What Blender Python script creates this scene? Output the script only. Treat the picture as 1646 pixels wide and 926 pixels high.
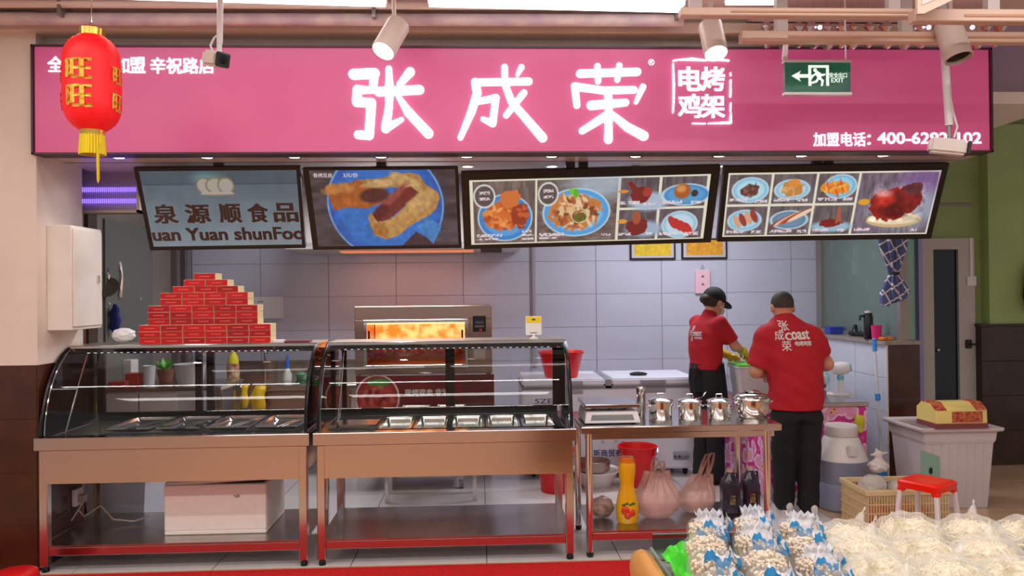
import bpy, bmesh, math, random
import numpy as np
from mathutils import Vector, Matrix
random.seed(7); RNG = np.random.default_rng(7)
for o in list(bpy.data.objects): bpy.data.objects.remove(o)
SC = bpy.context.scene; COL = SC.collection
# ------------------------------------------------------------------ camera
F_PX, CX, CY, CAM_H = 1230.0, 823.0, 463.0, 1.66
YAW, PITCH, ROLL = -math.radians(2.47), math.radians(0.37), -math.radians(0.6)
CAM_R = Matrix.Rotation(YAW, 3, 'Z') @ Matrix.Rotation(math.pi/2+PITCH, 3, 'X') @ Matrix.Rotation(ROLL, 3, 'Z')
cd = bpy.data.cameras.new('camera'); cam = bpy.data.objects.new('camera', cd); COL.objects.link(cam)
cd.sensor_fit = 'HORIZONTAL'; cd.sensor_width = 36.0; cd.lens = 36.0*F_PX/1646.0
cd.clip_start = 0.05; cd.clip_end = 100
cam.matrix_world = Matrix.Translation((0, 0, CAM_H)) @ CAM_R.to_4x4()
SC.camera = cam
def ray(px, py): return CAM_R @ Vector(((px-CX)/F_PX, -(py-CY)/F_PX, -1.0))
def at(px, py, Y):
    d = ray(px, py); return Vector((0, 0, CAM_H)) + d*(Y/d.y)
def atz(px, py, Z):
    d = ray(px, py); return Vector((0, 0, CAM_H)) + d*((Z-CAM_H)/d.z)
# ------------------------------------------------------------------ world, exposure
SC.view_settings.view_transform = 'Standard'; SC.view_settings.look = 'None'
SC.view_settings.exposure = 0.0; SC.view_settings.gamma = 1.0; SC.view_settings.use_curve_mapping = False
wd = bpy.data.worlds.new('store_surroundings'); SC.world = wd; wd.use_nodes = True
wd.node_tree.nodes['Background'].inputs[0].default_value = (1.0, 0.95, 0.92, 1)
wd.node_tree.nodes['Background'].inputs[1].default_value = 0.42
def area_light(name, loc, size, power, color, rot=(0, 0, 0)):
    l = bpy.data.lights.new(name, 'AREA'); l.shape = 'RECTANGLE'; l.size, l.size_y = size
    l.energy = power; l.color = color
    o = bpy.data.objects.new(name, l); COL.objects.link(o); o.location = loc; o.rotation_euler = rot
    return o
# ceiling panels inside the kitchen (above the screens) and the shop floor's light rows behind the viewer
area_light('kitchen_panel_light', (-0.9, 6.6, 2.83), (1.4, 0.7), 52, (0.92, 0.93, 1.0))
area_light('kitchen_panel_light', (2.0, 6.9, 2.83), (1.4, 0.7), 38, (0.90, 0.91, 1.0))
for yy, wdt, pw in ((3.0, 0.08, 20), (1.3, 0.42, 38), (-1.8, 0.14, 26)):
    for xx in (-2.95, -0.35, 2.25):
        area_light('store_row_light', (xx, yy, 3.36), (2.3, wdt), pw, (1.0, 0.955, 0.925))
# ------------------------------------------------------------------ helpers
def lin(c):
    return tuple(((v/255.0)/12.92 if v/255.0 <= 0.04045 else ((v/255.0+0.055)/1.055)**2.4) for v in c)
MATS = {}
def M(name, rgb=None, rough=0.5, metal=0.0, emit=0.0, ecol=None, noise=0.0, nscale=20.0, bump=0.0, bscale=60.0,
      alpha=1.0, trans=0.0, coat=0.0, stretch=None, rgb2=None, sss=0.0, spec=0.5):
    """procedural principled material; rgb in 0-255 sRGB"""
    if name in MATS: return MATS[name]
    m = bpy.data.materials.new(name); MATS[name] = m; m.use_nodes = True
    nt = m.node_tree; b = nt.nodes['Principled BSDF']; c = lin(rgb)
    b.inputs['Base Color'].default_value = (*c, 1); b.inputs['Roughness'].default_value = rough
    b.inputs['Metallic'].default_value = metal; b.inputs['Alpha'].default_value = alpha
    b.inputs['Transmission Weight'].default_value = trans; b.inputs['Coat Weight'].default_value = coat
    b.inputs['Specular IOR Level'].default_value = spec
    if sss: b.inputs['Subsurface Weight'].default_value = sss; b.inputs['Subsurface Scale'].default_value = 0.01
    if emit:
        b.inputs['Emission Color'].default_value = (*(lin(ecol) if ecol else c), 1); b.inputs['Emission Strength'].default_value = emit
    if noise or bump:
        tc = nt.nodes.new('ShaderNodeTexCoord'); mp = nt.nodes.new('ShaderNodeMapping'); nt.links.new(tc.outputs['Object'], mp.inputs[0])
        if stretch: mp.inputs['Scale'].default_value = stretch
        if noise:
            n = nt.nodes.new('ShaderNodeTexNoise'); n.inputs['Scale'].default_value = nscale; n.inputs['Detail'].default_value = 4
            nt.links.new(mp.outputs[0], n.inputs['Vector'])
            r = nt.nodes.new('ShaderNodeMix'); r.data_type = 'RGBA'
            c2 = lin(rgb2) if rgb2 else tuple(v*(1-noise) for v in c)
            c1 = c if rgb2 else tuple(min(1, v*(1+noise*0.5)) for v in c)
            r.inputs[6].default_value = (*c1, 1); r.inputs[7].default_value = (*c2, 1)
            rp = nt.nodes.new('ShaderNodeMapRange'); rp.inputs[1].default_value = 0.35; rp.inputs[2].default_value = 0.65
            nt.links.new(n.outputs[0], rp.inputs[0]); nt.links.new(rp.outputs[0], r.inputs[0])
            nt.links.new(r.outputs[2], b.inputs['Base Color'])
        if bump:
            n2 = nt.nodes.new('ShaderNodeTexNoise'); n2.inputs['Scale'].default_value = bscale; n2.inputs['Detail'].default_value = 3
            nt.links.new(mp.outputs[0], n2.inputs['Vector'])
            bp = nt.nodes.new('ShaderNodeBump'); bp.inputs['Strength'].default_value = bump; bp.inputs['Distance'].default_value = 0.01
            nt.links.new(n2.outputs[0], bp.inputs['Height']); nt.links.new(bp.outputs[0], b.inputs['Normal'])
    return m
def M_glass(name, tint=(235, 240, 238), ior=1.5, rough=0.0, veil=0.0, veilc=(200, 210, 205)):
    if name in MATS: return MATS[name]
    m = bpy.data.materials.new(name); MATS[name] = m; m.use_nodes = True; nt = m.node_tree
    for n in list(nt.nodes): nt.nodes.remove(n)
    out = nt.nodes.new('ShaderNodeOutputMaterial'); mix = nt.nodes.new('ShaderNodeMixShader')
    tr = nt.nodes.new('ShaderNodeBsdfTransparent'); gl = nt.nodes.new('ShaderNodeBsdfGlossy'); fr = nt.nodes.new('ShaderNodeFresnel')
    tr.inputs[0].default_value = (*lin(tint), 1); gl.inputs['Roughness'].default_value = rough; fr.inputs[0].default_value = ior
    nt.links.new(fr.outputs[0], mix.inputs[0])
    last = tr.outputs[0]
    if veil:
        df = nt.nodes.new('ShaderNodeBsdfDiffuse'); df.inputs[0].default_value = (*lin(veilc), 1)
        m2 = nt.nodes.new('ShaderNodeMixShader'); m2.inputs[0].default_value = veil
        nt.links.new(tr.outputs[0], m2.inputs[1]); nt.links.new(df.outputs[0], m2.inputs[2]); last = m2.outputs[0]
    nt.links.new(last, mix.inputs[1]); nt.links.new(gl.outputs[0], mix.inputs[2]); nt.links.new(mix.outputs[0], out.inputs[0])
    return m
def M_vcol(name, emit=1.0, rough=0.3, diffuse=False):
    """material coloured by the mesh's own 'print' colour attribute (screens and printed surfaces)"""
    if name in MATS: return MATS[name]
    m = bpy.data.materials.new(name); MATS[name] = m; m.use_nodes = True; nt = m.node_tree; b = nt.nodes['Principled BSDF']
    a = nt.nodes.new('ShaderNodeVertexColor'); a.layer_name = 'print'
    b.inputs['Roughness'].default_value = rough
    if diffuse: nt.links.new(a.outputs[0], b.inputs['Base Color'])
    else:
        b.inputs['Base Color'].default_value = (0.01, 0.01, 0.01, 1)
        nt.links.new(a.outputs[0], b.inputs['Emission Color']); b.inputs['Emission Strength'].default_value = emit
    return m
def tag(o, label=None, cat=None, group=None, kind=None):
    if label: o['label'] = label
    if cat: o['category'] = cat
    if group: o['group'] = group
    if kind: o['kind'] = kind
    return o
def thing(name, loc, label, cat, group=None, rz=0.0):
    o = bpy.data.objects.new(name, None); COL.objects.link(o); o.empty_display_size = 0.05
    o.location = loc; o.rotation_euler = (0, 0, rz); return tag(o, label, cat, group)
def root_loc(p):
    while p.parent: p = p.parent
    return Vector(p.location)
def dup(root, loc=None, rz=None, label=None, group=None, scale=None):
    r = root.copy(); COL.objects.link(r)
    if loc is not None: r.location = loc
    if rz is not None: r.rotation_euler = (r.rotation_euler[0], r.rotation_euler[1], rz)
    if scale is not None: r.scale = scale
    if label: r['label'] = label
    if group: r['group'] = group
    for ch in list(root.children):
        c = ch.copy(); COL.objects.link(c); c.parent = r
        for g in list(ch.children):
            d = g.copy(); COL.objects.link(d); d.parent = c
    return r
class MB:
    def __init__(s): s.v = []; s.f = []; s.m = []; s.mi = 0
    def add(s, vs, fs):
        o = len(s.v); s.v += [tuple(v) for v in vs]; s.f += [tuple(i+o for i in f) for f in fs]; s.m += [s.mi]*len(fs); return s
    def box(s, x0, x1, y0, y1, z0, z1):
        return s.add([(x, y, z) for z in (z0, z1) for y in (y0, y1) for x in (x0, x1)],
                     [(0, 2, 3, 1), (4, 5, 7, 6), (0, 1, 5, 4), (2, 6, 7, 3), (0, 4, 6, 2), (1, 3, 7, 5)])
    def obox(s, c, sx, sy, sz, mat):
        c = Vector(c); vs = [c + mat @ Vector((x*sx/2, y*sy/2, z*sz/2)) for z in (-1, 1) for y in (-1, 1) for x in (-1, 1)]
        return s.add(vs, [(0, 2, 3, 1), (4, 5, 7, 6), (0, 1, 5, 4), (2, 6, 7, 3), (0, 4, 6, 2), (1, 3, 7, 5)])
    def tube(s, path, r, n=8, caps=True, closed=False, flat=1.0):
        P = [Vector(p) for p in path]; k = len(P); rs = r if isinstance(r, (list, tuple)) else [r]*k
        vs = []; prev = None
        for i in range(k):
            if closed: t = P[(i+1) % k]-P[i-1]
            else: t = P[min(i+1, k-1)]-P[max(i-1, 0)]
            t = t.normalized() if t.length > 1e-9 else Vector((0, 0, 1))
            if prev is None:
                a = Vector((0, 0, 1)) if abs(t.z) < 0.9 else Vector((1, 0, 0)); u = t.cross(a).normalized()
            else: u = (prev - t*prev.dot(t)).normalized()
            prev = u; w = t.cross(u)
            for j in range(n):
                an = 2*math.pi*j/n; vs.append(P[i] + (u*math.cos(an) + w*math.sin(an)*flat)*rs[i])
        fs = []
        for i in range(k if closed else k-1):
            for j in range(n):
                a, b = i*n+j, i*n+(j+1) % n; i2 = (i+1) % k
                fs.append((a, b, i2*n+(j+1) % n, i2*n+j))
        if caps and not closed: fs += [tuple(range(n-1, -1, -1)), tuple((k-1)*n+j for j in range(n))]
        return s.add(vs, fs)
    def cyl(s, p0, p1, r0, r1=None, n=16, caps=True): return s.tube([p0, p1], [r0, r0 if r1 is None else r1], n, caps)
    def lathe(s, prof, c=(0, 0, 0), n=24, rot=None, sx=1.0, sy=1.0):
        vs = []; c = Vector(c)
        for r, z in prof:
            for j in range(n):
                a = 2*math.pi*j/n; p = Vector((r*math.cos(a)*sx, r*math.sin(a)*sy, z)); vs.append(c + (rot @ p if rot else p))
        fs = []
        for i in range(len(prof)-1):
            for j in range(n): fs.append((i*n+j, i*n+(j+1) % n, (i+1)*n+(j+1) % n, (i+1)*n+j))
        if prof[0][0] > 1e-5: fs.append(tuple(range(n-1, -1, -1)))
        if prof[-1][0] > 1e-5: fs.append(tuple((len(prof)-1)*n+j for j in range(n)))
        return s.add(vs, fs)
    def loop_rings(s, rings, cap=True):
        n = len(rings[0]); vs = [p for r in rings for p in r]; fs = []
        for i in range(len(rings)-1):
            for j in range(n): fs.append((i*n+j, i*n+(j+1) % n, (i+1)*n+(j+1) % n, (i+1)*n+j))
        if cap: fs += [tuple(range(n-1, -1, -1)), tuple((len(rings)-1)*n+j for j in range(n))]
        return s.add(vs, fs)
    def prism(s, poly, o, u, v, w):
        """poly in (u,v) coords, extruded along vector w"""
        o, u, v, w = Vector(o), Vector(u), Vector(v), Vector(w); n = len(poly)
        a = [o+u*p[0]+v*p[1] for p in poly]; b = [p+w for p in a]
        fs = [tuple(range(n-1, -1, -1)), tuple(range(n, 2*n))] + [(i, (i+1) % n, n+(i+1) % n, n+i) for i in range(n)]
        return s.add(a+b, fs)
    def ball(s, c, r, nu=10, nv=7):
        r = r if isinstance(r, (list, tuple)) else (r, r, r); c = Vector(c); vs = []; fs = []
        for i in range(1, nv):
            th = math.pi*i/nv
            for j in range(nu):
                a = 2*math.pi*j/nu; vs.append(c+Vector((r[0]*math.sin(th)*math.cos(a), r[1]*math.sin(th)*math.sin(a), -r[2]*math.cos(th))))
        vs += [c-Vector((0, 0, r[2])), c+Vector((0, 0, r[2]))]; k = (nv-1)*nu
        for i in range(nv-2):
            for j in range(nu): fs.append((i*nu+j, i*nu+(j+1) % nu, (i+1)*nu+(j+1) % nu, (i+1)*nu+j))
        for j in range(nu): fs += [(k, (j+1) % nu, j), (k+1, (nv-2)*nu+j, (nv-2)*nu+(j+1) % nu)]
        return s.add(vs, fs)
    def capsule_stroke(s, pts, r, o, u, v, w, seg=8):
        """flat brush stroke with round ends: pts in (u,v), radius or list, extruded along w"""
        rs = r if isinstance(r, (list, tuple)) else [r]*len(pts)
        for (p, q, ra, rb) in zip(pts[:-1], pts[1:], rs[:-1], rs[1:]):
            an = math.atan2(q[1]-p[1], q[0]-p[0]); poly = []
            for i in range(seg+1): a = an+math.pi/2+math.pi*i/seg; poly.append((p[0]+ra*math.cos(a), p[1]+ra*math.sin(a)))
            for i in range(seg+1): a = an-math.pi/2+math.pi*i/seg; poly.append((q[0]+rb*math.cos(a), q[1]+rb*math.sin(a)))
            s.prism(poly, o, u, v, w)
        return s
    def mesh(s, name, off=(0, 0, 0), bevel=0.0, angle=35.0, seg=1):
        me = bpy.data.meshes.new(name); o = Vector(off)
        me.from_pydata([tuple(Vector(v)-o) for v in s.v], [], s.f)
        if any(s.m): me.polygons.foreach_set('material_index', s.m)
        bm = bmesh.new(); bm.from_mesh(me); bmesh.ops.recalc_face_normals(bm, faces=bm.faces)
        if bevel:
            es = [e for e in bm.edges if len(e.link_faces) == 2 and e.calc_face_angle(0) > 0.5]
            bmesh.ops.bevel(bm, geom=es, offset=bevel, segments=seg, affect='EDGES', clamp_overlap=True)
        bm.to_mesh(me); bm.free()
        if angle:
            me.polygons.foreach_set('use_smooth', [True]*len(me.polygons)); me.set_sharp_from_angle(angle=math.radians(angle))
        return me
    def build(s, name, mat, parent=None, world=True, bevel=0.0, angle=35.0, seg=1, loc=None):
        """world=True: vertices are world coordinates (parents unrotated)"""
        if parent is not None: off = root_loc(parent) if world else (0, 0, 0)
        elif loc is not None: off = loc
        else:
            a = np.array(s.v); off = ((a[:, 0].min()+a[:, 0].max())/2, (a[:, 1].min()+a[:, 1].max())/2, a[:, 2].min())
        return link(name, s.mesh(name, off, bevel, angle, seg), mat, parent, off if parent is None else (0, 0, 0))
def link(name, me, mat, parent=None, loc=(0, 0, 0)):
    for m in (mat if isinstance(mat, (list, tuple)) else [mat]): me.materials.append(m)
    o = bpy.data.objects.new(name, me); COL.objects.link(o); o.location = loc
    if parent is not None: o.parent = parent
    return o
def struct(o): o['kind'] = 'structure'; return o
XA, YA, ZA = Vector((1, 0, 0)), Vector((0, 1, 0)), Vector((0, 0, 1))
TEXT_CACHE = {}
def text_geo(body, bold=0.0, spacing=1.0):
    key = (body, bold, spacing)
    if key not in TEXT_CACHE:
        cu = bpy.data.curves.new('lettering', 'FONT'); cu.body = body; cu.size = 1.0; cu.offset = bold; cu.resolution_u = 3; cu.space_character = spacing
        ob = bpy.data.objects.new('lettering', cu); me = ob.to_mesh()
        vs = np.array([v.co[:2] for v in me.vertices]) if len(me.vertices) else np.zeros((0, 2)); fs = [tuple(p.vertices) for p in me.polygons]
        ob.to_mesh_clear(); bpy.data.objects.remove(ob); bpy.data.curves.remove(cu); TEXT_CACHE[key] = (vs, fs)
    return TEXT_CACHE[key]
def text(body, name, mat, parent, o, u, v, w, h, bold=0.0, lift=0.0015, world=True, proj=None, spacing=1.0):
    """lettering fitted in a w x h box whose lower left corner is o, along unit vectors u, v"""
    vs, fs = text_geo(body, 0.0, spacing); lo, hi = vs.min(0), vs.max(0)
    n = Vector(u).cross(Vector(v)).normalized(); mb = MB(); P = []; sw = w/(hi[0]-lo[0]); sh = h/(hi[1]-lo[1]); k = 0
    for dx, dy in (((0, 0),) if bold <= 0 else [(a*bold, b*bold*0.6) for a in (-1, -0.33, 0.33, 1) for b in (-1, 0, 1)]):
        P = []; k += 1
        for p in vs:
            q = Vector(o)+Vector(u)*((p[0]-lo[0]+dx)*sw)+Vector(v)*((p[1]-lo[1]+dy)*sh)+n*(lift+0.00004*k)
            P.append(proj(q) if proj else q)
        mb.add(P, fs)
    off = root_loc(parent) if world else (0, 0, 0)
    me = bpy.data.meshes.new(name); me.from_pydata([tuple(Vector(q)-Vector(off)) for q in mb.v], [], mb.f)
    return link(name, me, mat, parent)
# ---- implicit surfaces (bodies, bags, cloth): smooth unions meshed by surface nets
def smin(a, b, k): h = np.clip(0.5+0.5*(b-a)/k, 0, 1); return b*(1-h)+a*h-k*h*(1-h)
def sd_cap(P, a, b, ra, rb=None):
    a, b = np.array(a, float), np.array(b, float); rb = ra if rb is None else rb
    ab = b-a; t = np.clip(((P-a)@ab)/max(ab@ab, 1e-12), 0, 1)
    return np.linalg.norm(P-a-t[..., None]*ab, axis=-1)-(ra+(rb-ra)*t)
def sd_ell(P, c, r):
    r = np.array(r, float); q = (P-np.array(c, float)); k0 = np.linalg.norm(q/r, axis=-1); k1 = np.linalg.norm(q/(r*r), axis=-1)
    return k0*(k0-1)/np.maximum(k1, 1e-9)
def sd_loft(P, secs, axis=2):
    """stack of elliptical sections (z, cx, cy, rx, ry)"""
    S = np.array(secs, float); z = P[..., 2]; f = lambda i: np.interp(z, S[:, 0], S[:, i])
    rx, ry = f(3), f(4); q = np.sqrt(((P[..., 0]-f(1))/rx)**2+((P[..., 1]-f(2))/ry)**2)
    d = (q-1)*np.minimum(rx, ry); return np.maximum(d, np.maximum(S[0, 0]-z, z-S[-1, 0]))
def surfnet(fn, lo, hi, h):
    lo = np.array(lo, float); n = np.ceil((np.array(hi)-lo)/h).astype(int)+1
    ax = [lo[i]+h*np.arange(n[i]) for i in range(3)]
    P = np.stack(np.meshgrid(*ax, indexing='ij'), -1); D = fn(P); I = D < 0
    cs = [(i, j, k) for i in (0, 1) for j in (0, 1) for k in (0, 1)]
    sl = lambda A, c: A[c[0]:n[0]-1+c[0], c[1]:n[1]-1+c[1], c[2]:n[2]-1+c[2]]
    cnt = sum(sl(I, c).astype(int) for c in cs); act = (cnt > 0) & (cnt < 8); idx = np.argwhere(act)
    vid = -np.ones(act.shape, int); vid[act] = np.arange(len(idx))
    acc = np.zeros((len(idx), 3)); num = np.zeros(len(idx))
    for a in cs:
        for d in range(3):
            if a[d]: continue
            b = list(a); b[d] = 1; b = tuple(b)
            da = sl(D, a)[act]; db = sl(D, b)[act]; m = (da < 0) != (db < 0)
            t = np.where(m, da/np.where(m, da-db, 1), 0); p = np.array(a, float)[None]+np.zeros((len(idx), 3)); p[:, d] += t
            acc += p*m[:, None]; num += m
    V = lo+h*(idx+acc/num[:, None]); fs = []
    for d in range(3):
        e1, e2 = (d+1) % 3, (d+2) % 3
        s0 = [slice(1, n[i]-1) for i in range(3)]; s0[d] = slice(0, n[d]-1); s1 = list(s0); s1[d] = slice(1, n[d])
        A = I[tuple(s0)]; B = I[tuple(s1)]; ch = np.argwhere(A != B); base = ch.copy(); base[:, e1] += 1; base[:, e2] += 1
        q = []
        for (o1, o2) in ((-1, -1), (0, -1), (0, 0), (-1, 0)):
            c = base.copy(); c[:, e1] += o1; c[:, e2] += o2; q.append(vid[c[:, 0], c[:, 1], c[:, 2]])
        q = np.stack(q, 1); ins = A[tuple(ch.T)]; q[~ins] = q[~ins][:, ::-1]; fs.append(q)
    Fq = np.concatenate(fs); return V, Fq[(Fq >= 0).all(1)]
def sdf_obj(name, fn, lo, hi, h, mat, parent=None, smooth=True, relax=1):
    V, Q = surfnet(fn, lo, hi, h)
    me = bpy.data.meshes.new(name); me.vertices.add(len(V)); me.vertices.foreach_set('co', V.ravel())
    me.loops.add(Q.size); me.loops.foreach_set('vertex_index', Q.ravel()); me.polygons.add(len(Q))
    me.polygons.foreach_set('loop_start', np.arange(0, Q.size, 4)); me.update(calc_edges=True); me.validate()
    if smooth: me.polygons.foreach_set('use_smooth', [True]*len(me.polygons))
    return link(name, me, mat, parent)
# ---- little painter for printed pictures: colours kept on the vertices of a fine flat grid
def vnoise(X, Y, s, seed=0):
    r = np.random.default_rng(seed); T = r.random((64, 64)); x = X*s; y = Y*s; i = np.floor(x).astype(int); j = np.floor(y).astype(int)
    u = x-i; v = y-j; u = u*u*(3-2*u); v = v*v*(3-2*v); g = lambda a, b: T[a % 64, b % 64]
    return (g(i, j)*(1-u)+g(i+1, j)*u)*(1-v)+(g(i, j+1)*(1-u)+g(i+1, j+1)*u)*v
class Paint:
    """canvas w x h units (picture pixels, y down)"""
    def __init__(s, w, h, step=1.0, base=(0, 0, 0)):
        s.w, s.h = w, h; s.nx, s.ny = int(w/step)+1, int(h/step)+1
        s.X, s.Y = np.meshgrid(np.linspace(0, w, s.nx), np.linspace(0, h, s.ny)); s.C = np.ones((s.ny, s.nx, 3))*np.array(base)
    def put(s, mask, col): s.C = s.C*(1-mask[..., None])+np.asarray(col, float)*mask[..., None]; return s
    def ell(s, cx, cy, rx, ry, col, rot=0.0, soft=1.0, amt=1.0, rough=0.0, seed=1):
        c, n = math.cos(rot), math.sin(rot); dx, dy = s.X-cx, s.Y-cy; a, b = (dx*c+dy*n)/rx, (-dx*n+dy*c)/ry
        q = np.sqrt(a*a+b*b)
        if rough: q = q+rough*(vnoise(s.X, s.Y, 0.18, seed)-0.5)
        return s.put(np.clip((1-q)*min(rx, ry)/soft+0.5, 0, 1)*amt, col)
    def ring(s, cx, cy, rx, ry, t, col, amt=1.0):
        q = np.sqrt(((s.X-cx)/rx)**2+((s.Y-cy)/ry)**2); return s.put(np.clip(1.0-np.abs(q-1)*min(rx, ry)/t, 0, 1)*amt, col)
    def rect(s, x0, y0, x1, y1, col, amt=1.0):
        m = ((s.X >= x0) & (s.X <= x1) & (s.Y >= y0) & (s.Y <= y1)).astype(float)*amt; return s.put(m, col)
    def poly(s, pts, col, amt=1.0, clip=None):
        ins = np.zeros(s.X.shape, bool); n = len(pts)
        for i in range(n):
            (x0, y0), (x1, y1) = pts[i], pts[(i+1) % n]
            if y0 == y1: continue
            c = ((y0 > s.Y) != (y1 > s.Y)) & (s.X < (x1-x0)*(s.Y-y0)/(y1-y0)+x0); ins ^= c
        return s.put(ins.astype(float)*amt, col)
    def mottle(s, mask_box, amt, sc, seed=3, stretch=(1, 1)):
        x0, y0, x1, y1 = mask_box; m = (s.X >= x0) & (s.X <= x1) & (s.Y >= y0) & (s.Y <= y1)
        nz = vnoise(s.X*stretch[0], s.Y*stretch[1], sc, seed)*0.6+vnoise(s.X*stretch[0], s.Y*stretch[1], sc*2.3, seed+1)*0.4
        s.C = np.where(m[..., None], s.C*(1+amt*(nz[..., None]-0.5)*2), s.C); return s
    def fakeline(s, x0, y, w, h, col=(235, 215, 220), seed=5):
        """unreadably small print: a ragged line of specks"""
        m = (s.X >= x0) & (s.X <= x0+w) & (s.Y >= y) & (s.Y <= y+h); nz = vnoise(s.X, s.Y, 0.55, seed)
        return s.put((m & (nz > 0.38)).astype(float)*0.9, np.array(col)/255.0)
    def obj(s, name, mat, parent, fn):
        """fn(x fraction, y fraction from top) -> world position arrays"""
        fx, fy = (s.X/s.w).ravel(), (s.Y/s.h).ravel(); V = fn(fx, fy)-np.array(root_loc(parent))
        i = np.arange(s.nx*s.ny).reshape(s.ny, s.nx); Q = np.stack([i[:-1, :-1], i[1:, :-1], i[1:, 1:], i[:-1, 1:]], -1).reshape(-1, 4)
        me = bpy.data.meshes.new(name); me.vertices.add(len(V)); me.vertices.foreach_set('co', V.ravel())
        me.loops.add(Q.size); me.loops.foreach_set('vertex_index', Q.ravel()); me.polygons.add(len(Q))
        me.polygons.foreach_set('loop_start', np.arange(0, Q.size, 4)); me.update(calc_edges=True)
        c = np.clip(s.C, 0, 1).reshape(-1, 3); c = np.where(c <= 0.04045, c/12.92, ((c+0.055)/1.055)**2.4)
        ca = me.color_attributes.new('print', 'FLOAT_COLOR', 'POINT'); ca.data.foreach_set('color', np.concatenate([c, np.ones((len(c), 1))], 1).ravel().astype(np.float32))
        return link(name, me, mat, parent)
def bilerp(p00, p10, p01, p11):
    a, b, c, d = [np.array(p, float) for p in (p00, p10, p01, p11)]
    return lambda x, y: (a*((1-x)*(1-y))[:, None]+b*(x*(1-y))[:, None]+c*((1-x)*y)[:, None]+d*(x*y)[:, None])
# ------------------------------------------------------------------ materials
STEEL = M('brushed_steel', (205, 200, 196), 0.17, 1.0, bump=0.02, bscale=8, stretch=(1, 1, 14))
STEEL_D = M('steel_sheet', (190, 186, 184), 0.24, 1.0, noise=0.12, nscale=5)
CHROME = M('polished_steel', (222, 220, 218), 0.08, 1.0)
BLACK = M('black_plastic', (18, 18, 20), 0.35)
BLACKM = M('black_metal', (22, 22, 22), 0.3, 0.3)
WHITE = M('white_paint', (228, 222, 214), 0.5, noise=0.05, nscale=6)
WHITEP = M('white_plastic', (222, 220, 224), 0.35)
WARMW = M('warm_plaster', (226, 212, 200), 0.7, noise=0.06, nscale=3)
GREYM = M('grey_metal', (140, 136, 134), 0.35, 0.6)
LAMP = M('lamp_glow', (255, 250, 240), 0.5, emit=6.0)
STRIP = M('strip_glow', (255, 252, 250), 0.5, emit=5.0)
WLET = M('white_lit_letters', (255, 255, 255), 0.5, emit=1.6)
GLASS = M_glass('clear_glass', (228, 234, 232), 1.52)
RED = M('red_plastic', (214, 16, 20), 0.35)
# ------------------------------------------------------------------ floor
fl = struct(MB().box(-6, 7, -4, 10, -0.12, -0.006).build('floor', M('floor_grout', (150, 138, 128), 0.6)))
T = 0.834; X0 = -0.803
TILE_K = M('kitchen_floor_tile', (214, 208, 206), 0.16, noise=0.08, nscale=2.2)
TILE_S = M('shop_floor_tile', (205, 172, 138), 0.14, noise=0.12, nscale=2.0)
tm = {}
for key, mt in (('k', TILE_K), ('s', TILE_S)):
    me = MB().box(-T/2+0.003, T/2-0.003, -T/2+0.003, T/2-0.003, -0.006, 0).mesh('floor_tile', bevel=0.0015, angle=0); me.materials.append(mt); tm[key] = me
for i in range(-5, 8):
    for j in range(-1, 7):
        x = X0+T*(i+0.5); y = 3.92+T*(j+0.5)-0.02
        if y > 9.2: continue
        k = 's' if (x > 2.4 or y < 4.6) else 'k'
        o = bpy.data.objects.new('floor_tile', tm[k]); COL.objects.link(o); o.parent = fl; o.location = Vector((x, y, 0))-Vector(fl.location)
struct(MB().box(-6, 7, -4, 3.05, -0.006, 0).build('floor_shop', M('shop_floor', (204, 136, 82), 0.25, noise=0.15, nscale=1.2)))
tag(MB().box(-4.2, 2.7, 3.82, 4.685, 0.0, 0.008).build('carpet_runner', M('red_carpet', (196, 4, 8), 0.95, noise=0.15, nscale=40, bump=0.3, bscale=300)),
    'long red carpet runner laid along the front of the stall', 'carpet')
# ------------------------------------------------------------------ back wall with tiles
YB = 8.1
wb = struct(MB().box(-3.3, 3.8, YB+0.008, YB+0.15, 0, 2.95).build('wall_back', M('wall_grout', (160, 156, 164), 0.8)))
me = MB().box(-0.3495, 0.3495, 0, 0.008, -0.1735, 0.1735).mesh('wall_tile', bevel=0.0015, angle=0); me.materials.append(M('wall_tile_glaze', (198, 200, 216), 0.14, noise=0.03, nscale=3))
for i in range(-7, 5):
    for j in range(-4, 5):
        x = 1.245+0.705*(i+0.5); z = 1.29+0.35*(j+0.5)
        if x > 3.75 or x < -3.3: continue
        o = bpy.data.objects.new('wall_tile', me); COL.objects.link(o); o.parent = wb; o.location = Vector((x, YB, z))-Vector(wb.location)
# left side wall and pillar
wl = struct(MB().box(-3.2, -3.05, 5.3, 8.1, 0, 2.95).build('wall_left', M('left_wall_paint', (128, 118, 110), 0.6, noise=0.1, nscale=3)))
pl = struct(MB().box(-4.3, -2.68, 4.765, 5.3, 1.252, 3.4).build('wall_pillar', WARMW))
struct(MB().box(-4.3, -2.69, 4.775, 5.3, 0, 1.252).build('wall_pillar_core', M('pillar_grout', (172, 130, 96), 0.8)))
pb = bpy.data.objects['wall_pillar_core']
PT = M('brown_pillar_tile', (78, 42, 26), 0.2, noise=0.25, nscale=5, rgb2=(62, 32, 20))
for zi, (z0, z1) in enumerate(((-0.045, 0.278), (0.282, 0.597), (0.601, 0.923), (0.927, 1.25))):
    for x0, x1 in ((-4.3, -3.72), (-3.715, -3.135), (-3.13, -2.688)):
        MB().box(x0, x1, 4.765, 4.775, max(z0, 0), z1).build('pillar_tile', PT, pb, bevel=0.0015, angle=0)
    MB().box(-2.69, -2.68, 4.77, 5.03, max(z0, 0), z1).build('pillar_tile', PT, pb, bevel=0.0015, angle=0)
    MB().box(-2.69, -2.68, 5.034, 5.3, max(z0, 0), z1).build('pillar_tile', PT, pb, bevel=0.0015, angle=0)
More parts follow.
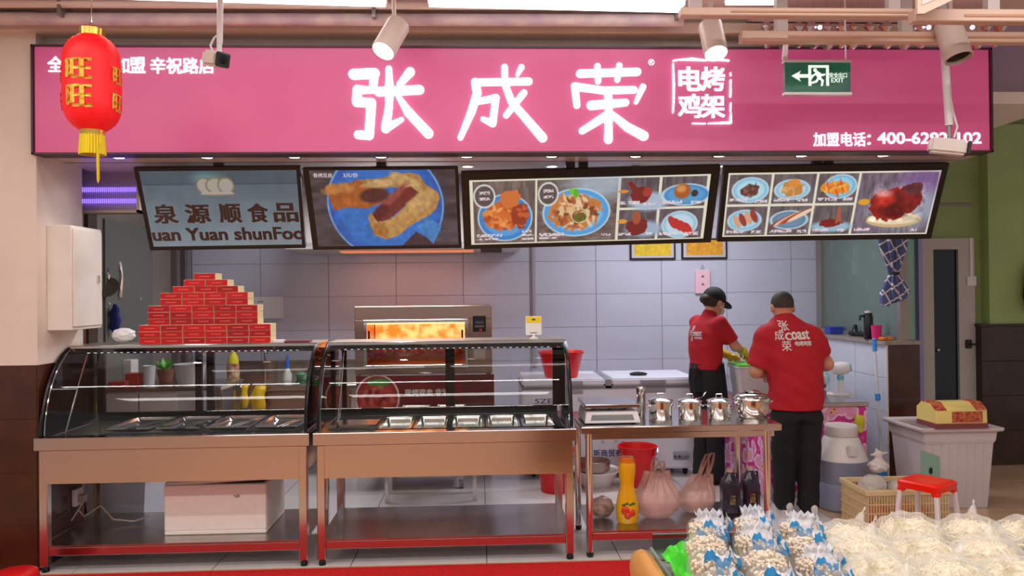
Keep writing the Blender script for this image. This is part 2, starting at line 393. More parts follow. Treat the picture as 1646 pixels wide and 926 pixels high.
# dark door leaf, trim and glazed panel on the left side wall
struct(MB().box(-3.05, -3.035, 5.55, 6.05, 0, 2.2).build('door_1', M('brown_door', (104, 62, 44), 0.45, noise=0.2, nscale=4, stretch=(1, 1, 0.15))))
t2 = struct(MB().box(-3.05, -3.02, 6.06, 6.2, 0, 2.4).build('trim_1', M('dark_trim', (70, 58, 50), 0.4)))
struct(MB().box(-3.05, -3.03, 6.35, 7.25, 0.85, 2.3).build('window_1', M('dark_glazing', (104, 106, 100), 0.12)))
struct(MB().box(-3.05, -2.99, 7.72, 7.8, 0, 2.7).box(-3.05, -2.99, 7.93, 8.0, 0, 2.7).build('trim_2', M('post_metal', (140, 130, 128), 0.35, 0.7)))
# ------------------------------------------------------------------ bulkhead, soffit, ceilings
struct(MB().box(-6, 3.25, 4.86, 5.0, 2.56, 3.42).build('wall_front', WARMW))
sf = struct(MB().box(-2.69, 3.3, 4.86, 5.55, 2.535, 2.56).build('ceiling_soffit', M('soffit_panel', (196, 178, 172), 0.3)))
MB().box(-2.69, 3.3, 5.075, 5.085, 2.532, 2.536).build('seam', GREYM, sf)
struct(MB().box(-3.3, 4.0, 5.0, 8.3, 2.9, 2.98).build('ceiling_kitchen', WHITE))
struct(MB().box(-6, 7, -4, 4.86, 3.42, 3.5).build('ceiling', M('ceiling_paint', (226, 214, 208), 0.8)))
struct(MB().box(3.25, 7, 4.86, 9, 3.42, 3.5).build('ceiling_side', M('ceiling_mauve_lit', (196, 170, 204), 0.8)))  # mauve cast of the light is put into this ceiling's colour
struct(MB().box(-6, 3.25, 4.70, 4.86, 3.27, 3.33).build('trim_3', WARMW))
# recessed downlights in the soffit
def downlight(x, y):
    t = thing('downlight', (x, y, 2.5345), 'x', 'downlight', 'recessed downlights in the soffit under the sign')
    MB().lathe([(0.030, 0.0), (0.046, -0.004), (0.048, 0.0)], (x, y, 2.5345), 20).build('trim_ring', CHROME, t)
    MB().lathe([(0.0, -0.003), (0.034, -0.002), (0.034, 0.0)], (x, y, 2.5345), 20).build('lens', LAMP, t)
    return t
ords = ['leftmost', 'second', 'third', 'fourth', 'fifth', 'sixth', 'seventh', 'eighth', 'ninth', 'last']
d0 = downlight(-2.25, 4.895); d0['label'] = 'round recessed downlight in the front row, leftmost one beside the pillar'
for i in range(1, 10): dup(d0, (-2.25+i*0.545, 4.895+0.0*i, 2.5345), label='round recessed downlight in the front row under the sign, %s from the left' % ords[i])
for i in range(8): dup(d0, (-1.24+i*0.585, 5.26+0.01*i, 2.5345), label='round recessed downlight in the rear row above the screens, %s from the left' % (ords[i] if i < 7 else 'last'))
for i in (0, 3, 6, 9):
    l = bpy.data.lights.new('downlight_beam', 'SPOT'); l.energy = 9; l.spot_size = 1.9; l.spot_blend = 0.6; l.color = (1, 0.94, 0.86); l.shadow_soft_size = 0.03
    o = bpy.data.objects.new('downlight_beam', l); COL.objects.link(o); o.location = (-2.25+i*0.545, 4.895, 2.52)
# ------------------------------------------------------------------ the shop sign
YS = 4.74
sg = thing('shop_sign', (0.3, 4.8, 2.53), 'long magenta lightbox sign with big white Chinese characters above the stall', 'sign')
MB().box(-2.675, 3.268, YS, 4.86, 2.535, 3.183).build('lightbox', M('magenta_lit_panel', (192, 92, 134), 0.35, emit=0.33, ecol=(202, 72, 128), noise=0.10, nscale=1.2), sg, bevel=0.004)
fr = MB()
for (a, b, c, d) in ((-2.69, 3.283, 3.18, 3.192), (-2.69, 3.283, 2.526, 2.537)): fr.box(a, b, YS-0.012, 4.86, c, d)
for (a, b) in ((-2.69, -2.678), (3.271, 3.283)): fr.box(a, b, YS-0.012, 4.86, 2.526, 3.192)
fr.build('frame', M('dark_sign_frame', (70, 40, 48), 0.4), sg)
def sp(x, y): p = at(x, y, YS); return (p.x, p.z)
def sign_strokes(name, strokes):
    mb = MB()
    for k, (pts, r) in enumerate(strokes):
        rr = [q/262.0*1.0 for q in (r if isinstance(r, (list, tuple)) else [r]*len(pts))]
        mb.capsule_stroke([sp(*p) for p in pts], rr, (0, YS-0.012-0.0004*k, 0), XA, ZA, (0, 0.012, 0))
    return mb.build(name, WLET, sg, angle=0)
Z2 = lambda *pts: [(400+x/3.307, y/3.307) for x, y in pts]
Z3 = lambda *pts: [(800+x/3.307, y/3.307) for x, y in pts]
sign_strokes('character_zhang', [
    (Z2((558, 397), (668, 392)), 8.5), (Z2((668, 392), (660, 478)), [7.5, 6]), (Z2((578, 478), (668, 482)), [7, 5]), (Z2((578, 478), (575, 540)), 7.5),
    (Z2((575, 545), (652, 548)), 7.5), (Z2((652, 548), (640, 722)), 7.5), (Z2((640, 722), (583, 718)), 7),
    (Z2((745, 368), (748, 470), (746, 570), (728, 685)), [5, 7, 6, 7.5]), (Z2((728, 685), (812, 638)), [7, 4]), (Z2((858, 385), (802, 452)), [7.5, 5]),
    (Z2((692, 490), (908, 480)), 7.5), (Z2((795, 515), (850, 600), (955, 712)), [4, 7.5, 8])])
sign_strokes('character_cheng', [
    ([(764, 133), (850, 131.5)], 6), ([(764, 133), (767, 150), (758, 180), (740, 222)], [7, 7, 6.5, 4.5]), ([(768, 164), (797, 158), (792, 198)], [5, 6, 6]), ([(792, 199), (776, 192)], [6, 4]),
    ([(811, 109), (811.5, 136), (822, 164), (872, 222)], [5.5, 5.5, 6, 7.5]), ([(842, 150), (813.5, 186)], [5.5, 5]), ([(838, 109), (831.5, 121)], [5, 3])])
sign_strokes('character_rong', [
    ([(932, 119), (1024, 116)], 6.5), ([(960, 107), (961, 131)], [5, 5]), ([(995, 106), (992, 129)], [5, 4.5]), ([(923.5, 139), (927, 170)], [6, 5.5]),
    ([(925.5, 140), (969, 146), (1018, 145)], [6.5, 6, 6]), ([(1033, 140.5), (1022, 165)], [5.2, 3.5]), ([(950, 170), (1005, 165.5)], [7.5, 6]),
    ([(977, 150), (978, 181), (977.5, 225)], [6.5, 6, 7]), ([(972, 188), (935.5, 211)], [7, 5.5]), ([(980, 182), (1008, 205), (1034, 219)], [5, 7, 8])])
sb = lambda *p: [(1060+x/7.12, 80+y/7.12) for x, y in p]
sign_strokes('seal_border', [(sb((152, 165), (160, 400), (158, 560), (152, 722)), [1.2, 1.9, 1.8, 1.2]), (sb((155, 130), (205, 120)), 1.2), (sb((225, 118), (370, 112), (520, 125)), [1.2, 2.4, 1.3]),
    (sb((530, 122), (700, 118), (790, 130)), [1.3, 1.8, 1.2]), (sb((808, 270), (812, 300)), 1.0), (sb((810, 350), (808, 430)), 1.2), (sb((808, 450), (806, 540)), 1.5), (sb((810, 615), (808, 705)), 1.1),
    (sb((812, 725), (808, 830)), [0.8, 2]), (sb((808, 838), (700, 842), (555, 848)), [2.2, 1.6, 1.0]), (sb((375, 848), (518, 850)), 1.1)])
def sign_text(body, x0, y0, x1, y1, bold, name='lettering'):
    a, b = at(x0, y1, YS-0.004), at(x1, y0, YS-0.004)
    return text(body, name, WLET, sg, (a.x, YS-0.002, a.z), XA, ZA, b.x-a.x, b.z-a.z, bold)
sign_text('电', 1092, 108, 1126, 145.5, 0.035); sign_text('烤', 1128, 108, 1164, 145.5, 0.03)
sign_text('鸡', 1091, 151.5, 1126, 189, 0.026); sign_text('架', 1128, 152, 1164, 189, 0.03)
sign_text('全', 77, 91, 101, 115, 0.026); sign_text('加', 183, 92, 207, 117, 0.026); sign_text('盟', 209, 92, 233, 117, 0.026); sign_text('辛祝路店', 242, 93, 344, 118, 0.026)
sign_text('加盟电话', 1308, 213, 1391, 235, 0.022); sign_strokes('colon_dot', [([(1396, 219), (1396.5, 219)], 2.0)]); sign_strokes('colon_dot', [([(1396, 231), (1396.5, 231)], 2.0)]); sign_text('400-6292-102', 1411, 213, 1577, 231, 0.02, 'telephone_number')
sign_text('®', 1042, 95, 1052, 105, 0.0)
# ------------------------------------------------------------------ four tilted screens
YT, YBm = 5.06, 5.25
def screen(label, corners, bez, paint, name, emit, texts=()):
    (tl, tr, br, bl) = corners
    A, B, C, D = at(*tl, YT), at(*tr, YT), at(*br, YBm), at(*bl, YBm)
    t = thing(name, (A+B+C+D)/4, label, 'screen', 'menu screens hanging over the counters')
    n = (B-A).cross(D-A).normalized()
    if n.y > 0: n = -n
    mb = MB(); q = [A, B, C, D]; mb.add(q+[p-n*0.045 for p in q], [(0, 1, 2, 3), (7, 6, 5, 4), (0, 4, 5, 1), (1, 5, 6, 2), (2, 6, 7, 3), (3, 7, 4, 0)])
    mb.build('housing', BLACK, t, bevel=0.004)
    W = (B-A).length; Hh = (D-A).length; bl_, bt, br_, bb = [k for k in bez]
    def pos(x, y):
        return A*(1-x)*(1-y)+B*x*(1-y)+C*x*y+D*(1-x)*y
    i = lambda x, y: pos(bl_+(1-bl_-br_)*x, bt+(1-bt-bb)*y)+n*0.002
    P = [i(0, 0), i(1, 0), i(0, 1), i(1, 1)]
    paint.obj('picture', M_vcol('screen_print_%d' % int(emit*100), emit), t, bilerp(*P))
    u = (P[1]-P[0]); v = (P[0]-P[2])
    for (body, x0, y0, x1, y1, col, bold) in texts:
        o = P[0]*(1-x0)*(1-y1)+P[1]*x0*(1-y1)+P[2]*(1-x0)*y1+P[3]*x0*y1
        text(body, 'lettering', col, t, o, u.normalized(), v.normalized(), u.length*(x1-x0), v.length*(y1-y0), bold, 0.0012)
    # brackets up to the soffit
    for fx in ((0.5,) if W < 1.3 else (0.42, 0.47)):
        c = pos(fx, 0.0); MB().box(c.x-0.03, c.x+0.03, c.y+0.03, c.y+0.075, c.z-0.06, 2.536).build('bracket', BLACK, t)
    return t
K = lambda r, g, b: np.array((r, g, b))/255.0
# screen 1: photograph of a wall sign
p = Paint(260, 128, 1.0, K(96, 124, 142)); yy = p.Y/p.h
p.C = np.ones_like(p.C)*K(96, 116, 130)*(1-yy[..., None])+K(146, 162, 172)*yy[..., None]
p.rect(0, 0, 260, 22, K(84, 104, 116), 0.8).rect(0, 22, 260, 23.5, K(70, 88, 98), 0.8)
p.ell(112, 14, 26, 10, K(150, 220, 220), soft=10, amt=0.45); p.mottle((0, 0, 260, 128), 0.08, 0.03)
for dx, rx in ((-20, 13), (-2, 15), (16, 13)):
    p.ell(124+dx, 25, rx, 13, K(196, 190, 176), soft=2); p.ring(124+dx, 25, rx, 13, 2.2, K(150, 128, 100))
p.ell(124, 39, 30, 3, K(168, 150, 124)); p.poly([(96, 40), (152, 40), (150, 36), (99, 36)], K(202, 196, 184))
BRN = M('dark_brown_lettering', (64, 40, 34), 0.5); BRN2 = M('lettering_edge', (214, 206, 196), 0.5, emit=0.35)
tx = []
for k, (ch, x0, x1) in enumerate((('泉', .045, .19), ('源', .255, .405), ('顺', .475, .61), ('食', .665, .79), ('品', .835, .985))):
    tx.append((ch, x0, .44, x1, .685, BRN, 0.035))
tx.append(('uan Yuan shunFoo', 0.01, .755, .995, .92, BRN, 0.035))
screen('left tilted screen showing a sign with brown Chinese and Latin letters', [(214, 269), (481, 267), (491, 399), (241, 403)], (.03, .045, .02, .05), p, 'television', 0.58, tx)
# screen 2: rolled pancake on a blue plate
p = Paint(250, 128, 0.8, K(78, 70, 76)); p.mottle((0, 0, 250, 128), 0.35, 0.05, 4, (0.5, 2))
p.ell(126, 58, 102, 94, K(40, 96, 190)); p.ring(126, 58, 100, 92, 2.5, K(150, 190, 220)); p.ell(126, 60, 88, 80, K(52, 122, 208), soft=20)
p.poly([(176, 104), (214, 128), (170, 150), (150, 128)], K(72, 52, 60)); p.poly([(178, 96), (205, 126), (222, 96), (200, 80)], K(70, 140, 210))
z2 = lambda *q: [((x-880)*.329, (y-70)*.3325) for x, y in q]
p.poly(z2((968, 180), (1000, 145), (1060, 140), (1130, 115), (1200, 135), (1255, 130), (1262, 230), (1160, 262), (1060, 255), (990, 272), (972, 230)), K(178, 98, 48)); p.ell(48, 30, 26, 9, K(204, 134, 72), -0.1, rough=0.5, soft=4); p.ell(70, 52, 30, 7, K(196, 110, 50), 0.0, rough=0.5, soft=4, seed=7)
p.poly(z2((1130, 118), (1240, 112), (1330, 92), (1400, 84), (1450, 95), (1478, 140), (1545, 185), (1552, 215), (1440, 215), (1380, 160), (1290, 155), (1215, 172)), K(190, 140, 84)); p.ell(166, 22, 32, 11, K(212, 172, 112), 0.45, rough=0.4, soft=4); p.ell(120, 22, 30, 6, K(214, 176, 120), -0.12, rough=0.4, soft=3)
p.ell(108, 42, 26, 12, K(92, 48, 44), -0.1, soft=4)
p.poly(z2((1178, 305), (1235, 245), (1325, 172), (1400, 152), (1445, 185), (1372, 245), (1275, 318), (1205, 335)), K(124, 50, 46)); p.ell(140, 45, 34, 6, K(160, 78, 70), -0.72, soft=4); p.ell(116, 70, 18, 9, K(96, 36, 36), -0.7, soft=4)
p.poly(z2((1163, 305), (1180, 282), (1212, 332), (1285, 318), (1375, 245), (1440, 190), (1505, 170), (1552, 212), (1528, 268), (1490, 300), (1385, 352), (1320, 402), (1250, 422), (1195, 402), (1172, 345)), K(198, 146, 84)); p.ell(184, 56, 30, 14, K(216, 172, 112), -0.6, rough=0.3, soft=5); p.ell(140, 92, 34, 12, K(208, 156, 92), -0.5, rough=0.4, soft=5); p.ell(112, 100, 16, 10, K(180, 118, 60), 0.4, rough=0.4, soft=4)
p.mottle((20, 8, 222, 120), 0.16, 0.16, 8)
SCW = M('screen_caption', (220, 220, 225), 0.5, emit=0.5)
screen('tilted screen showing a golden rolled pancake on a blue plate', [(486, 270), (736, 268), (742, 399), (503, 402)], (.04, .03, .02, .045), p, 'television', 0.68,
       [('香烤豆皮', .025, .035, .155, .09, SCW, 0.01), ('3元/份', .23, .035, .33, .09, SCW, 0.01)])
def plate(p, cx, cy, rx, ry, c1=K(110, 176, 226), c2=K(156, 208, 240)):
    p.ell(cx, cy, rx, ry, c1); p.ring(cx, cy, rx, ry, 2, K(196, 220, 232)); p.ell(cx, cy, rx*.8, ry*.8, c2, soft=4)
def food(p, cx, cy, rx, ry, cols, n=26, seed=1, size=0.28):
    r = np.random.default_rng(seed); p.ell(cx, cy, rx, ry, cols[0], rough=0.4, seed=seed)
    for i in range(n):
        a = r.random()*6.28; q = math.sqrt(r.random())*0.85
        p.ell(cx+rx*q*math.cos(a), cy+ry*q*math.sin(a), rx*size*(0.5+r.random()), ry*size*(0.35+0.5*r.random()), cols[int(r.integers(len(cols)))], r.random()*3.1, soft=1.5, amt=0.85)
def cell(p, x0, y0, x1, y1, base, st=(3, 0.6)):
    p.rect(x0, y0, x1, y1, base); p.mottle((x0, y0, x1, y1), 0.3, 0.07, int(x0), st)
# screen 3
p = Paint(400, 112, 0.8, K(226, 220, 196))
cell(p, 5, 3, 108, 110, K(112, 96, 92)); cell(p, 112, 3, 246, 110, K(110, 94, 90), (1.4, 2.4)); p.ell(215, 12, 50, 26, K(176, 190, 206), soft=26, amt=0.8)
plate(p, 58, 66, 45, 40, K(56, 128, 196), K(84, 156, 214)); food(p, 58, 62, 36, 24, [K(206, 104, 48), K(226, 142, 70), K(176, 70, 36), K(236, 170, 96)], 60, 3); p.ell(66, 34, 18, 16, K(206, 112, 56), -0.6, rough=0.4); food(p, 84, 62, 14, 22, [K(150, 58, 34), K(206, 98, 50)], 14, 6)
p.ell(24, 28, 17, 19, K(88, 78, 78)); p.ring(24, 28, 17, 19, 2.4, K(240, 238, 236)); p.fakeline(15, 20, 18, 5, seed=2); p.fakeline(15, 30, 18, 5, seed=8)
plate(p, 178, 60, 56, 41, K(84, 158, 216), K(120, 186, 228)); food(p, 176, 58, 42, 33, [K(196, 124, 70), K(168, 84, 50), K(226, 190, 140), K(128, 66, 40), K(232, 206, 170)], 130, 5, 0.17)
p.ell(172, 24, 8, 5, K(120, 196, 60), 0.5); p.ell(176, 27, 4, 8, K(90, 176, 44)); p.ring(184, 66, 14, 12, 1.6, K(216, 214, 160)); food(p, 184, 68, 10, 8, [K(98, 110, 50), K(120, 70, 44)], 10, 9)
p.ell(130, 27, 16, 19, K(92, 82, 80)); p.ring(130, 27, 16, 19, 2.4, K(240, 238, 236)); p.fakeline(122, 19, 17, 5, seed=4); p.fakeline(122, 29, 17, 5, seed=6)
for (x, y, w, h) in ((10, 94, 42, 5), (10, 101, 36, 3), (86, 88, 18, 4), (86, 95, 20, 4), (86, 102, 20, 4), (116, 95, 42, 5), (116, 102, 30, 3), (222, 98, 16, 4)): p.fakeline(x, y, w, h, seed=int(x+y))
for (x0, x1) in ((251, 315), (320, 395)):
    for (y0, y1) in ((3, 54), (58, 110)): cell(p, x0, y0, x1, y1, K(92, 82, 88))
p.ell(300, 44, 34, 16, K(170, 186, 204), soft=8); p.ell(286, 33, 17, 14, K(120, 34, 34), rough=0.3); p.poly([(262, 12), (268, 8), (284, 26), (278, 38)], K(122, 40, 38)); p.ell(296, 28, 8, 8, K(168, 60, 50)); p.ell(256, 26, 9, 3, K(214, 140, 60))
plate(p, 362, 34, 40, 18, K(64, 132, 186), K(86, 156, 206)); p.ell(355, 28, 14, 13, K(168, 92, 40), soft=3); p.ell(353, 24, 8, 6, K(212, 146, 84), soft=4); p.ell(376, 32, 6, 6, K(52, 52, 56))
p.ell(296, 92, 32, 14, K(156, 176, 196), soft=8); p.ell(283, 88, 19, 15, K(122, 36, 36), rough=0.3); p.ell(281, 72, 7, 12, K(166, 84, 58)); p.ell(257, 78, 8, 4, K(220, 150, 66))
plate(p, 356, 86, 30, 23, K(150, 190, 214), K(190, 216, 230)); [p.ell(344+k*9, 82+k*4, 6, 13, K(190, 52, 48), -0.6) for k in range(4)]
for (x, y, w) in ((252, 43, 32), (290, 46, 22), (322, 44, 34), (372, 45, 16), (252, 98, 22), (298, 98, 12), (322, 99, 30), (364, 100, 26)): p.fakeline(x, y, w, 5, seed=int(x))
screen('wide tilted menu board with two large chicken dishes and four small pictures', [(741, 276), (1159, 265), (1143, 390), (746, 401)], (.03, .11, .035, .06), p, 'menu_board', 0.92)
# screen 4
p = Paint(345, 105, 0.8, K(226, 220, 200))
for (x0, x1) in ((3, 70), (74, 143), (147, 212)):
    for (y0, y1) in ((3, 51), (55, 103)): cell(p, x0, y0, x1, y1, K(100, 90, 94))
cell(p, 216, 3, 342, 103, K(112, 98, 112)); p.ell(320, 20, 40, 22, K(128, 88, 150), soft=20, amt=0.7)
plate(p, 38, 28, 29, 20, K(130, 186, 214), K(176, 216, 232)); food(p, 38, 29, 15, 11, [K(88, 56, 52), K(120, 78, 66), K(150, 100, 84)], 18, 3)
plate(p, 106, 28, 28, 16, K(126, 180, 208), K(186, 216, 228)); food(p, 106, 26, 17, 12, [K(190, 132, 70), K(226, 176, 108)], 12, 4, 0.4); p.ell(108, 18, 10, 7, K(220, 140, 60))
plate(p, 184, 24, 26, 19, K(110, 176, 214), K(150, 206, 230)); food(p, 178, 26, 26, 10, [K(226, 140, 50), K(240, 180, 80), K(206, 80, 40)], 22, 5)
plate(p, 34, 78, 27, 17, K(120, 180, 216), K(164, 210, 232)); [p.ell(22+k*9, 80-k*3, 5, 12, K(150, 62, 52) if k % 2 else K(214, 160, 130), -0.5) for k in range(4)]
plate(p, 108, 78, 30, 15, K(88, 120, 150), K(110, 140, 166)); [p.ell(98+k*7, 78-k*2, 24, 3.4, (K(156, 62, 44), K(232, 206, 176), K(186, 100, 60))[k % 3], -0.5) for k in range(5)]
p.ell(180, 90, 34, 9, K(150, 186, 206), soft=4); p.ell(178, 84, 20, 7, K(124, 34, 34), rough=0.3); p.poly([(186, 58), (190, 57), (196, 80), (186, 86)], K(170, 90, 66))
p.ell(300, 60, 60, 34, K(178, 190, 206), soft=24, amt=0.6); p.ell(283, 80, 46, 13, K(206, 176, 128)); p.ell(283, 78, 42, 10, K(232, 214, 182))
p.ell(272, 55, 33, 26, K(146, 28, 24), rough=0.25); p.ell(300, 46, 24, 24, K(120, 28, 28), rough=0.3, seed=5); p.ell(262, 46, 16, 12, K(190, 48, 34), soft=8); p.ell(258, 36, 14, 6, K(206, 150, 150), soft=6, amt=0.8); p.ell(306, 30, 15, 11, K(92, 44, 48), rough=0.4); p.ell(280, 66, 22, 12, K(96, 18, 20), soft=8)
p.ell(228, 50, 10, 5, K(220, 160, 40)); p.mottle((236, 20, 330, 84), 0.3, 0.14, 5)
for (x, y, w) in ((6, 41, 28), (48, 44, 20), (78, 42, 26), (116, 43, 18), (150, 42, 32), (192, 42, 16), (6, 94, 32), (48, 95, 18), (78, 94, 38), (124, 95, 16), (150, 93, 26), (192, 94, 14), (220, 93, 26), (316, 95, 12)): p.fakeline(x, y, w, 5, seed=int(x+y))
screen('rightmost tilted menu board with six small dishes and a glazed red chicken', [(1165, 267), (1527, 262), (1497, 384), (1153, 389)], (.02, .09, .03, .07), p, 'menu_board', 0.92)
# ------------------------------------------------------------------ glass-fronted display counters
YF = 4.72
PROF = [(4.752, 0.82), (4.760, 0.90), (4.782, 0.99), (4.815, 1.08), (4.865, 1.165), (4.925, 1.235), (5.00, 1.295), (5.09, 1.335)]
BLK_FR = M('black_glazing_frame', (16, 15, 15), 0.25, 0.2)
PANM = M('pan_steel', (214, 212, 210), 0.14, 1.0)
def leg(mb, x, y, z0, z1, w=0.05): mb.box(x-w/2, x+w/2, y-w/2, y+w/2, z0, z1)
def display_counter(x0, x1, label, stiles, pans):
    t = thing('display_counter', ((x0+x1)/2, 5.08, 0), label, 'counter', 'steel display counters with curved glass fronts')
    yb = 5.44
    m = MB()                                                   # worktop rim around the well
    m.box(x0, x1, YF, YF+0.085, 0.738, 0.815).box(x0, x1, yb-0.05, yb+0.04, 0.738, 0.815)
    m.box(x0, x0+0.07, YF+0.085, yb-0.05, 0.738, 0.815).box(x1-0.07, x1, YF+0.085, yb-0.05, 0.738, 0.815)
    m.build('worktop_rim', STEEL, t, bevel=0.004)
    MB().box(x0+0.03, x1-0.03, YF+0.075, yb-0.04, 0.70, 0.712).build('well_floor', STEEL_D, t)
    MB().box(x0+0.06, x1-0.06, YF+0.022, YF+0.03, 0.535, 0.738).build('front_apron', STEEL, t)
    MB().box(x0+0.06, x1-0.06, yb-0.02, yb-0.012, 0.60, 0.738).build('back_apron', STEEL, t)
    for sx in (x0+0.035, x1-0.043): MB().box(sx, sx+0.008, YF+0.06, yb-0.03, 0.57, 0.738).build('side_apron', STEEL, t)
    for x in (x0+0.045, x1-0.045):
        for y in (YF+0.045, yb-0.02):
            a = MB(); leg(a, x, y, 0.035, 0.738); lg = a.build('leg', STEEL, t, bevel=0.004)
            MB().lathe([(0.022, 0), (0.022, 0.02), (0.014, 0.036)], (x, y, 0), 12).build('foot', BLACK, lg)
    MB().box(x0+0.07, x1-0.07, YF+0.03, YF+0.065, 0.098, 0.148).build('front_rail', STEEL, t, bevel=0.003)
    MB().box(x0+0.07, x1-0.07, yb-0.045, yb-0.01, 0.11, 0.15).build('back_rail', STEEL, t, bevel=0.003)
    MB().box(x0+0.03, x1-0.03, YF+0.03, yb, 0.150, 0.160).build('lower_shelf', STEEL_D, t)
    # glazed hood
    gx0, gx1 = x0+0.03, x1-0.03
    for gx, d in ((gx0, 1), (gx1, -1)):
        poly = PROF+[(yb-0.01, 1.335), (yb-0.01, 0.82)]
        MB().prism(poly, (gx, 0, 0), YA, ZA, (0.006*d, 0, 0)).build('end_glass', GLASS, t, angle=0)
        a = MB(); a.tube([(gx-0.003*d, y, z) for y, z in PROF], 0.011, 6, flat=1.0); a.build('edge_trim', BLK_FR, t)
        MB().tube([(gx+0.008*d, y+0.02, z) for y, z in PROF], 0.005, 6).build('chrome_bead', CHROME, t)
    m = MB(); n = len(PROF)
    m.add([(gx, y, z) for gx in (gx0+0.012, gx1-0.012) for y, z in PROF], [(i, i+1, n+i+1, n+i) for i in range(n-1)])
    m.build('front_glass', GLASS, t, angle=60)
    MB().box(x0+0.02, x1-0.02, 5.08, yb+0.01, 1.328, 1.345).build('top_panel', M('top_panel_steel', (206, 196, 184), 0.3, 0.8), t, bevel=0.003)
    MB().box(x0+0.02, x1-0.02, 5.075, 5.105, 1.300, 1.347).build('top_channel', STEEL, t, bevel=0.004)
    lt = MB().box(x0+0.08, x1-0.1, 5.106, 5.122, 1.305, 1.318).build('led_strip', BLACK, t)
    k = 0; x = x0+0.14
    me = MB().box(-0.007, 0.007, -0.004, 0.004, -0.003, 0.003).mesh('diode', angle=0); me.materials.append(M('diode_glow', (235, 240, 255), 0.5, emit=3.0))
    while x < x1-0.12:
        o = bpy.data.objects.new('diode', me); COL.objects.link(o); o.parent = lt; o.location = Vector((x, 5.104, 1.300))-root_loc(t); x += 0.042
    MB().box(x0+0.05, x1-0.05, yb-0.03, yb, 1.27, 1.33).build('back_header', BLK_FR, t)
    MB().box(x0+0.05, x1-0.05, yb-0.03, yb, 0.815, 0.862).build('back_sill', BLK_FR, t)
    for (sx, w) in stiles: MB().box(sx-w/2, sx+w/2, yb-0.028, yb, 0.862, 1.27).build('stile', BLK_FR, t)
    # slanted inner stay
    MB().tube([(gx0+0.10, 4.83, 0.82), (gx0+0.10, 5.12, 1.32)], 0.006, 8).build('stay_rod', CHROME, t)
    return t
C1 = (-2.685, -1.045); C2 = (-1.025, 0.595)
display_counter(*C1, 'steel display counter with curved glass hood carrying the pyramid of red boxes', [(-2.62, 0.05), (-1.955, 0.045), (-1.875, 0.05), (-1.09, 0.04)], 4)
display_counter(*C2, 'steel display counter with curved glass hood in front of the glowing oven', [(-0.95, 0.03), (-0.21, 0.065), (0.545, 0.06)], 5)
def tray(x0, x1, y0, y1, z, h, label, group, name='food_pan'):
    m = MB(); r = 0.018; rings = []
    def rr(i, zz, k=4):
        out = []
        for (cx, cy, a0) in ((x1-i-r, y1-i-r, 0), (x0+i+r, y1-i-r, 90), (x0+i+r, y0+i+r, 180), (x1-i-r, y0+i+r, 270)):
            for q in range(k): a = math.radians(a0+90*q/(k-1)); out.append((cx+r*math.cos(a), cy+r*math.sin(a), zz))
        return out
    m.loop_rings([rr(0, z+h), rr(0.0, z+h+0.004), rr(0.016, z+h+0.004), rr(0.022, z+h-0.008), rr(0.034, z+0.006), rr(0.05, z+0.003)], cap=False)
    base = rr(0.05, z+0.003); m.add(base, [tuple(range(len(base)))])
    return tag(m.build(name, PANM, angle=50), label, 'tray', group)
nm = ['leftmost', 'second', 'third', 'fourth', 'fifth']
# shallow trays and serving scoops in the left counter
for i in range(4):
    x = -2.34+i*0.305
    tray(x, x+0.29, 4.87, 5.33, 0.806, 0.03, 'shallow steel food tray in the left counter, %s from the left' % nm[i], 'trays in the left counter')
    for k in range(2):
        o = MB().tube([(x+0.16+k*0.03, 4.80, 0.845), (x+0.20+k*0.03, 4.95, 0.85), (x+0.25+k*0.03, 5.2, 0.842)], [0.012, 0.006, 0.004], 6, flat=0.4).build('serving_tongs', CHROME)
        tag(o, 'thin steel serving tong, %s of two on the %s tray of the left counter' % (('left', 'right')[k], nm[i]), 'tongs', 'tongs on the trays of the left counter')
for i in range(5):
    x = -0.66+i*0.232
    tray(x, x+0.222, 4.86, 5.34, 0.712, 0.096, 'deep empty steel food pan in the right counter, %s from the left' % nm[i], 'sunken pans in the right counter')
for i in range(3):
    o = MB().box(-0.965+i*0.02, -0.715+i*0.028, 4.86, 5.06, 0.825+i*0.006, 0.829+i*0.006).build('baking_sheet', M('copper_tinted_lid', (224, 196, 176), 0.2, 1.0), bevel=0.001)
    tag(o, ('lowest', 'middle', 'topmost')[i]+' shiny copper-toned sheet of the small stack in the right counter', 'sheet', 'stacked sheets in the right counter')
# ------------------------------------------------------------------ worktable on the right
t = thing('worktable', (1.26, 5.08, 0), 'open stainless steel worktable with pots standing on it', 'table')
x0, x1 = 0.625, 1.90
MB().box(x0, x1, YF+0.03, 5.40, 0.775, 0.818).build('table_top', STEEL, t, bevel=0.006)
MB().box(x0+0.03, x1-0.04, YF+0.055, YF+0.085, 0.735, 0.775).build('front_rail', STEEL, t, bevel=0.003)
for x in (x0+0.055, x1-0.085):
    for y in (YF+0.07, 5.35):
        lg = MB().cyl((x, y, 0.03), (x, y, 0.775), 0.022, n=14).build('leg', CHROME, t)
        MB().lathe([(0.02, 0), (0.024, 0.03), (0.014, 0.035)], (x, y, 0), 12).build('foot', BLACK, lg)
MB().box(x0+0.05, x1-0.08, YF+0.05, 5.37, 0.150, 0.165).build('lower_shelf', STEEL_D, t)
MB().box(x0+0.07, x1-0.10, YF+0.048, YF+0.075, 0.105, 0.152).build('shelf_rail', STEEL, t, bevel=0.003)
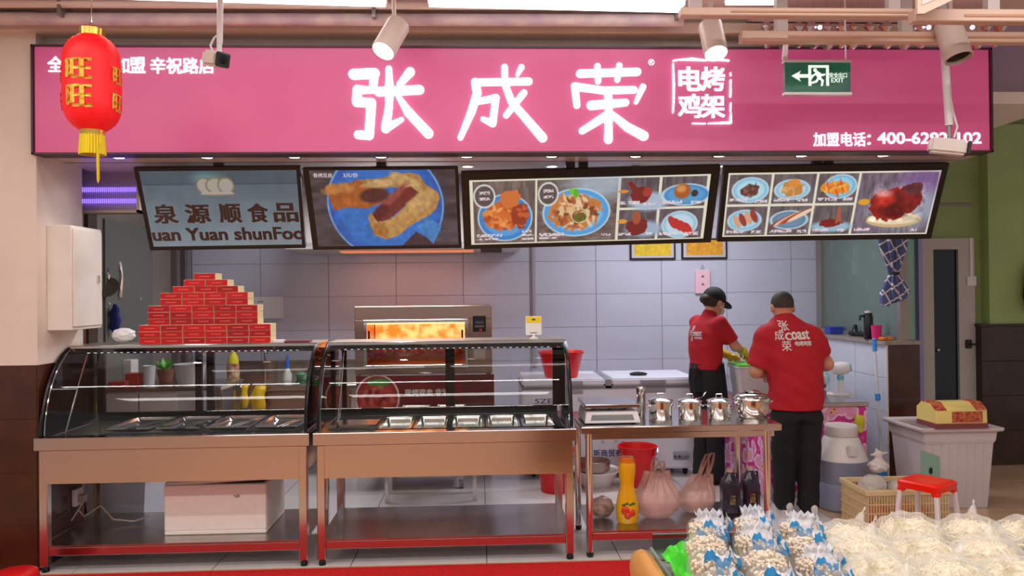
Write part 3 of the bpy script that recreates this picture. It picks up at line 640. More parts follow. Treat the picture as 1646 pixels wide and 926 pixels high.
# ------------------------------------------------------------------ pyramid of red boxes
RB = [M('red_box_%d' % i, c, 0.32) for i, c in enumerate(((186, 10, 26), (166, 8, 26), (200, 14, 28)))]
BOXE = M('box_cream_edge', (226, 206, 160), 0.5); PRT = M('box_gold_print', (232, 120, 100), 0.4)
bw, bh, bd = 0.1395, 0.0415, 0.13; yb0 = 5.115
rows = [(6, 222, 3, 0), (5, 237, 3, 3), (4, 257, 2, 6), (3, 277, 1, 8), (2, 295, 1, 9), (1, 311, 1, 10)]
def box_mesh(mat):
    m = MB(); m.box(-bw/2, bw/2, 0, bd, 0, bh); me = m.mesh('carton', bevel=0.0012, angle=0); me.materials.append(mat); me.materials.append(BOXE)
    for p in me.polygons:
        if abs(p.normal.x) > 0.9: p.material_index = 1
    return me
def rimless(mat):                                             # red face panel and its print line
    a = MB().box(-bw/2+0.0014, bw/2-0.0014, -0.0012, 0, 0.0014, bh-0.0014).mesh('front_panel', angle=0); a.materials.append(mat)
    b = MB(); r = random.Random(3); x = -0.033
    while x < 0.033:
        w = r.uniform(0.003, 0.008); b.box(x, x+w, -0.0017, -0.0012, bh/2-0.003, bh/2+r.uniform(0.001, 0.004)); x += w+0.0018
    c = b.mesh('print_line', angle=0); c.materials.append(PRT); return a, c
BM = box_mesh(BOXE); PANELS = [rimless(m) for m in RB]
lvl = ['bottom', 'second', 'third', 'fourth', 'fifth', 'sixth', 'seventh', 'eighth', 'ninth', 'tenth', 'top']
rr = random.Random(5)
for (n, px, lay, l0) in rows:
    xs = at(px, 500, yb0).x+bw/2
    for L in range(lay):
        for i in range(n):
            z = 1.3465+(l0+L)*(bh+0.0008)
            e = thing('red_carton', (xs+i*(bw+0.0035)+rr.uniform(-.0015, .0015), yb0+0.008+rr.uniform(-.004, .004), z), 'red', 'box', 'red cartons stacked in a pyramid', rr.uniform(-0.012, 0.012))
            pos = 'leftmost' if i == 0 else ('rightmost' if i == n-1 else nm[i]+' from the left')
            e['label'] = ('small red carton crowning the top of the pyramid' if n == 1 else 'small red carton in the %s layer of the pyramid, %s' % (lvl[l0+L], pos))
            o = bpy.data.objects.new('carton', BM); COL.objects.link(o); o.parent = e
            a, c = PANELS[rr.randrange(3)]
            o2 = bpy.data.objects.new('front_panel', a); COL.objects.link(o2); o2.parent = e
            o3 = bpy.data.objects.new('print_line', c); COL.objects.link(o3); o3.parent = o2
# ------------------------------------------------------------------ things on the glass hoods and worktable
q = thing('payment_placard', (at(858, 548, 5.2).x, 5.2, 1.346), 'small white and yellow payment placard standing on the right counter', 'placard')
cx = q.location.x
MB().lathe([(0.03, 0), (0.03, 0.006), (0.012, 0.014), (0.008, 0.03)], (cx, 5.2, 1.346), 16).build('base', WHITEP, q)
MB().box(cx-0.055, cx+0.055, 5.197, 5.205, 1.372, 1.50).build('card', M('white_card', (232, 230, 226), 0.4), q, bevel=0.003)
MB().box(cx-0.05, cx+0.05, 5.195, 5.197, 1.457, 1.497).build('yellow_header', M('yellow_print', (238, 214, 20), 0.4), q)
MB().box(cx-0.012, cx+0.012, 5.1945, 5.195, 1.472, 1.483).build('header_mark', M('dark_print', (60, 56, 40), 0.5), q)
MB().box(cx-0.025, cx+0.025, 5.195, 5.1965, 1.384, 1.39).build('caption', M('grey_print', (120, 116, 116), 0.5), q)
tag(MB().box(at(437, 550, 5.2).x, at(458, 550, 5.2).x, 5.16, 5.22, 1.346, 1.364).build('white_card_box', WHITEP, bevel=0.002), 'small white box lying beside the red carton pyramid', 'box')
tag(MB().box(at(460, 550, 5.2).x, at(500, 550, 5.2).x, 5.15, 5.24, 1.346, 1.357).build('notebook', M('dark_red_cover', (110, 34, 40), 0.4), bevel=0.002), 'flat dark red booklet lying on the left counter top', 'book')
# crumpled white bag left of the boxes
def crumple(seed, c, r, amp=0.18, fq=9.0):
    rg = np.random.default_rng(seed); A = rg.normal(size=(9, 3))*fq; ph = rg.random(9)*6.28; w = rg.random(9)*0.6+0.4
    c = np.array(c, float); r = np.array(r, float)
    def fn(P):
        q = (P-c)/r; d = np.linalg.norm(q, axis=-1)-1; s = sum(w[i]*np.abs(np.sin(q@A[i]*0.35+ph[i])) for i in range(9))/w.sum()
        return (d+amp*(s-0.55)*2)*r.min()
    return fn
wc = at(200, 545, 5.28)
tag(sdf_obj('crumpled_bag', crumple(4, (0, 0, 0.058), (0.075, 0.06, 0.05), 0.22), (-.13, -.1, 0.004), (.13, .1, .15), 0.007, M('white_film', (225, 225, 230), 0.35)), 'crumpled white plastic bag beside the red carton pyramid', 'bag').location = (wc.x, 5.27, 1.346)
# scale
t = thing('weighing_scale', (at(978, 680, 5.0).x, 5.02, 0.818), 'white electronic weighing scale with flat steel platter', 'scale')
cx = t.location.x
MB().loop_rings([[(cx-w, 4.86-d*0.3, z), (cx+w, 4.86-d*0.3, z), (cx+w, 5.18, z), (cx-w, 5.18, z)] for w, d, z in ((0.178, 0.08, 0.826), (0.178, 0.08, 0.838), (0.165, 0, 0.893), (0.16, -0.02, 0.897))]).build('body', WHITEP, t, bevel=0.003)
MB().prism([(-0.14, 0.012), (0.14, 0.012), (0.13, 0.048), (-0.13, 0.048)], (cx, 4.835, 0.832), XA, Vector((0, 0.4, 1)).normalized(), (0, -0.003, 0)).build('display_panel', M('display_grey', (60, 62, 60), 0.2), t)
for dx in (-0.10, 0, 0.10): MB().cyl((cx+dx, 4.95, 0.897), (cx+dx, 4.95, 0.92), 0.012, n=10).build('post', BLACK, t)
MB().box(cx-0.178, cx+0.178, 4.84, 5.2, 0.918, 0.945).build('platter', STEEL, t, bevel=0.006)
for dx in (-0.14, 0.14):
    for y in (4.88, 5.14): MB().cyl((cx+dx, y, 0.818), (cx+dx, y, 0.828), 0.012, n=10).build('foot', BLACK, t)
# tall steel tumbler
tb = at(1031, 682, 5.12); tag(MB().lathe([(0, 0), (0.026, 0), (0.030, 0.05), (0.029, 0.15), (0.033, 0.16), (0.033, 0.195), (0.030, 0.2), (0.030, 0.195), (0, 0.19)], (tb.x, 5.12, 0.818), 24).build('tumbler', STEEL), 'narrow tall steel tumbler standing beside the scale', 'tumbler')
def pot(px, r, h, label, spoon=0):
    y = 5.02; x = at(px, 682, y).x; t = thing('stock_pot', (x, y, 0.818), label, 'pot', 'steel pots on the worktable')
    z = 0.818
    MB().lathe([(0, 0), (r*0.95, 0), (r, 0.008), (r, h), (r+0.006, h+0.003), (r+0.006, h+0.006), (r-0.003, h+0.004)], (x, y, z), 32).build('body', CHROME, t)
    ld = MB().lathe([(r+0.008, h+0.006), (r+0.007, h+0.011), (r*0.8, h+0.02), (r*0.3, h+0.030), (0, h+0.032)], (x, y, z), 32).build('lid', CHROME, t)
    MB().tube([(x-0.022, y, z+h+0.028), (x-0.018, y, z+h+0.05), (x+0.018, y, z+h+0.05), (x+0.022, y, z+h+0.028)], 0.004, 8).build('knob', CHROME, ld)
    for s in (-1, 1): MB().tube([(x+s*r, y-0.03, z+h*0.75), (x+s*(r+0.010), y-0.026, z+h*0.8), (x+s*(r+0.010), y+0.026, z+h*0.8), (x+s*r, y+0.03, z+h*0.75)], 0.004, 8).build('handle', CHROME, t)
    if spoon: MB().tube([(x+0.02, y-0.02, z+h+0.02), (x+r*0.9, y-0.05, z+h+0.035), (x+r*1.25, y-0.06, z+h+0.075)], [0.008, 0.004, 0.006], 8, flat=0.5).build('ladle', CHROME, t)
    return t
pot(1062, 0.075, 0.115, 'small lidded steel pot next to the scale, leftmost of three'); pot(1109, 0.075, 0.108, 'small lidded steel pot with a ladle, middle of three', 1); pot(1156, 0.074, 0.105, 'small lidded steel pot, rightmost of three beside the wide pot')
y = 5.03; x = at(1209, 682, y).x; t = thing('wide_pot', (x, y, 0.818), 'wide mirror-polished steel pot at the right end of the worktable', 'pot', 'steel pots on the worktable')
MB().lathe([(0, 0), (0.085, 0), (0.095, 0.008), (0.112, 0.06), (0.113, 0.115), (0.12, 0.12), (0.12, 0.124), (0.11, 0.122)], (x, y, 0.818), 40).build('body', CHROME, t)
ld = MB().lathe([(0.122, 0.124), (0.12, 0.13), (0.10, 0.15), (0.05, 0.162), (0, 0.165)], (x, y, 0.818), 40).build('lid', CHROME, t)
MB().lathe([(0.0, 0.164), (0.05, 0.166), (0.052, 0.172), (0.03, 0.178), (0, 0.178)], (x, y, 0.818), 24).build('knob', CHROME, ld)
for s in (-1, 1): MB().tube([(x+s*0.112, y-0.035, 0.918), (x+s*0.126, y-0.03, 0.924), (x+s*0.126, y+0.03, 0.924), (x+s*0.112, y+0.035, 0.918)], 0.005, 8).build('handle', CHROME, t)
# ------------------------------------------------------------------ under the counters
FOAM = M('foam_white', (238, 226, 218), 0.75, noise=0.03, nscale=30, bump=0.15, bscale=200)
a, b = at(264, 850, 4.9), at(428, 850, 4.9)
t = thing('foam_box', ((a.x+b.x)/2, 5.1, 0.16), 'big white polystyrene foam box with loose lid under the left counter', 'box')
m = MB(); z0, z1 = 0.161, 0.475; w = 0.025
m.box(a.x, b.x, 4.90, 5.36, z0, z0+w).box(a.x, b.x, 4.90, 4.90+w, z0+w, z1).box(a.x, b.x, 5.36-w, 5.36, z0+w, z1).box(a.x, a.x+w, 4.90+w, 5.36-w, z0+w, z1).box(b.x-w, b.x, 4.90+w, 5.36-w, z0+w, z1)
m.build('body', FOAM, t, bevel=0.005)
MB().obox(((a.x+b.x)/2, 5.14, z1+0.022), b.x-a.x, 0.46, 0.025, Matrix.Rotation(-0.05, 3, 'Y') @ Matrix.Rotation(0.02, 3, 'X')).build('lid', FOAM, t, bevel=0.005)
MB().tube([(b.x-0.20, 4.899, 0.405), (b.x-0.185, 4.898, 0.392), (b.x-0.165, 4.898, 0.395), (b.x-0.165, 4.898, 0.405), (b.x-0.185, 4.898, 0.403)], 0.0022, 6).build('pen_mark', M('ink', (60, 40, 40), 0.6), t)
# white plastic crate behind, cable and socket
a = at(186, 835, 5.5); a2 = at(236, 835, 5.5)
t = thing('plastic_bin', ((a.x+a2.x)/2-0.1, 5.85, 0), 'white plastic bin standing on the floor behind the left counter', 'bin')
rim = lambda o, z: [(a.x-0.25-o, 5.55-o, z), (a2.x-0.03+o, 5.55-o, z), (a2.x-0.03+o, 6.15+o, z), (a.x-0.25-o, 6.15+o, z)]
MB().loop_rings([rim(-0.03, 0.0), rim(0, 0.36), rim(0.02, 0.365), rim(0.02, 0.385), rim(-0.012, 0.385), rim(-0.04, 0.02)]).build('tub', M('bin_plastic', (196, 198, 206), 0.4), t, angle=0)
o = tag(MB().tube([at(112, 818, 5.12), at(104, 822, 5.1), at(96, 825, 5.15), at(110, 843, 5.12), at(118, 832, 5.15), at(132, 810, 5.2), at(134, 780, 5.2), at(131, 762, 5.2)], 0.005, 6).build('power_cable', M('cable_white', (205, 190, 182), 0.5)), 'looped pale power cable hanging under the left counter', 'cable')
t = thing('extension_socket', at(105, 795, 5.27), 'small socket with plugs on the pillar behind the left counter legs', 'socket'); c = t.location
MB().box(-2.68, -2.65, 5.14, 5.24, c.z-0.05, c.z+0.06).build('plate', WHITEP, t, bevel=0.004)
MB().box(-2.65, -2.61, 5.16, 5.21, c.z-0.03, c.z+0.02).build('plug', M('plug_grey', (170, 150, 150), 0.5), t, bevel=0.006)
pts = [at(128, 822, 5.06), at(135, 830, 5.15), at(162, 813, 5.15), at(182, 835, 5.16), at(215, 838, 5.18), at(240, 830, 5.2)]
tag(MB().tube([(p.x, p.y, max(p.z, 0.166)) for p in pts], 0.005, 6).build('power_cable', MATS['cable_white']), 'pale cable trailing along the lower shelf of the left counter', 'cable')
# ------------------------------------------------------------------ extractor hood, oven, freezer
h0, h1 = -1.80, 0.41
t = thing('extractor_hood', ((h0+h1)/2, 7.65, 2.09), 'wide pale steel extractor hood above the oven, mostly behind the screens', 'hood')
m = MB().prism([(7.2, 2.085), (8.09, 2.085), (8.09, 2.7), (7.75, 2.7), (7.2, 2.15)], (h0, 0, 0), YA, ZA, (h1-h0, 0, 0)); m.build('canopy', M('hood_steel', (206, 200, 196), 0.35, 0.6), t, bevel=0.004)
MB().box(0.02, 0.22, 7.25, 7.4, 2.045, 2.087).build('light_box', M('hood_box', (90, 84, 80), 0.4), t)
OV = M('oven_steel', (176, 150, 138), 0.25, 1.0)
x0, x1, y0, y1 = -1.05, 0.105, 6.5, 7.25; z0, z1 = 0.98, 1.558; wx0, wx1, wz0, wz1 = -0.975, -0.095, 1.035, 1.445
t = thing('roasting_oven', ((x0+x1)/2, 6.87, 0), 'glowing steel roasting oven on a wheeled stand with a red food poster', 'oven')
m = MB()
m.box(x0, x1, y0, y1, wz1, z1).box(x0, x1, y0, y1, z0, wz0).box(x0, wx0, y0, y1, wz0, wz1).box(wx1, x1, y0, y1, wz0, wz1).box(wx0, wx1, y1-0.06, y1, wz0, wz1)
m.build('body', OV, t, bevel=0.004)
dr = MB(); f = 0.028
for b in ((wx0, wx1, wz1-f, wz1), (wx0, wx1, wz0, wz0+f), (wx0, wx0+f, wz0+f, wz1-f), (wx1-f, wx1, wz0+f, wz1-f)): dr.box(b[0], b[1], y0-0.03, y0, b[2], b[3])
d = dr.build('door', STEEL, t, bevel=0.003)
MB().box(wx0+f, wx1-f, y0-0.014, y0-0.010, wz0+f, wz1-f).build('window_pane', M_glass('oven_glass', (255, 226, 190), 1.4), d)
for hx in (wx0+0.05, wx1-0.05): MB().box(hx-0.008, hx+0.008, y0-0.05, y0-0.03, wz0+0.2, wz0+0.32).build('handle', BLACK, d)
MB().box(wx0, wx1, y0+0.01, y1-0.061, wz0+0.001, wz0+0.01).build('drip_tray', M('drip_tray', (150, 70, 30), 0.3, 0.8), t)
GLOW = M('burner_glow', (255, 196, 140), 0.6, emit=1.9)
_nt = GLOW.node_tree; _tc = _nt.nodes.new('ShaderNodeTexCoord'); _nz = _nt.nodes.new('ShaderNodeTexNoise'); _nz.inputs['Scale'].default_value = 11; _nz.inputs['Detail'].default_value = 5; _nt.links.new(_tc.outputs['Object'], _nz.inputs['Vector'])
_cr = _nt.nodes.new('ShaderNodeValToRGB'); _cr.color_ramp.elements[0].position = 0.36; _cr.color_ramp.elements[0].color = (*lin((244, 132, 62)), 1); _cr.color_ramp.elements[1].position = 0.60; _cr.color_ramp.elements[1].color = (*lin((255, 226, 196)), 1)
_nt.links.new(_nz.outputs[0], _cr.inputs[0]); _nt.links.new(_cr.outputs[0], _nt.nodes['Principled BSDF'].inputs['Emission Color'])
for i in range(4):
    bx = wx0+0.008+i*0.2165; MB().box(bx, bx+0.2155, y1-0.09, y1-0.062, wz1-0.27, wz1-0.03).build('burner_plate', GLOW, t, bevel=0.004)
for i in range(2): MB().cyl((wx0+0.01, y0+0.14+i*0.1, wz1-0.035), (wx1-0.01, y0+0.14+i*0.1, wz1-0.035), 0.009, n=8).build('heating_rod', M('rod_glow', (255, 210, 150), 0.5, emit=5, ecol=(255, 206, 150)), t)
CH = M('roast_skin', (206, 92, 30), 0.3, noise=0.4, nscale=14, rgb2=(150, 52, 18), bump=0.3, bscale=50)
rk = MB()
for zz in (1.105,):
    for k in range(14): rk.cyl((wx0+0.02+k*0.064, y0+0.06, zz), (wx0+0.02+k*0.064, y1-0.12, zz), 0.003, n=5)
rk.build('rack', CHROME, t)
def skew(seed):
    fn = crumple(seed, (0, 0, 0.045), (0.066, 0.10, 0.04), 0.14, 7); return lambda P: fn(P)
chm = sdf_obj('roast_chicken', skew(3), (-.13, -.17, -.01), (.13, .17, .12), 0.014, CH)
tag(chm, 'browned roast chicken frame on the oven rack, lower row, leftmost', 'chicken', 'roast chickens inside the oven')
lab5 = ['leftmost', 'second from left', 'middle', 'fourth from left', 'rightmost']; first = True
for zz, rn in ((1.109, 'lower'),):
    for k in range(4 if rn == 'upper' else 5):
        loc = (wx0+0.1+k*0.17, y0+0.24, zz+0.003)
        lb = 'browned roast chicken frame on the oven rack, %s row, %s' % (rn, lab5[k] if rn == 'lower' else ['leftmost', 'second from left', 'third from left', 'rightmost'][k])
        if first: chm.location = loc; first = False
        else: o = chm.copy(); COL.objects.link(o); o.location = loc; o.rotation_euler = (0, 0, math.pi*(k % 2)); o['label'] = lb
cp = MB().box(-0.055, 0.055, y0-0.012, y0, 1.335, 1.47).build('control_panel', BLACK, t, bevel=0.003)
MB().box(-0.035, 0.035, y0-0.014, y0-0.012, 1.40, 1.425).build('display', M('panel_display', (90, 92, 96), 0.3), cp); MB().box(-0.038, 0.038, y0-0.014, y0-0.012, 1.372, 1.388).build('key_row', M('panel_keys', (120, 116, 116), 0.4), cp)
MB().lathe([(0, 0), (0.014, 0), (0.012, 0.012), (0, 0.014)], (0.012, y0-0.012, 1.348), 12, Matrix.Rotation(math.pi/2, 3, 'X')).build('knob', M('red_knob', (206, 30, 60), 0.4), cp)
MB().box(-0.05, 0.05, y0-0.008, y0, 1.10, 1.24).build('lower_badge', M('badge', (186, 170, 160), 0.3, 0.5), t, bevel=0.006)
# stand
for x in (x0+0.03, x1-0.03):
    for y in (y0+0.03, y1-0.03): MB().box(x-0.02, x+0.02, y-0.02, y+0.02, 0.60, z0).build('stand_leg', OV, t)
for x in (-0.80, -0.165):
    for y in (y0+0.06, y1-0.06):
        lg = MB().box(x-0.015, x+0.015, y-0.015, y+0.015, 0.085, 0.60).build('trolley_leg', STEEL, t)
        MB().cyl((x-0.02, y, 0.035), (x+0.02, y, 0.035), 0.034, n=16).build('caster', M('caster_grey', (150, 146, 144), 0.5), lg)
MB().box(x0+0.02, x1-0.02, y0+0.02, y1-0.02, 0.57, 0.60).build('stand_shelf', STEEL_D, t)
for z in (0.11, 0.23): MB().box(-0.80, -0.165, y0+0.05, y0+0.07, z, z+0.02).build('trolley_rail', STEEL, t); MB().box(-0.80, -0.165, y1-0.07, y1-0.05, z, z+0.02).build('trolley_rail', STEEL, t)
MB().box(-0.80, -0.165, y0+0.06, y1-0.06, 0.09, 0.10).build('trolley_tray', STEEL_D, t)
a, b = at(572, 605, 6.48), at(795, 690, 6.48)
pa = Paint(223, 85, 1.0, K(112, 22, 28)); pa.mottle((0, 0, 223, 85), 0.15, 0.03); pa.ell(34, 34, 36, 36, K(232, 222, 214)); pa.ell(34, 34, 33, 34, K(150, 34, 40)); food(pa, 34, 36, 30, 28, [K(176, 40, 44), K(206, 70, 66), K(130, 24, 30), K(214, 110, 100)], 60, 4, 0.22); food(pa, 36, 10, 20, 6, [K(70, 150, 60), K(110, 180, 80)], 10, 5); pa.rect(170, 0, 223, 85, K(88, 26, 28)); pa.rect(172, 44, 220, 72, K(82, 60, 56))
ps = MB().box(a.x, b.x, 6.485, 6.495, b.z, a.z).build('poster_board', M('board_back', (90, 30, 30), 0.5), t)
pa.obj('poster', M_vcol('poster_print', 1, 0.35, True), t, bilerp((a.x, 6.483, a.z), (b.x, 6.483, a.z), (a.x, 6.483, b.z), (b.x, 6.483, b.z)))
PW = M('poster_white', (226, 220, 216), 0.5)
c0 = at(651, 637, 6.48); c1 = at(721, 625, 6.48); text('现烤现卖 非油', 'poster_lettering', PW, t, (c0.x, 6.482, c0.z), XA, ZA, c1.x-c0.x, c1.z-c0.z, 0.03)
# steel trays on a cart in front of the poster
t = thing('tray_cart', (-0.35, 6.25, 0), 'low pale cart shelf in front of the oven holding steel trays', 'cart')
MB().box(-0.78, -0.02, 6.12, 6.44, 0.635, 0.665).build('shelf_board', M('pale_board', (226, 200, 180), 0.35), t, bevel=0.003)
for x in (-0.75, -0.05):
    for y in (6.15, 6.41): MB().box(x-0.015, x+0.015, y-0.015, y+0.015, 0, 0.635).build('leg', STEEL, t)
for i, xx in enumerate((-0.66, -0.37)): tray(xx, xx+0.27, 6.15, 6.42, 0.665, 0.07, 'shiny steel tray on the cart in front of the oven, %s one' % ('left', 'right')[i], 'trays in front of the oven', 'steel_tray')
# chest freezer
FW = M('freezer_white', (222, 224, 236), 0.3)
fx0, fx1, fy0, fy1 = 0.375, 1.955, 6.80, 7.50
t = thing('chest_freezer', (1.16, 7.15, 0), 'long white chest freezer with two lids and blue lettering', 'freezer')
MB().box(fx0, fx1, fy0, fy1, 0.07, 0.80).build('cabinet', FW, t, bevel=0.012, seg=2)
for x in (fx0+0.1, fx1-0.1):
    for y in (fy0+0.1, fy1-0.1): MB().cyl((x-0.015, y, 0.035), (x+0.015, y, 0.035), 0.035, n=14).build('caster', BLACK, t)
MB().box(fx0, fx1, fy0-0.004, fy1, 0.80, 0.822).build('gasket', M('gasket_grey', (120, 116, 118), 0.5), t)
for (a, b) in ((fx0, 1.12), (1.175, fx1)): MB().box(a, b, fy0-0.006, fy1, 0.822, 0.885).build('lid', FW, t, bevel=0.014, seg=2)
MB().box(1.12, 1.175, fy0-0.004, fy1, 0.80, 0.878).build('divider_strip', M('divider_grey', (136, 140, 146), 0.4), t)
for xx in (0.80, 1.545):
    MB().box(xx-0.115, xx+0.115, fy0-0.022, fy0-0.004, 0.835, 0.875).build('handle', M('handle_grey', (150, 146, 154), 0.4), t, bevel=0.006)
    MB().box(xx-0.115, xx+0.115, fy0-0.012, fy0, 0.755, 0.80).build('latch_plate', MATS['handle_grey'], t, bevel=0.006)
BLU = M('blue_print', (54, 80, 150), 0.5); DKB = M('dark_blue_ink', (40, 44, 70), 0.5)
def fztext(body, xa, ya, xb, yb, mat, bold=0.02):
    a = at(xa, yb, fy0-0.002); b = at(xb, ya, fy0-0.002); text(body, 'lettering', mat, t, (a.x, fy0-0.0008, a.z), XA, ZA, b.x-a.x, b.z-a.z, bold, 0.0008)
fztext('SZE', 860, 641, 888, 649, M('navy_print', (58, 62, 104), 0.5), 0.01); fztext('斯商贸有', 954, 722, 1000, 735, BLU)
for (xa, ya, xb, yb) in ((966, 708, 972, 713), (986, 707, 994, 711), (996, 709, 1008, 713)):
    a, b = at(xa, yb, fy0), at(xb, ya, fy0); MB().tube([(a.x, fy0-0.001, a.z), ((a.x+b.x)/2, fy0-0.001, b.z), (b.x, fy0-0.001, a.z)], [0.002, 0.008, 0.003], 6, flat=0.15).build('ink_mark', DKB, t)
a = at(1094, 732, fy0); vp = MB().tube([(a.x-0.065, fy0-0.002, a.z), (a.x+0.065, fy0-0.002, a.z)], 0.036, 16).build('vent_plate', M('vent_grey', (132, 134, 144), 0.4), t)
for dx in (-0.06, -0.02): MB().cyl((a.x+dx, fy0-0.042, a.z), (a.x+dx, fy0-0.036, a.z), 0.009, n=10).build('dial', BLACK, vp)
o = sdf_obj('black_cloth', crumple(8, (0, 0, 0.012), (0.085, 0.06, 0.02), 0.2), (-.12, -.1, 0.0), (.12, .1, .06), 0.007, M('black_fabric', (20, 20, 24), 0.8)); o.location = (at(1024, 597, 7.1).x, 7.05, 0.885); tag(o, 'small crumpled black cloth lying on the white freezer', 'cloth')
def bucket(x, y, z, r, h, label, mat=RED, handle=True, drop=True):
    t = thing('bucket', (x, y, z), label, 'bucket', 'red plastic buckets')
    MB().lathe([(0, 0.002), (r*0.72, 0), (r*0.74, 0.01), (r*0.97, h-0.02), (r*1.03, h-0.018), (r*1.04, h), (r*0.99, h), (r*0.95, h-0.02), (r*0.70, 0.012), (0, 0.012)], (x, y, z), 36).build('shell', mat, t)
    if handle:
        MB().tube([(x+r*1.03*math.cos(a), y-0.02-r*0.75*math.sin(a)*0.9, z+h*0.93-0.45*r*math.sin(a)) for a in np.linspace(0, math.pi, 15)], 0.0035, 6).build('wire_handle', CHROME, t)
    return t
bucket(at(902, 600, 7.0).x, 7.0, 0.886, 0.205, 0.235, 'red plastic bucket standing on top of the white freezer', handle=False)
p = atz(897, 789, 0); bucket(p.x-0.02, p.y+0.0, 0, 0.165, 0.36, 'red bucket with wire handle on the floor behind the right counter')
p = atz(1032, 800, 0); bucket(p.x+0.05, p.y+0.40, 0, 0.165, 0.34, 'red bucket with wire handle on the floor behind the yellow bottle')
p = atz(963, 789, 0); t = thing('basin', (p.x, p.y+0.17, 0), 'white enamel basin with a wire sieve on the floor by the freezer', 'basin'); bx, by = p.x, p.y+0.17
MB().lathe([(0, 0.002), (0.12, 0), (0.19, 0.13), (0.215, 0.14), (0.213, 0.146), (0.185, 0.134), (0.115, 0.01), (0, 0.01)], (bx, by, 0), 36).build('bowl', M('enamel', (226, 220, 216), 0.3), t)
MB().lathe([(0.06, 0.09), (0.14, 0.14), (0.145, 0.22), (0.152, 0.222), (0.15, 0.227), (0.138, 0.222), (0.13, 0.145), (0, 0.08)], (bx-0.02, by, 0), 28).build('sieve', M('sieve_steel', (170, 150, 140), 0.35, 0.8), t)
# crates behind the oven trolley
for (xa, xb, nm_) in ((560, 608, 'left'), (745, 790, 'right')):
    a, b = at(xa, 770, 7.3), at(xb, 770, 7.3); t = thing('drink_crate', ((a.x+b.x)/2, 7.45, 0), 'dark blue crate with red base on the floor, %s of the oven trolley' % nm_, 'crate', 'blue crates on the floor behind the oven')
    MB().box(a.x, b.x, 7.3, 7.65, 0.04, 0.30).build('carton_body', M('crate_blue', (36, 52, 104), 0.4), t, bevel=0.004); MB().box(a.x-0.005, b.x+0.005, 7.29, 7.66, 0.0, 0.042).build('red_base', M('crate_red', (150, 24, 44), 0.4), t)
    MB().box((a.x+b.x)/2-0.004, (a.x+b.x)/2+0.004, 7.298, 7.3, 0.05, 0.30).build('seam', M('seam_pale', (150, 150, 150), 0.5), t)
# ------------------------------------------------------------------ back wall fittings
def wallbox(name, x0_, y0_, x1_, y1_, Y, d, mat, label, cat, bevel=0.004, group=None):
    a, b = at(x0_, y1_, Y), at(x1_, y0_, Y); t = thing(name, ((a.x+b.x)/2, YB, a.z), label, cat, group)
    return t, a, b, MB().box(a.x, b.x, YB-d, YB, a.z, b.z).build('case', mat, t, bevel=bevel)
t, a, b, o = wallbox('switch_box', 406, 477, 456, 512, YB, 0.07, WHITEP, 'square white switch box on the tiled wall right of the red cartons', 'switch')
MB().box(a.x+0.09, a.x+0.12, YB-0.076, YB-0.07, b.z-0.15, b.z-0.1).build('rocker', GREYM, t); MB().box(a.x+0.07, a.x+0.13, YB-0.072, YB-0.07, b.z-0.055, b.z-0.045).build('label_strip', GREYM, t)
for i, (xa, ya, xb, yb_) in enumerate(((1012, 385, 1085, 418), (1095, 383, 1168, 417))):
    t, a, b, o = wallbox('certificate_frame', xa, ya, xb, yb_, YB, 0.02, M('frame_black', (30, 26, 26), 0.4), 'black framed yellow certificate under the menu board, %s one' % ('left', 'right')[i], 'frame', 0.002, 'framed certificates')
    MB().box(a.x+0.02, b.x-0.02, YB-0.022, YB-0.02, a.z+0.02, b.z-0.02).build('mat_board', M('mat_white', (196, 190, 196), 0.5), t)
    MB().box(a.x+0.05, b.x-0.05, YB-0.024, YB-0.022, a.z+0.045, b.z-0.02).build('yellow_sheet', M('cert_yellow%d' % i, ((226, 190, 30), (228, 160, 40))[i], 0.5, noise=0.2, nscale=25), t)
t, a, b, o = wallbox('wall_notice', 1117, 434, 1140, 472, YB, 0.03, M('notice_pink', (236, 196, 206), 0.5), 'small pale pink notice hanging above the worker in the cap', 'notice')
RP = M('notice_red', (190, 60, 80), 0.5); w_ = b.x-a.x
for z_ in (b.z-0.07, b.z-0.155): MB().prism([(-0.018, -0.008), (0.018, -0.008), (0.01, 0.012), (-0.01, 0.012)], ((a.x+b.x)/2, YB-0.031, z_), XA, ZA, (0, 0.001, 0)).build('print', RP, t)
MB().tube([((a.x+b.x)/2-0.02, YB-0.015, b.z), ((a.x+b.x)/2, YB-0.015, b.z+0.06), ((a.x+b.x)/2+0.02, YB-0.015, b.z)], 0.003, 6).build('hanger', GREYM, t)
a = at(857, 400, YB); b = at(857, 514, YB); tag(MB().box(a.x-0.02, a.x+0.02, YB-0.025, YB, b.z-0.5, 2.6).build('wall_conduit', M('conduit_grey', (168, 164, 172), 0.45), bevel=0.006), 'vertical grey conduit on the tiled wall behind the placard', 'conduit')
# ------------------------------------------------------------------ left corner: insect lamp, cabinet on the pillar, hanging tools
a, b = at(124, 262, 5.42), at(226, 342, 5.42); t = thing('insect_lamp', ((a.x+b.x)/2, 5.45, b.z), 'insect killer lamp with two violet tubes beside the first screen', 'lamp')
m = MB().box(a.x, b.x, 5.47, 5.50, b.z, a.z); m.box(a.x, b.x, 5.40, 5.50, a.z-0.02, a.z).box(a.x, b.x, 5.40, 5.50, b.z, b.z+0.018).box(b.x-0.02, b.x, 5.40, 5.5, b.z, a.z).box(a.x, a.x+0.02, 5.40, 5.5, b.z, a.z); m.build('housing', M('lamp_housing', (190, 176, 160), 0.4, 0.5), t)
for z_ in (b.z+0.085, b.z+0.165): MB().cyl((a.x+0.02, 5.44, z_), (b.x-0.02, 5.44, z_), 0.016, n=12).build('violet_tube', M('violet_glow', (120, 90, 255), 0.4, emit=2.2, ecol=(128, 96, 255)), t)
gr = MB()
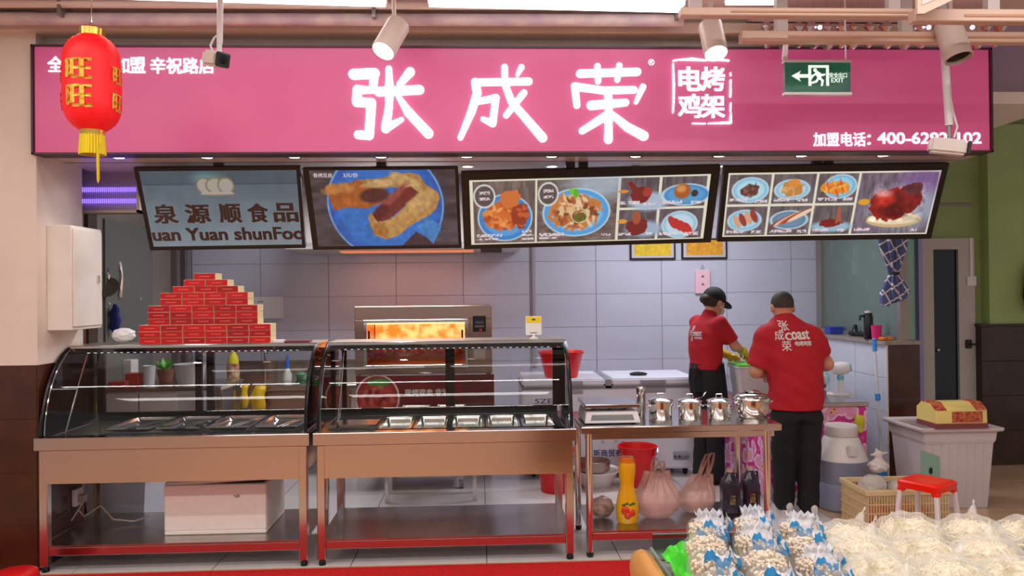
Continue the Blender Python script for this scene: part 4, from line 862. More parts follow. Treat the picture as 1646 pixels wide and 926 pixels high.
for k in range(30): xx = a.x+0.02+k*(b.x-a.x-0.04)/29; gr.box(xx-0.0012, xx+0.0012, 5.41, 5.413, b.z+0.018, a.z-0.02)
tag(gr.build('wire_grid', GREYM, t), kind='stuff')
MB().box(a.x+0.05, a.x+0.08, 5.44, 5.47, a.z, 2.56).build('hanger', GREYM, t); MB().box(b.x-0.08, b.x-0.05, 5.44, 5.47, a.z, 2.56).build('hanger', GREYM, t)
# white wall cabinet on the pillar
a, b = at(67, 362, 4.87), at(115, 531, 4.87); t = thing('wall_cabinet', ((a.x+b.x)/2, 5.05, b.z), 'white metal electrical cabinet fixed to the side of the pillar', 'cabinet')
MB().box(-2.68, b.x, 4.87, 5.25, b.z, a.z).build('body', WHITE, t, bevel=0.003)
d = MB().box(b.x, b.x+0.012, 4.885, 5.235, b.z+0.02, a.z-0.02).build('door', WHITE, t, bevel=0.003)
MB().box(b.x+0.012, b.x+0.022, 5.17, 5.185, (a.z+b.z)/2-0.03, (a.z+b.z)/2+0.02).build('latch', CHROME, d)
# hanging tools on the left wall
WX = -3.05
def wy(px): return WX*1.0/((px-770)/1230.0)*0.985
p = at(186, 462, 6.35); t = thing('skimmer', (WX+0.05, 6.35, p.z-0.1), 'round wire skimmer hanging on the left wall', 'skimmer'); c = Vector((WX+0.04, 6.35, p.z))
MB().lathe([(0.0, -0.035), (0.05, -0.025), (0.085, 0.0), (0.088, 0.004), (0.08, 0.0)], c, 24, Matrix.Rotation(math.radians(65), 3, 'X')).build('mesh_bowl', M('skimmer_mesh', (128, 116, 106), 0.4, 0.8), t)
MB().tube([c+Vector((0, 0.02, 0.07)), c+Vector((0, 0.0, 0.13)), c+Vector((0.02, -0.03, 0.155))], 0.006, 6).build('handle', CHROME, t)
p = at(206, 425, 6.6); tag(MB().tube([(WX+0.02, 6.6, p.z+0.02), (WX+0.04, 6.6, p.z-0.1), (WX+0.03, 6.58, p.z-0.28)], [0.012, 0.008, 0.018], 8).build('ladle', STEEL), 'long dark steel ladle hanging on the left wall above the skimmer', 'ladle')
p = at(197, 510, 6.4)
o = sdf_obj('cloth', lambda P: sd_loft(P+0.006*np.sin(P[..., [2, 0, 1]]*60), [(-0.13, 0, 0, 0.02, 0.012), (-0.08, 0, 0, 0.05, 0.018), (0.05, 0.0, 0, 0.045, 0.02), (0.11, 0, 0, 0.014, 0.012)]), (-.08, -.06, -.15), (.08, .06, .13), 0.008, M('navy_cloth', (36, 48, 120), 0.8)); o.location = (WX+0.07, 6.4, p.z); tag(o, 'dark blue cloth hanging from a hook on the left wall', 'cloth')
for (px, py, lb) in ((199, 488, 'above the dark blue cloth'), (193, 443, 'above the skimmer'), (242, 480, 'near the red cartons')):
    yy_ = 6.4 if px < 230 else 6.98; p = at(px, py, yy_); tag(MB().lathe([(0.018, 0), (0.018, 0.006), (0.007, 0.02), (0.010, 0.03), (0, 0.032)], (WX+0.0, yy_, p.z), 10, Matrix.Rotation(math.pi/2, 3, 'Y')).build('wall_hook', WHITEP), 'small white hook on the left wall %s' % lb, 'hook', 'white hooks on the left wall')
# ------------------------------------------------------------------ back-left preparation bench (seen through the left counter's glass)
t = thing('prep_cabinet', (-2.5, 6.6, 0), 'low white cabinet in the back left corner behind the glass', 'cabinet')
MB().box(-3.02, -2.44, 6.27, 6.82, 0.02, 0.90).build('body', M('cab_white', (214, 206, 202), 0.45), t, bevel=0.004); MB().box(-3.03, -2.08, 6.25, 6.84, 0.90, 0.93).build('top', STEEL_D, t)
for y in (6.29, 6.80): MB().box(-2.13, -2.09, y-0.02, y+0.02, 0, 0.90).build('leg', STEEL, t)
MB().box(-2.74, -2.732, 6.268, 6.27, 0.05, 0.88).build('door_gap', M('gap_dark', (90, 84, 82), 0.6), t)
t = thing('sink_table', (-1.45, 7.35, 0), 'stainless sink table with a tall faucet behind the left counter', 'sink')
MB().box(-2.46, -1.12, 7.0, 7.9, 0.80, 0.845).build('top', STEEL, t, bevel=0.004); MB().box(-2.46, -1.12, 7.86, 7.9, 0.845, 1.0).build('splash_back', STEEL, t)
MB().box(-1.95, -1.17, 7.03, 7.8, 0.50, 0.80).build('basin', M('sink_steel', (168, 140, 128), 0.3, 0.9), t, bevel=0.02, seg=2)
for x in (-2.43, -1.15):
    for y in (7.04, 7.84): MB().box(x-0.02, x+0.02, y-0.02, y+0.02, 0, 0.8).build('leg', STEEL, t)
c = at(424, 610, 7.6); MB().tube([(c.x, 7.65, 0.84), (c.x, 7.65, 1.10), (c.x+0.02, 7.6, 1.16), (c.x+0.06, 7.5, 1.15), (c.x+0.07, 7.48, 1.10)], 0.011, 8).build('faucet', CHROME, t)
YEL = M('yellow_rubber', (226, 180, 14), 0.4)
for i, (px, py, w_) in enumerate(((377, 638, 0.07), (404, 640, 0.07))):
    p = at(px, py, 6.95)
    def gl(P, w_=w_, i=i):
        d = sd_loft(P+0.008*np.sin(P[..., [2, 0, 1]]*38+i), [(-0.10, 0.0, 0, w_*0.9, 0.02), (0.0, 0, 0, w_, 0.028), (0.085, 0.01, 0.02, w_*0.8, 0.026), (0.11, 0.01, 0.04, w_*0.7, 0.03)]); return d
    o = sdf_obj('cleaning_cloth', gl, (-.15, -.1, -.13), (.15, .12, .15), 0.008, YEL); o.location = (p.x+0.06, 6.93, p.z); tag(o, 'yellow cloth draped over the sink edge, %s one' % ('left', 'right')[i], 'cloth', 'yellow cloths on the sink')
p = at(462, 612, 7.4); t = thing('spray_bottle', (p.x, 7.4, 0.846), 'clear bottle with a blue pointed cap by the sink', 'bottle')
MB().lathe([(0, 0), (0.04, 0), (0.042, 0.06), (0.018, 0.11), (0.018, 0.12)], (p.x, 7.4, 0.846), 16).build('body', M('milky', (196, 200, 196), 0.3), t); MB().lathe([(0.022, 0.12), (0.022, 0.15), (0.008, 0.24), (0, 0.245)], (p.x, 7.4, 0.846), 14).build('cap', M('blue_cap', (40, 96, 190), 0.35), t)
p = at(375, 600, 7.3); t = thing('detergent_bottle', (p.x, 7.3, 0.846), 'squeeze bottle with yellow top and patterned label by the sink', 'bottle')
MB().lathe([(0, 0), (0.055, 0), (0.058, 0.14), (0.05, 0.18)], (p.x, 7.3, 0.846), 18).build('body', M('patterned', (206, 196, 150), 0.4, noise=0.5, nscale=20, rgb2=(150, 40, 36)), t); MB().lathe([(0.05, 0.18), (0.045, 0.24), (0.02, 0.28), (0.018, 0.32), (0, 0.32)], (p.x, 7.3, 0.846), 18).build('cap', M('yellow_cap', (216, 206, 30), 0.4), t)
p = at(488, 612, 7.5); tag(MB().lathe([(0, 0), (0.06, 0), (0.085, 0.05), (0.08, 0.055), (0.055, 0.01), (0, 0.008)], (p.x, 7.5, 0.846), 20).build('green_bowl', M('dark_green', (40, 120, 80), 0.4)), 'dark green bowl at the right end of the sink', 'bowl')
for (px, r, h, mat, nm_, lb, cat) in ((240, 0.05, 0.15, WHITEP, 'plastic_cup', 'tall white plastic cup on the low white cabinet', 'cup'), (306, 0.125, 0.16, M('grey_tub', (186, 182, 182), 0.4), 'tub', 'wide grey-white tub on the low white cabinet', 'tub')):
    p = at(px, 615, 6.5); tag(MB().lathe([(0, 0), (r*0.8, 0), (r, h), (r*1.05, h+0.006), (r*0.97, h), (r*0.76, 0.008), (0, 0.008)], (p.x, 6.5, 0.931), 24).build(nm_, mat), lb, cat)
p = at(266, 612, 6.7); t = thing('potted_plant', (p.x, 6.7, 0.931), 'small bright green plant in a brown pot on the white cabinet', 'plant')
MB().lathe([(0, 0), (0.05, 0), (0.07, 0.10), (0.06, 0.10), (0, 0.09)], (p.x, 6.7, 0.931), 18).build('pot', M('terracotta', (130, 80, 60), 0.7), t)
rg = random.Random(2); lf = M('leaf_green', (96, 190, 60), 0.5)
for k in range(14):
    a_ = rg.uniform(0, 6.28); e_ = rg.uniform(0.3, 1.2); dvec = Vector((math.cos(a_)*math.cos(e_), math.sin(a_)*math.cos(e_), math.sin(e_)))*rg.uniform(0.09, 0.15); b0 = Vector((p.x, 6.7, 1.025)); sd = dvec.cross(ZA).normalized()*0.022
    MB().add([b0, b0+dvec*0.55+sd, b0+dvec, b0+dvec*0.55-sd, b0+dvec*0.5+Vector((0, 0, 0.008))], [(0, 1, 4), (1, 2, 4), (2, 3, 4), (3, 0, 4)]).build('leaf', lf, t)
for i, (px, py, sx, sz, col, nm_, lb) in enumerate(((200, 588, 0.14, 0.12, (226, 222, 220), 'paper_box', 'white paper box on the low white cabinet'), (212, 606, 0.10, 0.06, (180, 50, 46), 'red_packet', 'red packet in front of the white paper box'), (186, 616, 0.12, 0.03, (150, 40, 40), 'red_tray', 'flat dark red tray on the low white cabinet'))):
    yy_ = (6.7, 6.5, 6.33)[i]; p = at(px, 615, yy_); tag(MB().obox((p.x+0.02, yy_, 0.9315+sz*0.8), sx*1.1, 0.10, sz*1.6, Matrix.Rotation(0.2*(i-1), 3, 'Z')).build(nm_, M(nm_, col, 0.5), bevel=0.004), lb, 'box')

# added warm fill light and glowing panel under the hood to tint the wall
area_light('warm_fill_light', (-0.7, 7.62, 2.07), (1.3, 0.25), 4.5, (1.0, 0.40, 0.26))
MB().box(-1.35, -0.05, 7.5, 7.74, 2.0735, 2.0845).build('warm_fill_panel', M('warm_panel', (255, 150, 100), 0.5, emit=0.5), bpy.data.objects['extractor_hood'])
# ------------------------------------------------------------------ the two workers
from mathutils.bvhtree import BVHTree
SKIN = M('skin', (196, 136, 108), 0.5, noise=0.12, nscale=12, sss=0.05); SHIRT = M('red_polo_cloth', (170, 4, 26), 0.8, bump=0.15, bscale=220)
BLKC = M('black_trousers_cloth', (17, 17, 19), 0.85, noise=0.3, nscale=8); HAIR = M('short_dark_hair', (58, 48, 40), 0.7, noise=0.3, nscale=60); CAPM = M('black_cap_cloth', (12, 13, 13), 0.75)
SHOE = M('black_shoe', (24, 22, 22), 0.5); SOLE = M('white_sole', (222, 218, 212), 0.6); EYEW = M('eye_white', (230, 226, 220), 0.3); EYED = M('eye_dark', (30, 20, 16), 0.3)
def usm(k, *ds):
    r = ds[0]
    for d in ds[1:]: r = smin(r, d, k)
    return r
def head_fn(c, tilt):
    """head with jaw, nose, ears and brow; faces +y before tilt (radians, nodding forward)"""
    c = np.array(c, float); ct, st = math.cos(tilt), math.sin(tilt)
    def loc(P):
        q = P-c; y = q[..., 1]*ct-q[..., 2]*st*-1.0*-1.0; z = q[..., 1]*st*-1.0*-1.0+q[..., 2]*ct
        return np.stack([q[..., 0], q[..., 1]*ct-q[..., 2]*st, q[..., 1]*st+q[..., 2]*ct], -1)
    def fn(P):
        q = loc(P)
        d = usm(0.03, sd_ell(q, (0, -0.01, 0.03), (0.078, 0.096, 0.092)), sd_ell(q, (0, 0.02, -0.05), (0.058, 0.070, 0.068)), sd_ell(q, (0, 0.055, -0.088), (0.028, 0.026, 0.024)))
        d = usm(0.012, d, sd_cap(q, (0, 0.088, 0.012), (0, 0.108, -0.022), 0.009, 0.014), sd_cap(q, (-0.04, 0.072, 0.026), (0.04, 0.072, 0.026), 0.012), sd_cap(q, (-0.02, 0.084, -0.058), (0.02, 0.084, -0.058), 0.008))
        for s in (-1, 1): d = smin(d, sd_ell(q, (s*0.082, -0.005, -0.005), (0.012, 0.022, 0.033)), 0.008)
        return d
    def back(p):                                   # local -> body coordinates
        p = np.array(p, float); return c+np.array([p[0], p[1]*ct+p[2]*st, -p[1]*st+p[2]*ct])
    return fn, loc, back
def hand_fn(w, d, up):
    """five separate curled fingers on a palm: wrist w, pointing direction d, back-of-hand direction up"""
    w, d, up = np.array(w, float), np.array(d, float), np.array(up, float); d /= np.linalg.norm(d); up -= d*(up@d); up /= np.linalg.norm(up); s = np.cross(d, up)
    L = lambda a, b, c: w+d*a+s*b+up*c
    def fn(P):
        r = usm(0.012, sd_cap(P, L(0, 0, 0), L(0.05, 0, 0), 0.026, 0.024), sd_cap(P, L(0.055, -0.026, 0), L(0.06, 0.026, 0), 0.016, 0.015))
        for b, ln in ((-0.033, 0.034), (-0.011, 0.042), (0.011, 0.040), (0.032, 0.030)):
            r = usm(0.004, r, sd_cap(P, L(0.07, b, 0), L(0.07+ln, b*1.15, -0.012), 0.0092, 0.0088), sd_cap(P, L(0.07+ln, b*1.15, -0.012), L(0.07+ln*1.45, b*1.15, -0.042), 0.0088, 0.0075))
        return usm(0.006, r, sd_cap(P, L(0.02, -0.028, -0.005), L(0.06, -0.052, -0.022), 0.0115, 0.0095), sd_cap(P, L(0.06, -0.052, -0.022), L(0.085, -0.046, -0.042), 0.0095, 0.008))
    return fn
def eyes(back, parent):
    for s in (-1, 1):
        e = MB().ball(back((s*0.031, 0.076, 0.006)), 0.0125, 12, 8).build('eye', EYEW, parent, world=False); MB().ball(back((s*0.031, 0.0855, 0.004)), 0.0055, 8, 6).build('iris', EYED, e, world=False)
def limb(P, pts, rs, k=0.02):
    r = None
    for a, b, ra, rb in zip(pts[:-1], pts[1:], rs[:-1], rs[1:]): d = sd_cap(P, a, b, ra, rb); r = d if r is None else smin(r, d, k)
    return r
def on_cloth(ob, direction, lift=0.003):
    bv = BVHTree.FromPolygons([v.co.copy() for v in ob.data.vertices], [tuple(p.vertices) for p in ob.data.polygons]); dv = Vector(direction).normalized()
    def f(q):
        h, n, i, dist = bv.ray_cast(Vector(q)-dv*0.6, dv, 1.5); return (h-dv*lift) if h is not None else Vector(q)
    return f
def fine_text(body, name, mat, parent, o, u, v, w, h, bold, proj):
    return text(body, name, mat, parent, o, u, v, w, h, bold, 0.0, False, proj)
def logo(parent, cloth, o, u, v, s, dirn):
    """white back print: three characters crossed with a word and a small line"""
    pr = on_cloth(cloth, dirn); u, v, o = Vector(u), Vector(v), Vector(o); W = M('shirt_print', (214, 206, 204), 0.7)
    at_ = lambda a, b: o+u*a*s+v*b*s
    for ch, a, b in (('张', 0.22, 0.64), ('成', 0.04, 0.36), ('荣', 0.22, 0.04)): fine_text(ch, 'print_character', W, parent, at_(a, b), u, v, 0.26*s, 0.30*s, 0.012, pr)
    fine_text('c', 'print_word', W, parent, at_(0.33, 0.36), u, v, 0.18*s, 0.22*s, 0.012, pr); fine_text('oast', 'print_word', W, parent, at_(0.52, 0.38), u, v, 0.56*s, 0.26*s, 0.03, pr)
    fine_text('电烤鸡架', 'print_line', W, parent, at_(0.60, 0.19), u, v, 0.52*s, 0.14*s, 0.04, pr)
# ---- man, back to the viewer
mp = atz(1284, 826, 0); MX, MY = mp.x, mp.y+0.02
man = thing('person', (MX, MY, 0), 'stocky person in red polo shirt and black trousers seen from behind', 'person', 'stall workers in red shirts')
hf, hl, hb = head_fn((-0.062, 0.085, 1.525), 0.35)
SH_L, EL_L, WR_L = (-0.215, 0.03, 1.305), (-0.285, 0.04, 1.055), (-0.10, 0.27, 1.00); SH_R, EL_R, WR_R = (0.135, 0.03, 1.31), (0.255, 0.05, 1.10), (0.09, 0.29, 1.02)
torso = [(0.74, 0.0, 0.0, 0.198, 0.140), (0.90, 0, 0, 0.204, 0.148), (1.05, -0.005, 0, 0.203, 0.142), (1.20, -0.025, 0.01, 0.222, 0.132), (1.30, -0.038, 0.02, 0.222, 0.122), (1.37, -0.046, 0.03, 0.192, 0.105), (1.42, -0.05, 0.045, 0.130, 0.085), (1.47, -0.058, 0.06, 0.068, 0.066)]
shr = lambda S, k: [(z, a, b, max(rx-k, .02), max(ry-k, .02)) for z, a, b, rx, ry in S]
LEGL = [(-0.085, 0.0, 0.70), (-0.085, 0.03, 0.45), (-0.078, 0.06, 0.07)]; LEGR = [(0.085, 0.0, 0.70), (0.085, 0.0, 0.44), (0.075, -0.02, 0.07)]
hL, hR = hand_fn(WR_L, (0.5, 0.8, -0.25), (0, 0.1, 1)), hand_fn(WR_R, (-0.5, 0.8, -0.25), (0, 0.1, 1))
def man_body(P):
    arms = np.minimum(limb(P, [SH_L, EL_L, WR_L], [0.058, 0.050, 0.03]), limb(P, [SH_R, EL_R, WR_R], [0.058, 0.050, 0.03]))
    legs = np.minimum(limb(P, LEGL, [0.085, 0.06, 0.04]), limb(P, LEGR, [0.085, 0.06, 0.04]))
    d = usm(0.03, sd_loft(P, shr(torso, 0.045)), sd_cap(P, (-0.055, 0.05, 1.40), (-0.061, 0.075, 1.50), 0.062, 0.06), arms, legs)
    return np.minimum(smin(d, hf(P), 0.02), np.minimum(smin(arms, hL(P), 0.01), smin(arms, hR(P), 0.01)))
sdf_obj('body', man_body, (-0.37, -0.2, 0.02), (0.34, 0.48, 1.68), 0.0095, SKIN, man)
def fold(P, f=1.0): return 0.004*np.sin(P[..., 2]*42+P[..., 0]*16*f)*np.sin(P[..., 0]*23+P[..., 1]*19+P[..., 2]*9)
def man_shirt(P):
    sl = np.minimum(limb(P, [SH_L, EL_L], [0.078, 0.072]), limb(P, [SH_R, EL_R], [0.078, 0.072]))
    ax = np.array(EL_L)-np.array(SH_L); cL = (P-np.array(SH_L))@(ax/np.linalg.norm(ax))-0.225; ax = np.array(EL_R)-np.array(SH_R); cR = (P-np.array(SH_R))@(ax/np.linalg.norm(ax))-0.16
    sl = np.minimum(np.maximum(limb(P, [SH_L, EL_L], [0.080, 0.084]), cL), np.maximum(limb(P, [SH_R, EL_R], [0.080, 0.084]), cR))
    d = smin(sd_loft(P, torso), sl, 0.06)+fold(P); col = sd_cap(P, (-0.056, 0.055, 1.43), (-0.060, 0.066, 1.475), 0.071, 0.069)
    col = np.maximum(col, P[..., 2]-1.47+0.35*(P[..., 1]-0.06))
    return np.maximum(smin(d, col, 0.012), 0.775-P[..., 2])
ms = sdf_obj('polo_shirt', man_shirt, (-0.40, -0.2, 0.74), (0.37, 0.25, 1.52), 0.008, SHIRT, man)
def man_pants(P):
    d = usm(0.04, sd_loft(P, [(0.70, 0, 0, 0.175, 0.12), (0.78, 0, 0, 0.170, 0.118), (0.88, 0, 0, 0.165, 0.115)]), np.minimum(limb(P, LEGL, [0.104, 0.088, 0.074]), limb(P, LEGR, [0.104, 0.088, 0.074])))
    return d+0.7*fold(P)
sdf_obj('trousers', man_pants, (-0.25, -0.2, 0.01), (0.25, 0.2, 0.92), 0.010, BLKC, man)
def man_hair(P):
    q = hl(P); d = sd_ell(q, (0, -0.012, 0.032), (0.083, 0.101, 0.096)); return np.maximum(d, np.maximum(-(q[..., 2]-0.0)-0.25*q[..., 1]*-1-0.02, -(q[..., 2]-0.25*0-0.012+q[..., 1]*-0.55)))
def man_hair(P):
    q = hl(P); d = sd_ell(q, (0, -0.012, 0.032), (0.0808, 0.0988, 0.0948)); return np.maximum(d, (0.0+0.32*q[..., 1])-q[..., 2])
sdf_obj('hair', man_hair, (-0.18, -0.1, 1.44), (0.06, 0.25, 1.68), 0.006, HAIR, man)
eyes(hb, man)
for nm_, (fx, fy) in (('left', (-0.078, 0.06)), ('right', (0.075, -0.02))):
    sh = sdf_obj('shoe', lambda P: np.maximum(usm(0.02, sd_cap(P, (fx, fy-0.035, 0.05), (fx, fy+0.13, 0.035), 0.043, 0.036), sd_cap(P, (fx, fy-0.02, 0.06), (fx, fy-0.02, 0.10), 0.042, 0.042)), 0.018-P[..., 2]), (fx-.08, fy-.12, 0.0), (fx+.08, fy+.22, 0.13), 0.009, SHOE, man)
    MB().loop_rings([[(fx+(0.042+o)*math.cos(a)*1.0, fy+0.045+(0.125+o)*math.sin(a), z) for a in np.linspace(0, 6.283, 20)[:-1]] for o, z in ((0, 0.0), (0.003, 0.01), (0.0, 0.026))]).build('sole', SOLE, sh, world=False)
    sdf_obj('heel_tab', lambda P: sd_ell(P, (fx+0.012, fy-0.072, 0.05), (0.028, 0.014, 0.035)), (fx-.05, fy-.11, 0.0), (fx+.06, fy-.03, .11), 0.007, SOLE, sh)
logo(man, ms, (-0.195, -0.3, 1.205), XA, (0, 0, 1), 0.245, (0, 1, 0))
# ---- woman in a cap, turned to the right
wp = at(1136, 580, 6.55); WXp, WYp = wp.x, 6.55
wom = thing('person', (WXp, WYp, 0), 'slim person in black cap and red polo shirt wearing yellow gloves', 'person', 'stall workers in red shirts', -math.radians(68))
hf2, hl2, hb2 = head_fn((0, 0.085, 1.555), 0.42)
S2R, E2R, W2R = (0.155, 0.02, 1.385), (0.20, 0.145, 1.185), (0.10, 0.315, 1.135); S2L, E2L, W2L = (-0.155, 0.02, 1.385), (-0.20, 0.10, 1.175), (-0.06, 0.27, 1.09)
tor2 = [(0.95, 0, -0.01, 0.165, 0.125), (1.06, 0, -0.01, 0.162, 0.122), (1.18, 0, -0.012, 0.172, 0.128), (1.30, 0, -0.01, 0.175, 0.122), (1.38, 0, 0.005, 0.155, 0.095), (1.43, 0, 0.02, 0.09, 0.07), (1.48, 0, 0.035, 0.055, 0.056)]
g2R, g2L = hand_fn(W2R, (-0.25, 0.8, -0.45), (0.3, 0.35, 0.9)), hand_fn(W2L, (0.35, 0.8, -0.3), (-0.3, 0.3, 0.9))
L2 = [(-0.08, 0, 0.90), (-0.075, 0.02, 0.48), (-0.075, -0.02, 0.07)]; R2 = [(0.08, 0, 0.90), (0.075, 0.02, 0.48), (0.075, 0.03, 0.07)]
def wom_body(P):
    arms = np.minimum(limb(P, [S2R, E2R, W2R], [0.046, 0.040, 0.026]), limb(P, [S2L, E2L, W2L], [0.046, 0.040, 0.026])); legs = np.minimum(limb(P, L2, [0.075, 0.055, 0.036]), limb(P, R2, [0.075, 0.055, 0.036]))
    d = usm(0.03, sd_loft(P, shr(tor2, 0.02)), sd_cap(P, (0, 0.03, 1.42), (0, 0.07, 1.52), 0.048, 0.05), sd_loft(P, [(0.82, 0, 0, 0.14, 0.10), (1.0, 0, 0, 0.14, 0.10)]), arms, legs)
    return np.minimum(smin(d, hf2(P), 0.02), np.minimum(smin(arms, g2R(P), 0.01), smin(arms, g2L(P), 0.01)))
sdf_obj('body', wom_body, (-0.28, -0.2, 0.02), (0.28, 0.46, 1.68), 0.0095, SKIN, wom)
def wom_shirt(P):
    out = []
    for S_, E_, ln in ((S2R, E2R, 0.185), (S2L, E2L, 0.185)):
        ax = np.array(E_)-np.array(S_); out.append(np.maximum(limb(P, [S_, E_], [0.064, 0.062]), (P-np.array(S_))@(ax/np.linalg.norm(ax))-ln))
    d = smin(sd_loft(P, tor2), np.minimum(*out), 0.03)+0.8*fold(P); col = np.maximum(sd_cap(P, (0, 0.03, 1.44), (0, 0.05, 1.49), 0.058, 0.058), P[..., 2]-1.485+0.4*(P[..., 1]-0.04))
    return np.maximum(smin(d, col, 0.012), 0.985-P[..., 2])
ws = sdf_obj('polo_shirt', wom_shirt, (-0.3, -0.2, 0.95), (0.3, 0.26, 1.53), 0.008, SHIRT, wom)
sdf_obj('trousers', lambda P: usm(0.04, sd_loft(P, [(0.80, 0, 0, 0.155, 0.125), (0.95, 0, -0.005, 0.165, 0.13), (1.045, 0, -0.008, 0.160, 0.125)]), np.minimum(limb(P, L2, [0.10, 0.08, 0.07]), limb(P, R2, [0.10, 0.08, 0.07])))+0.6*fold(P), (-0.24, -0.2, 0.01), (0.24, 0.2, 1.08), 0.010, BLKC, wom)
def apron(P):
    front = sd_loft(P, [(0.45, 0, 0.0, 0.20, 0.16), (0.80, 0, 0, 0.19, 0.155), (1.05, 0, -0.008, 0.172, 0.134)]); inner = sd_loft(P, [(0.40, 0, 0.0, 0.19, 0.15), (0.80, 0, 0, 0.18, 0.145), (1.10, 0, -0.008, 0.164, 0.126)])
    return np.maximum(np.maximum(front, -inner), -P[..., 1]-0.02)
sdf_obj('apron', apron, (-0.25, -0.1, 0.42), (0.25, 0.22, 1.08), 0.009, CAPM, wom)
MB().tube([(0.02, -0.135, 1.03), (0.05, -0.165, 1.0), (0.045, -0.175, 0.9), (0.05, -0.17, 0.79)], [0.012, 0.024, 0.02, 0.016], 8, flat=0.35).build('apron_tie', CAPM, wom, world=False)
MB().tube([(0.0, -0.135, 1.03), (-0.02, -0.16, 0.99), (-0.02, -0.165, 0.87)], [0.012, 0.02, 0.016], 8, flat=0.35).build('apron_tie', CAPM, wom, world=False)
for g, W_, E_ in ((g2R, W2R, E2R), (g2L, W2L, E2L)):
    a = np.array(W_); b = np.array(E_); cuff = a+(b-a)*0.22
    sdf_obj('glove', lambda P: smin(g(P), sd_cap(P, a, cuff, 0.030, 0.036), 0.012)-0.0035, tuple(np.minimum(a, cuff)-0.15), tuple(np.maximum(a, cuff)+0.17), 0.006, YEL, wom)
def cap_fn(P):
    q = hl2(P); d = np.maximum(sd_ell(q, (0, -0.012, 0.04), (0.090, 0.108, 0.100)), 0.018+0.15*q[..., 1]-q[..., 2])
    br = np.maximum(np.maximum(sd_ell(q, (0, 0.085, 0.03), (0.082, 0.105, 0.03)), np.abs(q[..., 2]-(0.045-0.25*(q[..., 1]-0.06)))-0.005), 0.05-q[..., 1]); return np.minimum(d, br)
sdf_obj('cap', cap_fn, (-0.13, -0.13, 1.42), (0.13, 0.34, 1.76), 0.006, CAPM, wom)
def hair_fn(P):
    q = hl2(P); d = np.maximum(sd_ell(q, (0, -0.022, 0.02), (0.084, 0.096, 0.092)), np.maximum(0.02+q[..., 1]*1.2-0.0*q[..., 2], -0.055-q[..., 2])); return smin(d, sd_ell(q, (0, -0.108, -0.01), (0.045, 0.038, 0.04)), 0.02)
sdf_obj('hair', hair_fn, (-0.12, -0.15, 1.42), (0.12, 0.18, 1.70), 0.007, HAIR, wom)
eyes(hb2, wom)
MB().tube([hb2((-0.084, 0.0, -0.01)), hb2((-0.06, 0.075, -0.045)), hb2((0, 0.11, -0.06)), hb2((0.06, 0.075, -0.045)), hb2((0.084, 0.0, -0.01))], [0.003, 0.018, 0.024, 0.018, 0.003], 8, flat=0.25).build('mouth_guard', M('clear_guard', (226, 214, 206), 0.3, alpha=0.65), wom, world=False)
for s in (-1, 1):
    sh = sdf_obj('shoe', lambda P: np.maximum(usm(0.02, sd_cap(P, (s*0.075, -0.03, 0.05), (s*0.075, 0.13, 0.032), 0.04, 0.034), sd_cap(P, (s*0.075, 0, 0.06), (s*0.075, 0, 0.1), 0.04, 0.04)), 0.0-P[..., 2]), (s*.075-.07, -.1, -.012), (s*.075+.07, .21, 0.14), 0.009, SHOE, wom)
logo(wom, ws, (-0.08, -0.4, 1.22), XA, (0, 0, 1), 0.15, (0, 1, 0))
# ------------------------------------------------------------------ right side: low wall, glass, door wall
LWX0, LWX1, LWY = 3.50, 3.79, 6.45
lw = struct(MB().box(LWX0+0.008, LWX1, LWY+0.008, 8.1, 0, 1.18).build('wall_low', M('lowwall_grout', (176, 176, 184), 0.8)))
WT = M('low_wall_tile', (206, 212, 226), 0.14, noise=0.04, nscale=3)
for j in range(4):
    for i in range(3):
        MB().box(LWX0, LWX0+0.008, LWY+i*0.55+0.003, LWY+i*0.55+0.547, j*0.297+0.002, j*0.297+0.295).build('wall_tile', WT, lw, bevel=0.0015, angle=0)
for j, (z0, z1) in enumerate(((0, 0.235), (0.239, 0.705), (0.709, 1.18))): MB().box(LWX0+0.012, LWX1, LWY, LWY+0.008, z0, z1).build('end_tile', PT, lw, bevel=0.0015, angle=0)
MB().box(LWX0-0.004, LWX0+0.012, LWY-0.004, LWY+0.01, 0, 1.18).build('corner_strip', WHITEP, lw)
struct(MB().box(LWX0-0.03, LWX1+0.03, LWY-0.03, 8.1, 1.18, 1.212).build('trim_4', M('ledge_stone', (150, 140, 130), 0.3, noise=0.15, nscale=20)))
GG = M_glass('green_glass', (190, 214, 204), 1.5, 0.03, 0.42, (160, 186, 176))
gx = 3.66
w2 = struct(MB().box(gx, gx+0.01, LWY+0.02, 8.05, 1.25, 2.88).build('window_2', GG))
fm = M('window_frame_metal', (156, 146, 140), 0.4, 0.5)
for (a, b) in ((7.98, 8.09), (LWY, LWY+0.05)): MB().box(gx-0.03, gx+0.04, a, b, 1.212, 2.88).build('frame_post', fm, w2)
MB().box(gx-0.03, gx+0.04, LWY+0.05, 7.98, 1.212, 1.25).build('frame_sill', fm, w2)
rg = random.Random(11)
for k in range(9):                                           # dried water streaks on the pane
    y_ = rg.uniform(6.9, 7.8); z_ = rg.uniform(1.5, 2.05); MB().box(gx-0.001, gx, y_, y_+rg.uniform(0.015, 0.035), z_, z_+rg.uniform(0.06, 0.16)).build('water_streak', M('streak', (196, 206, 204), 0.6, alpha=0.22), w2)
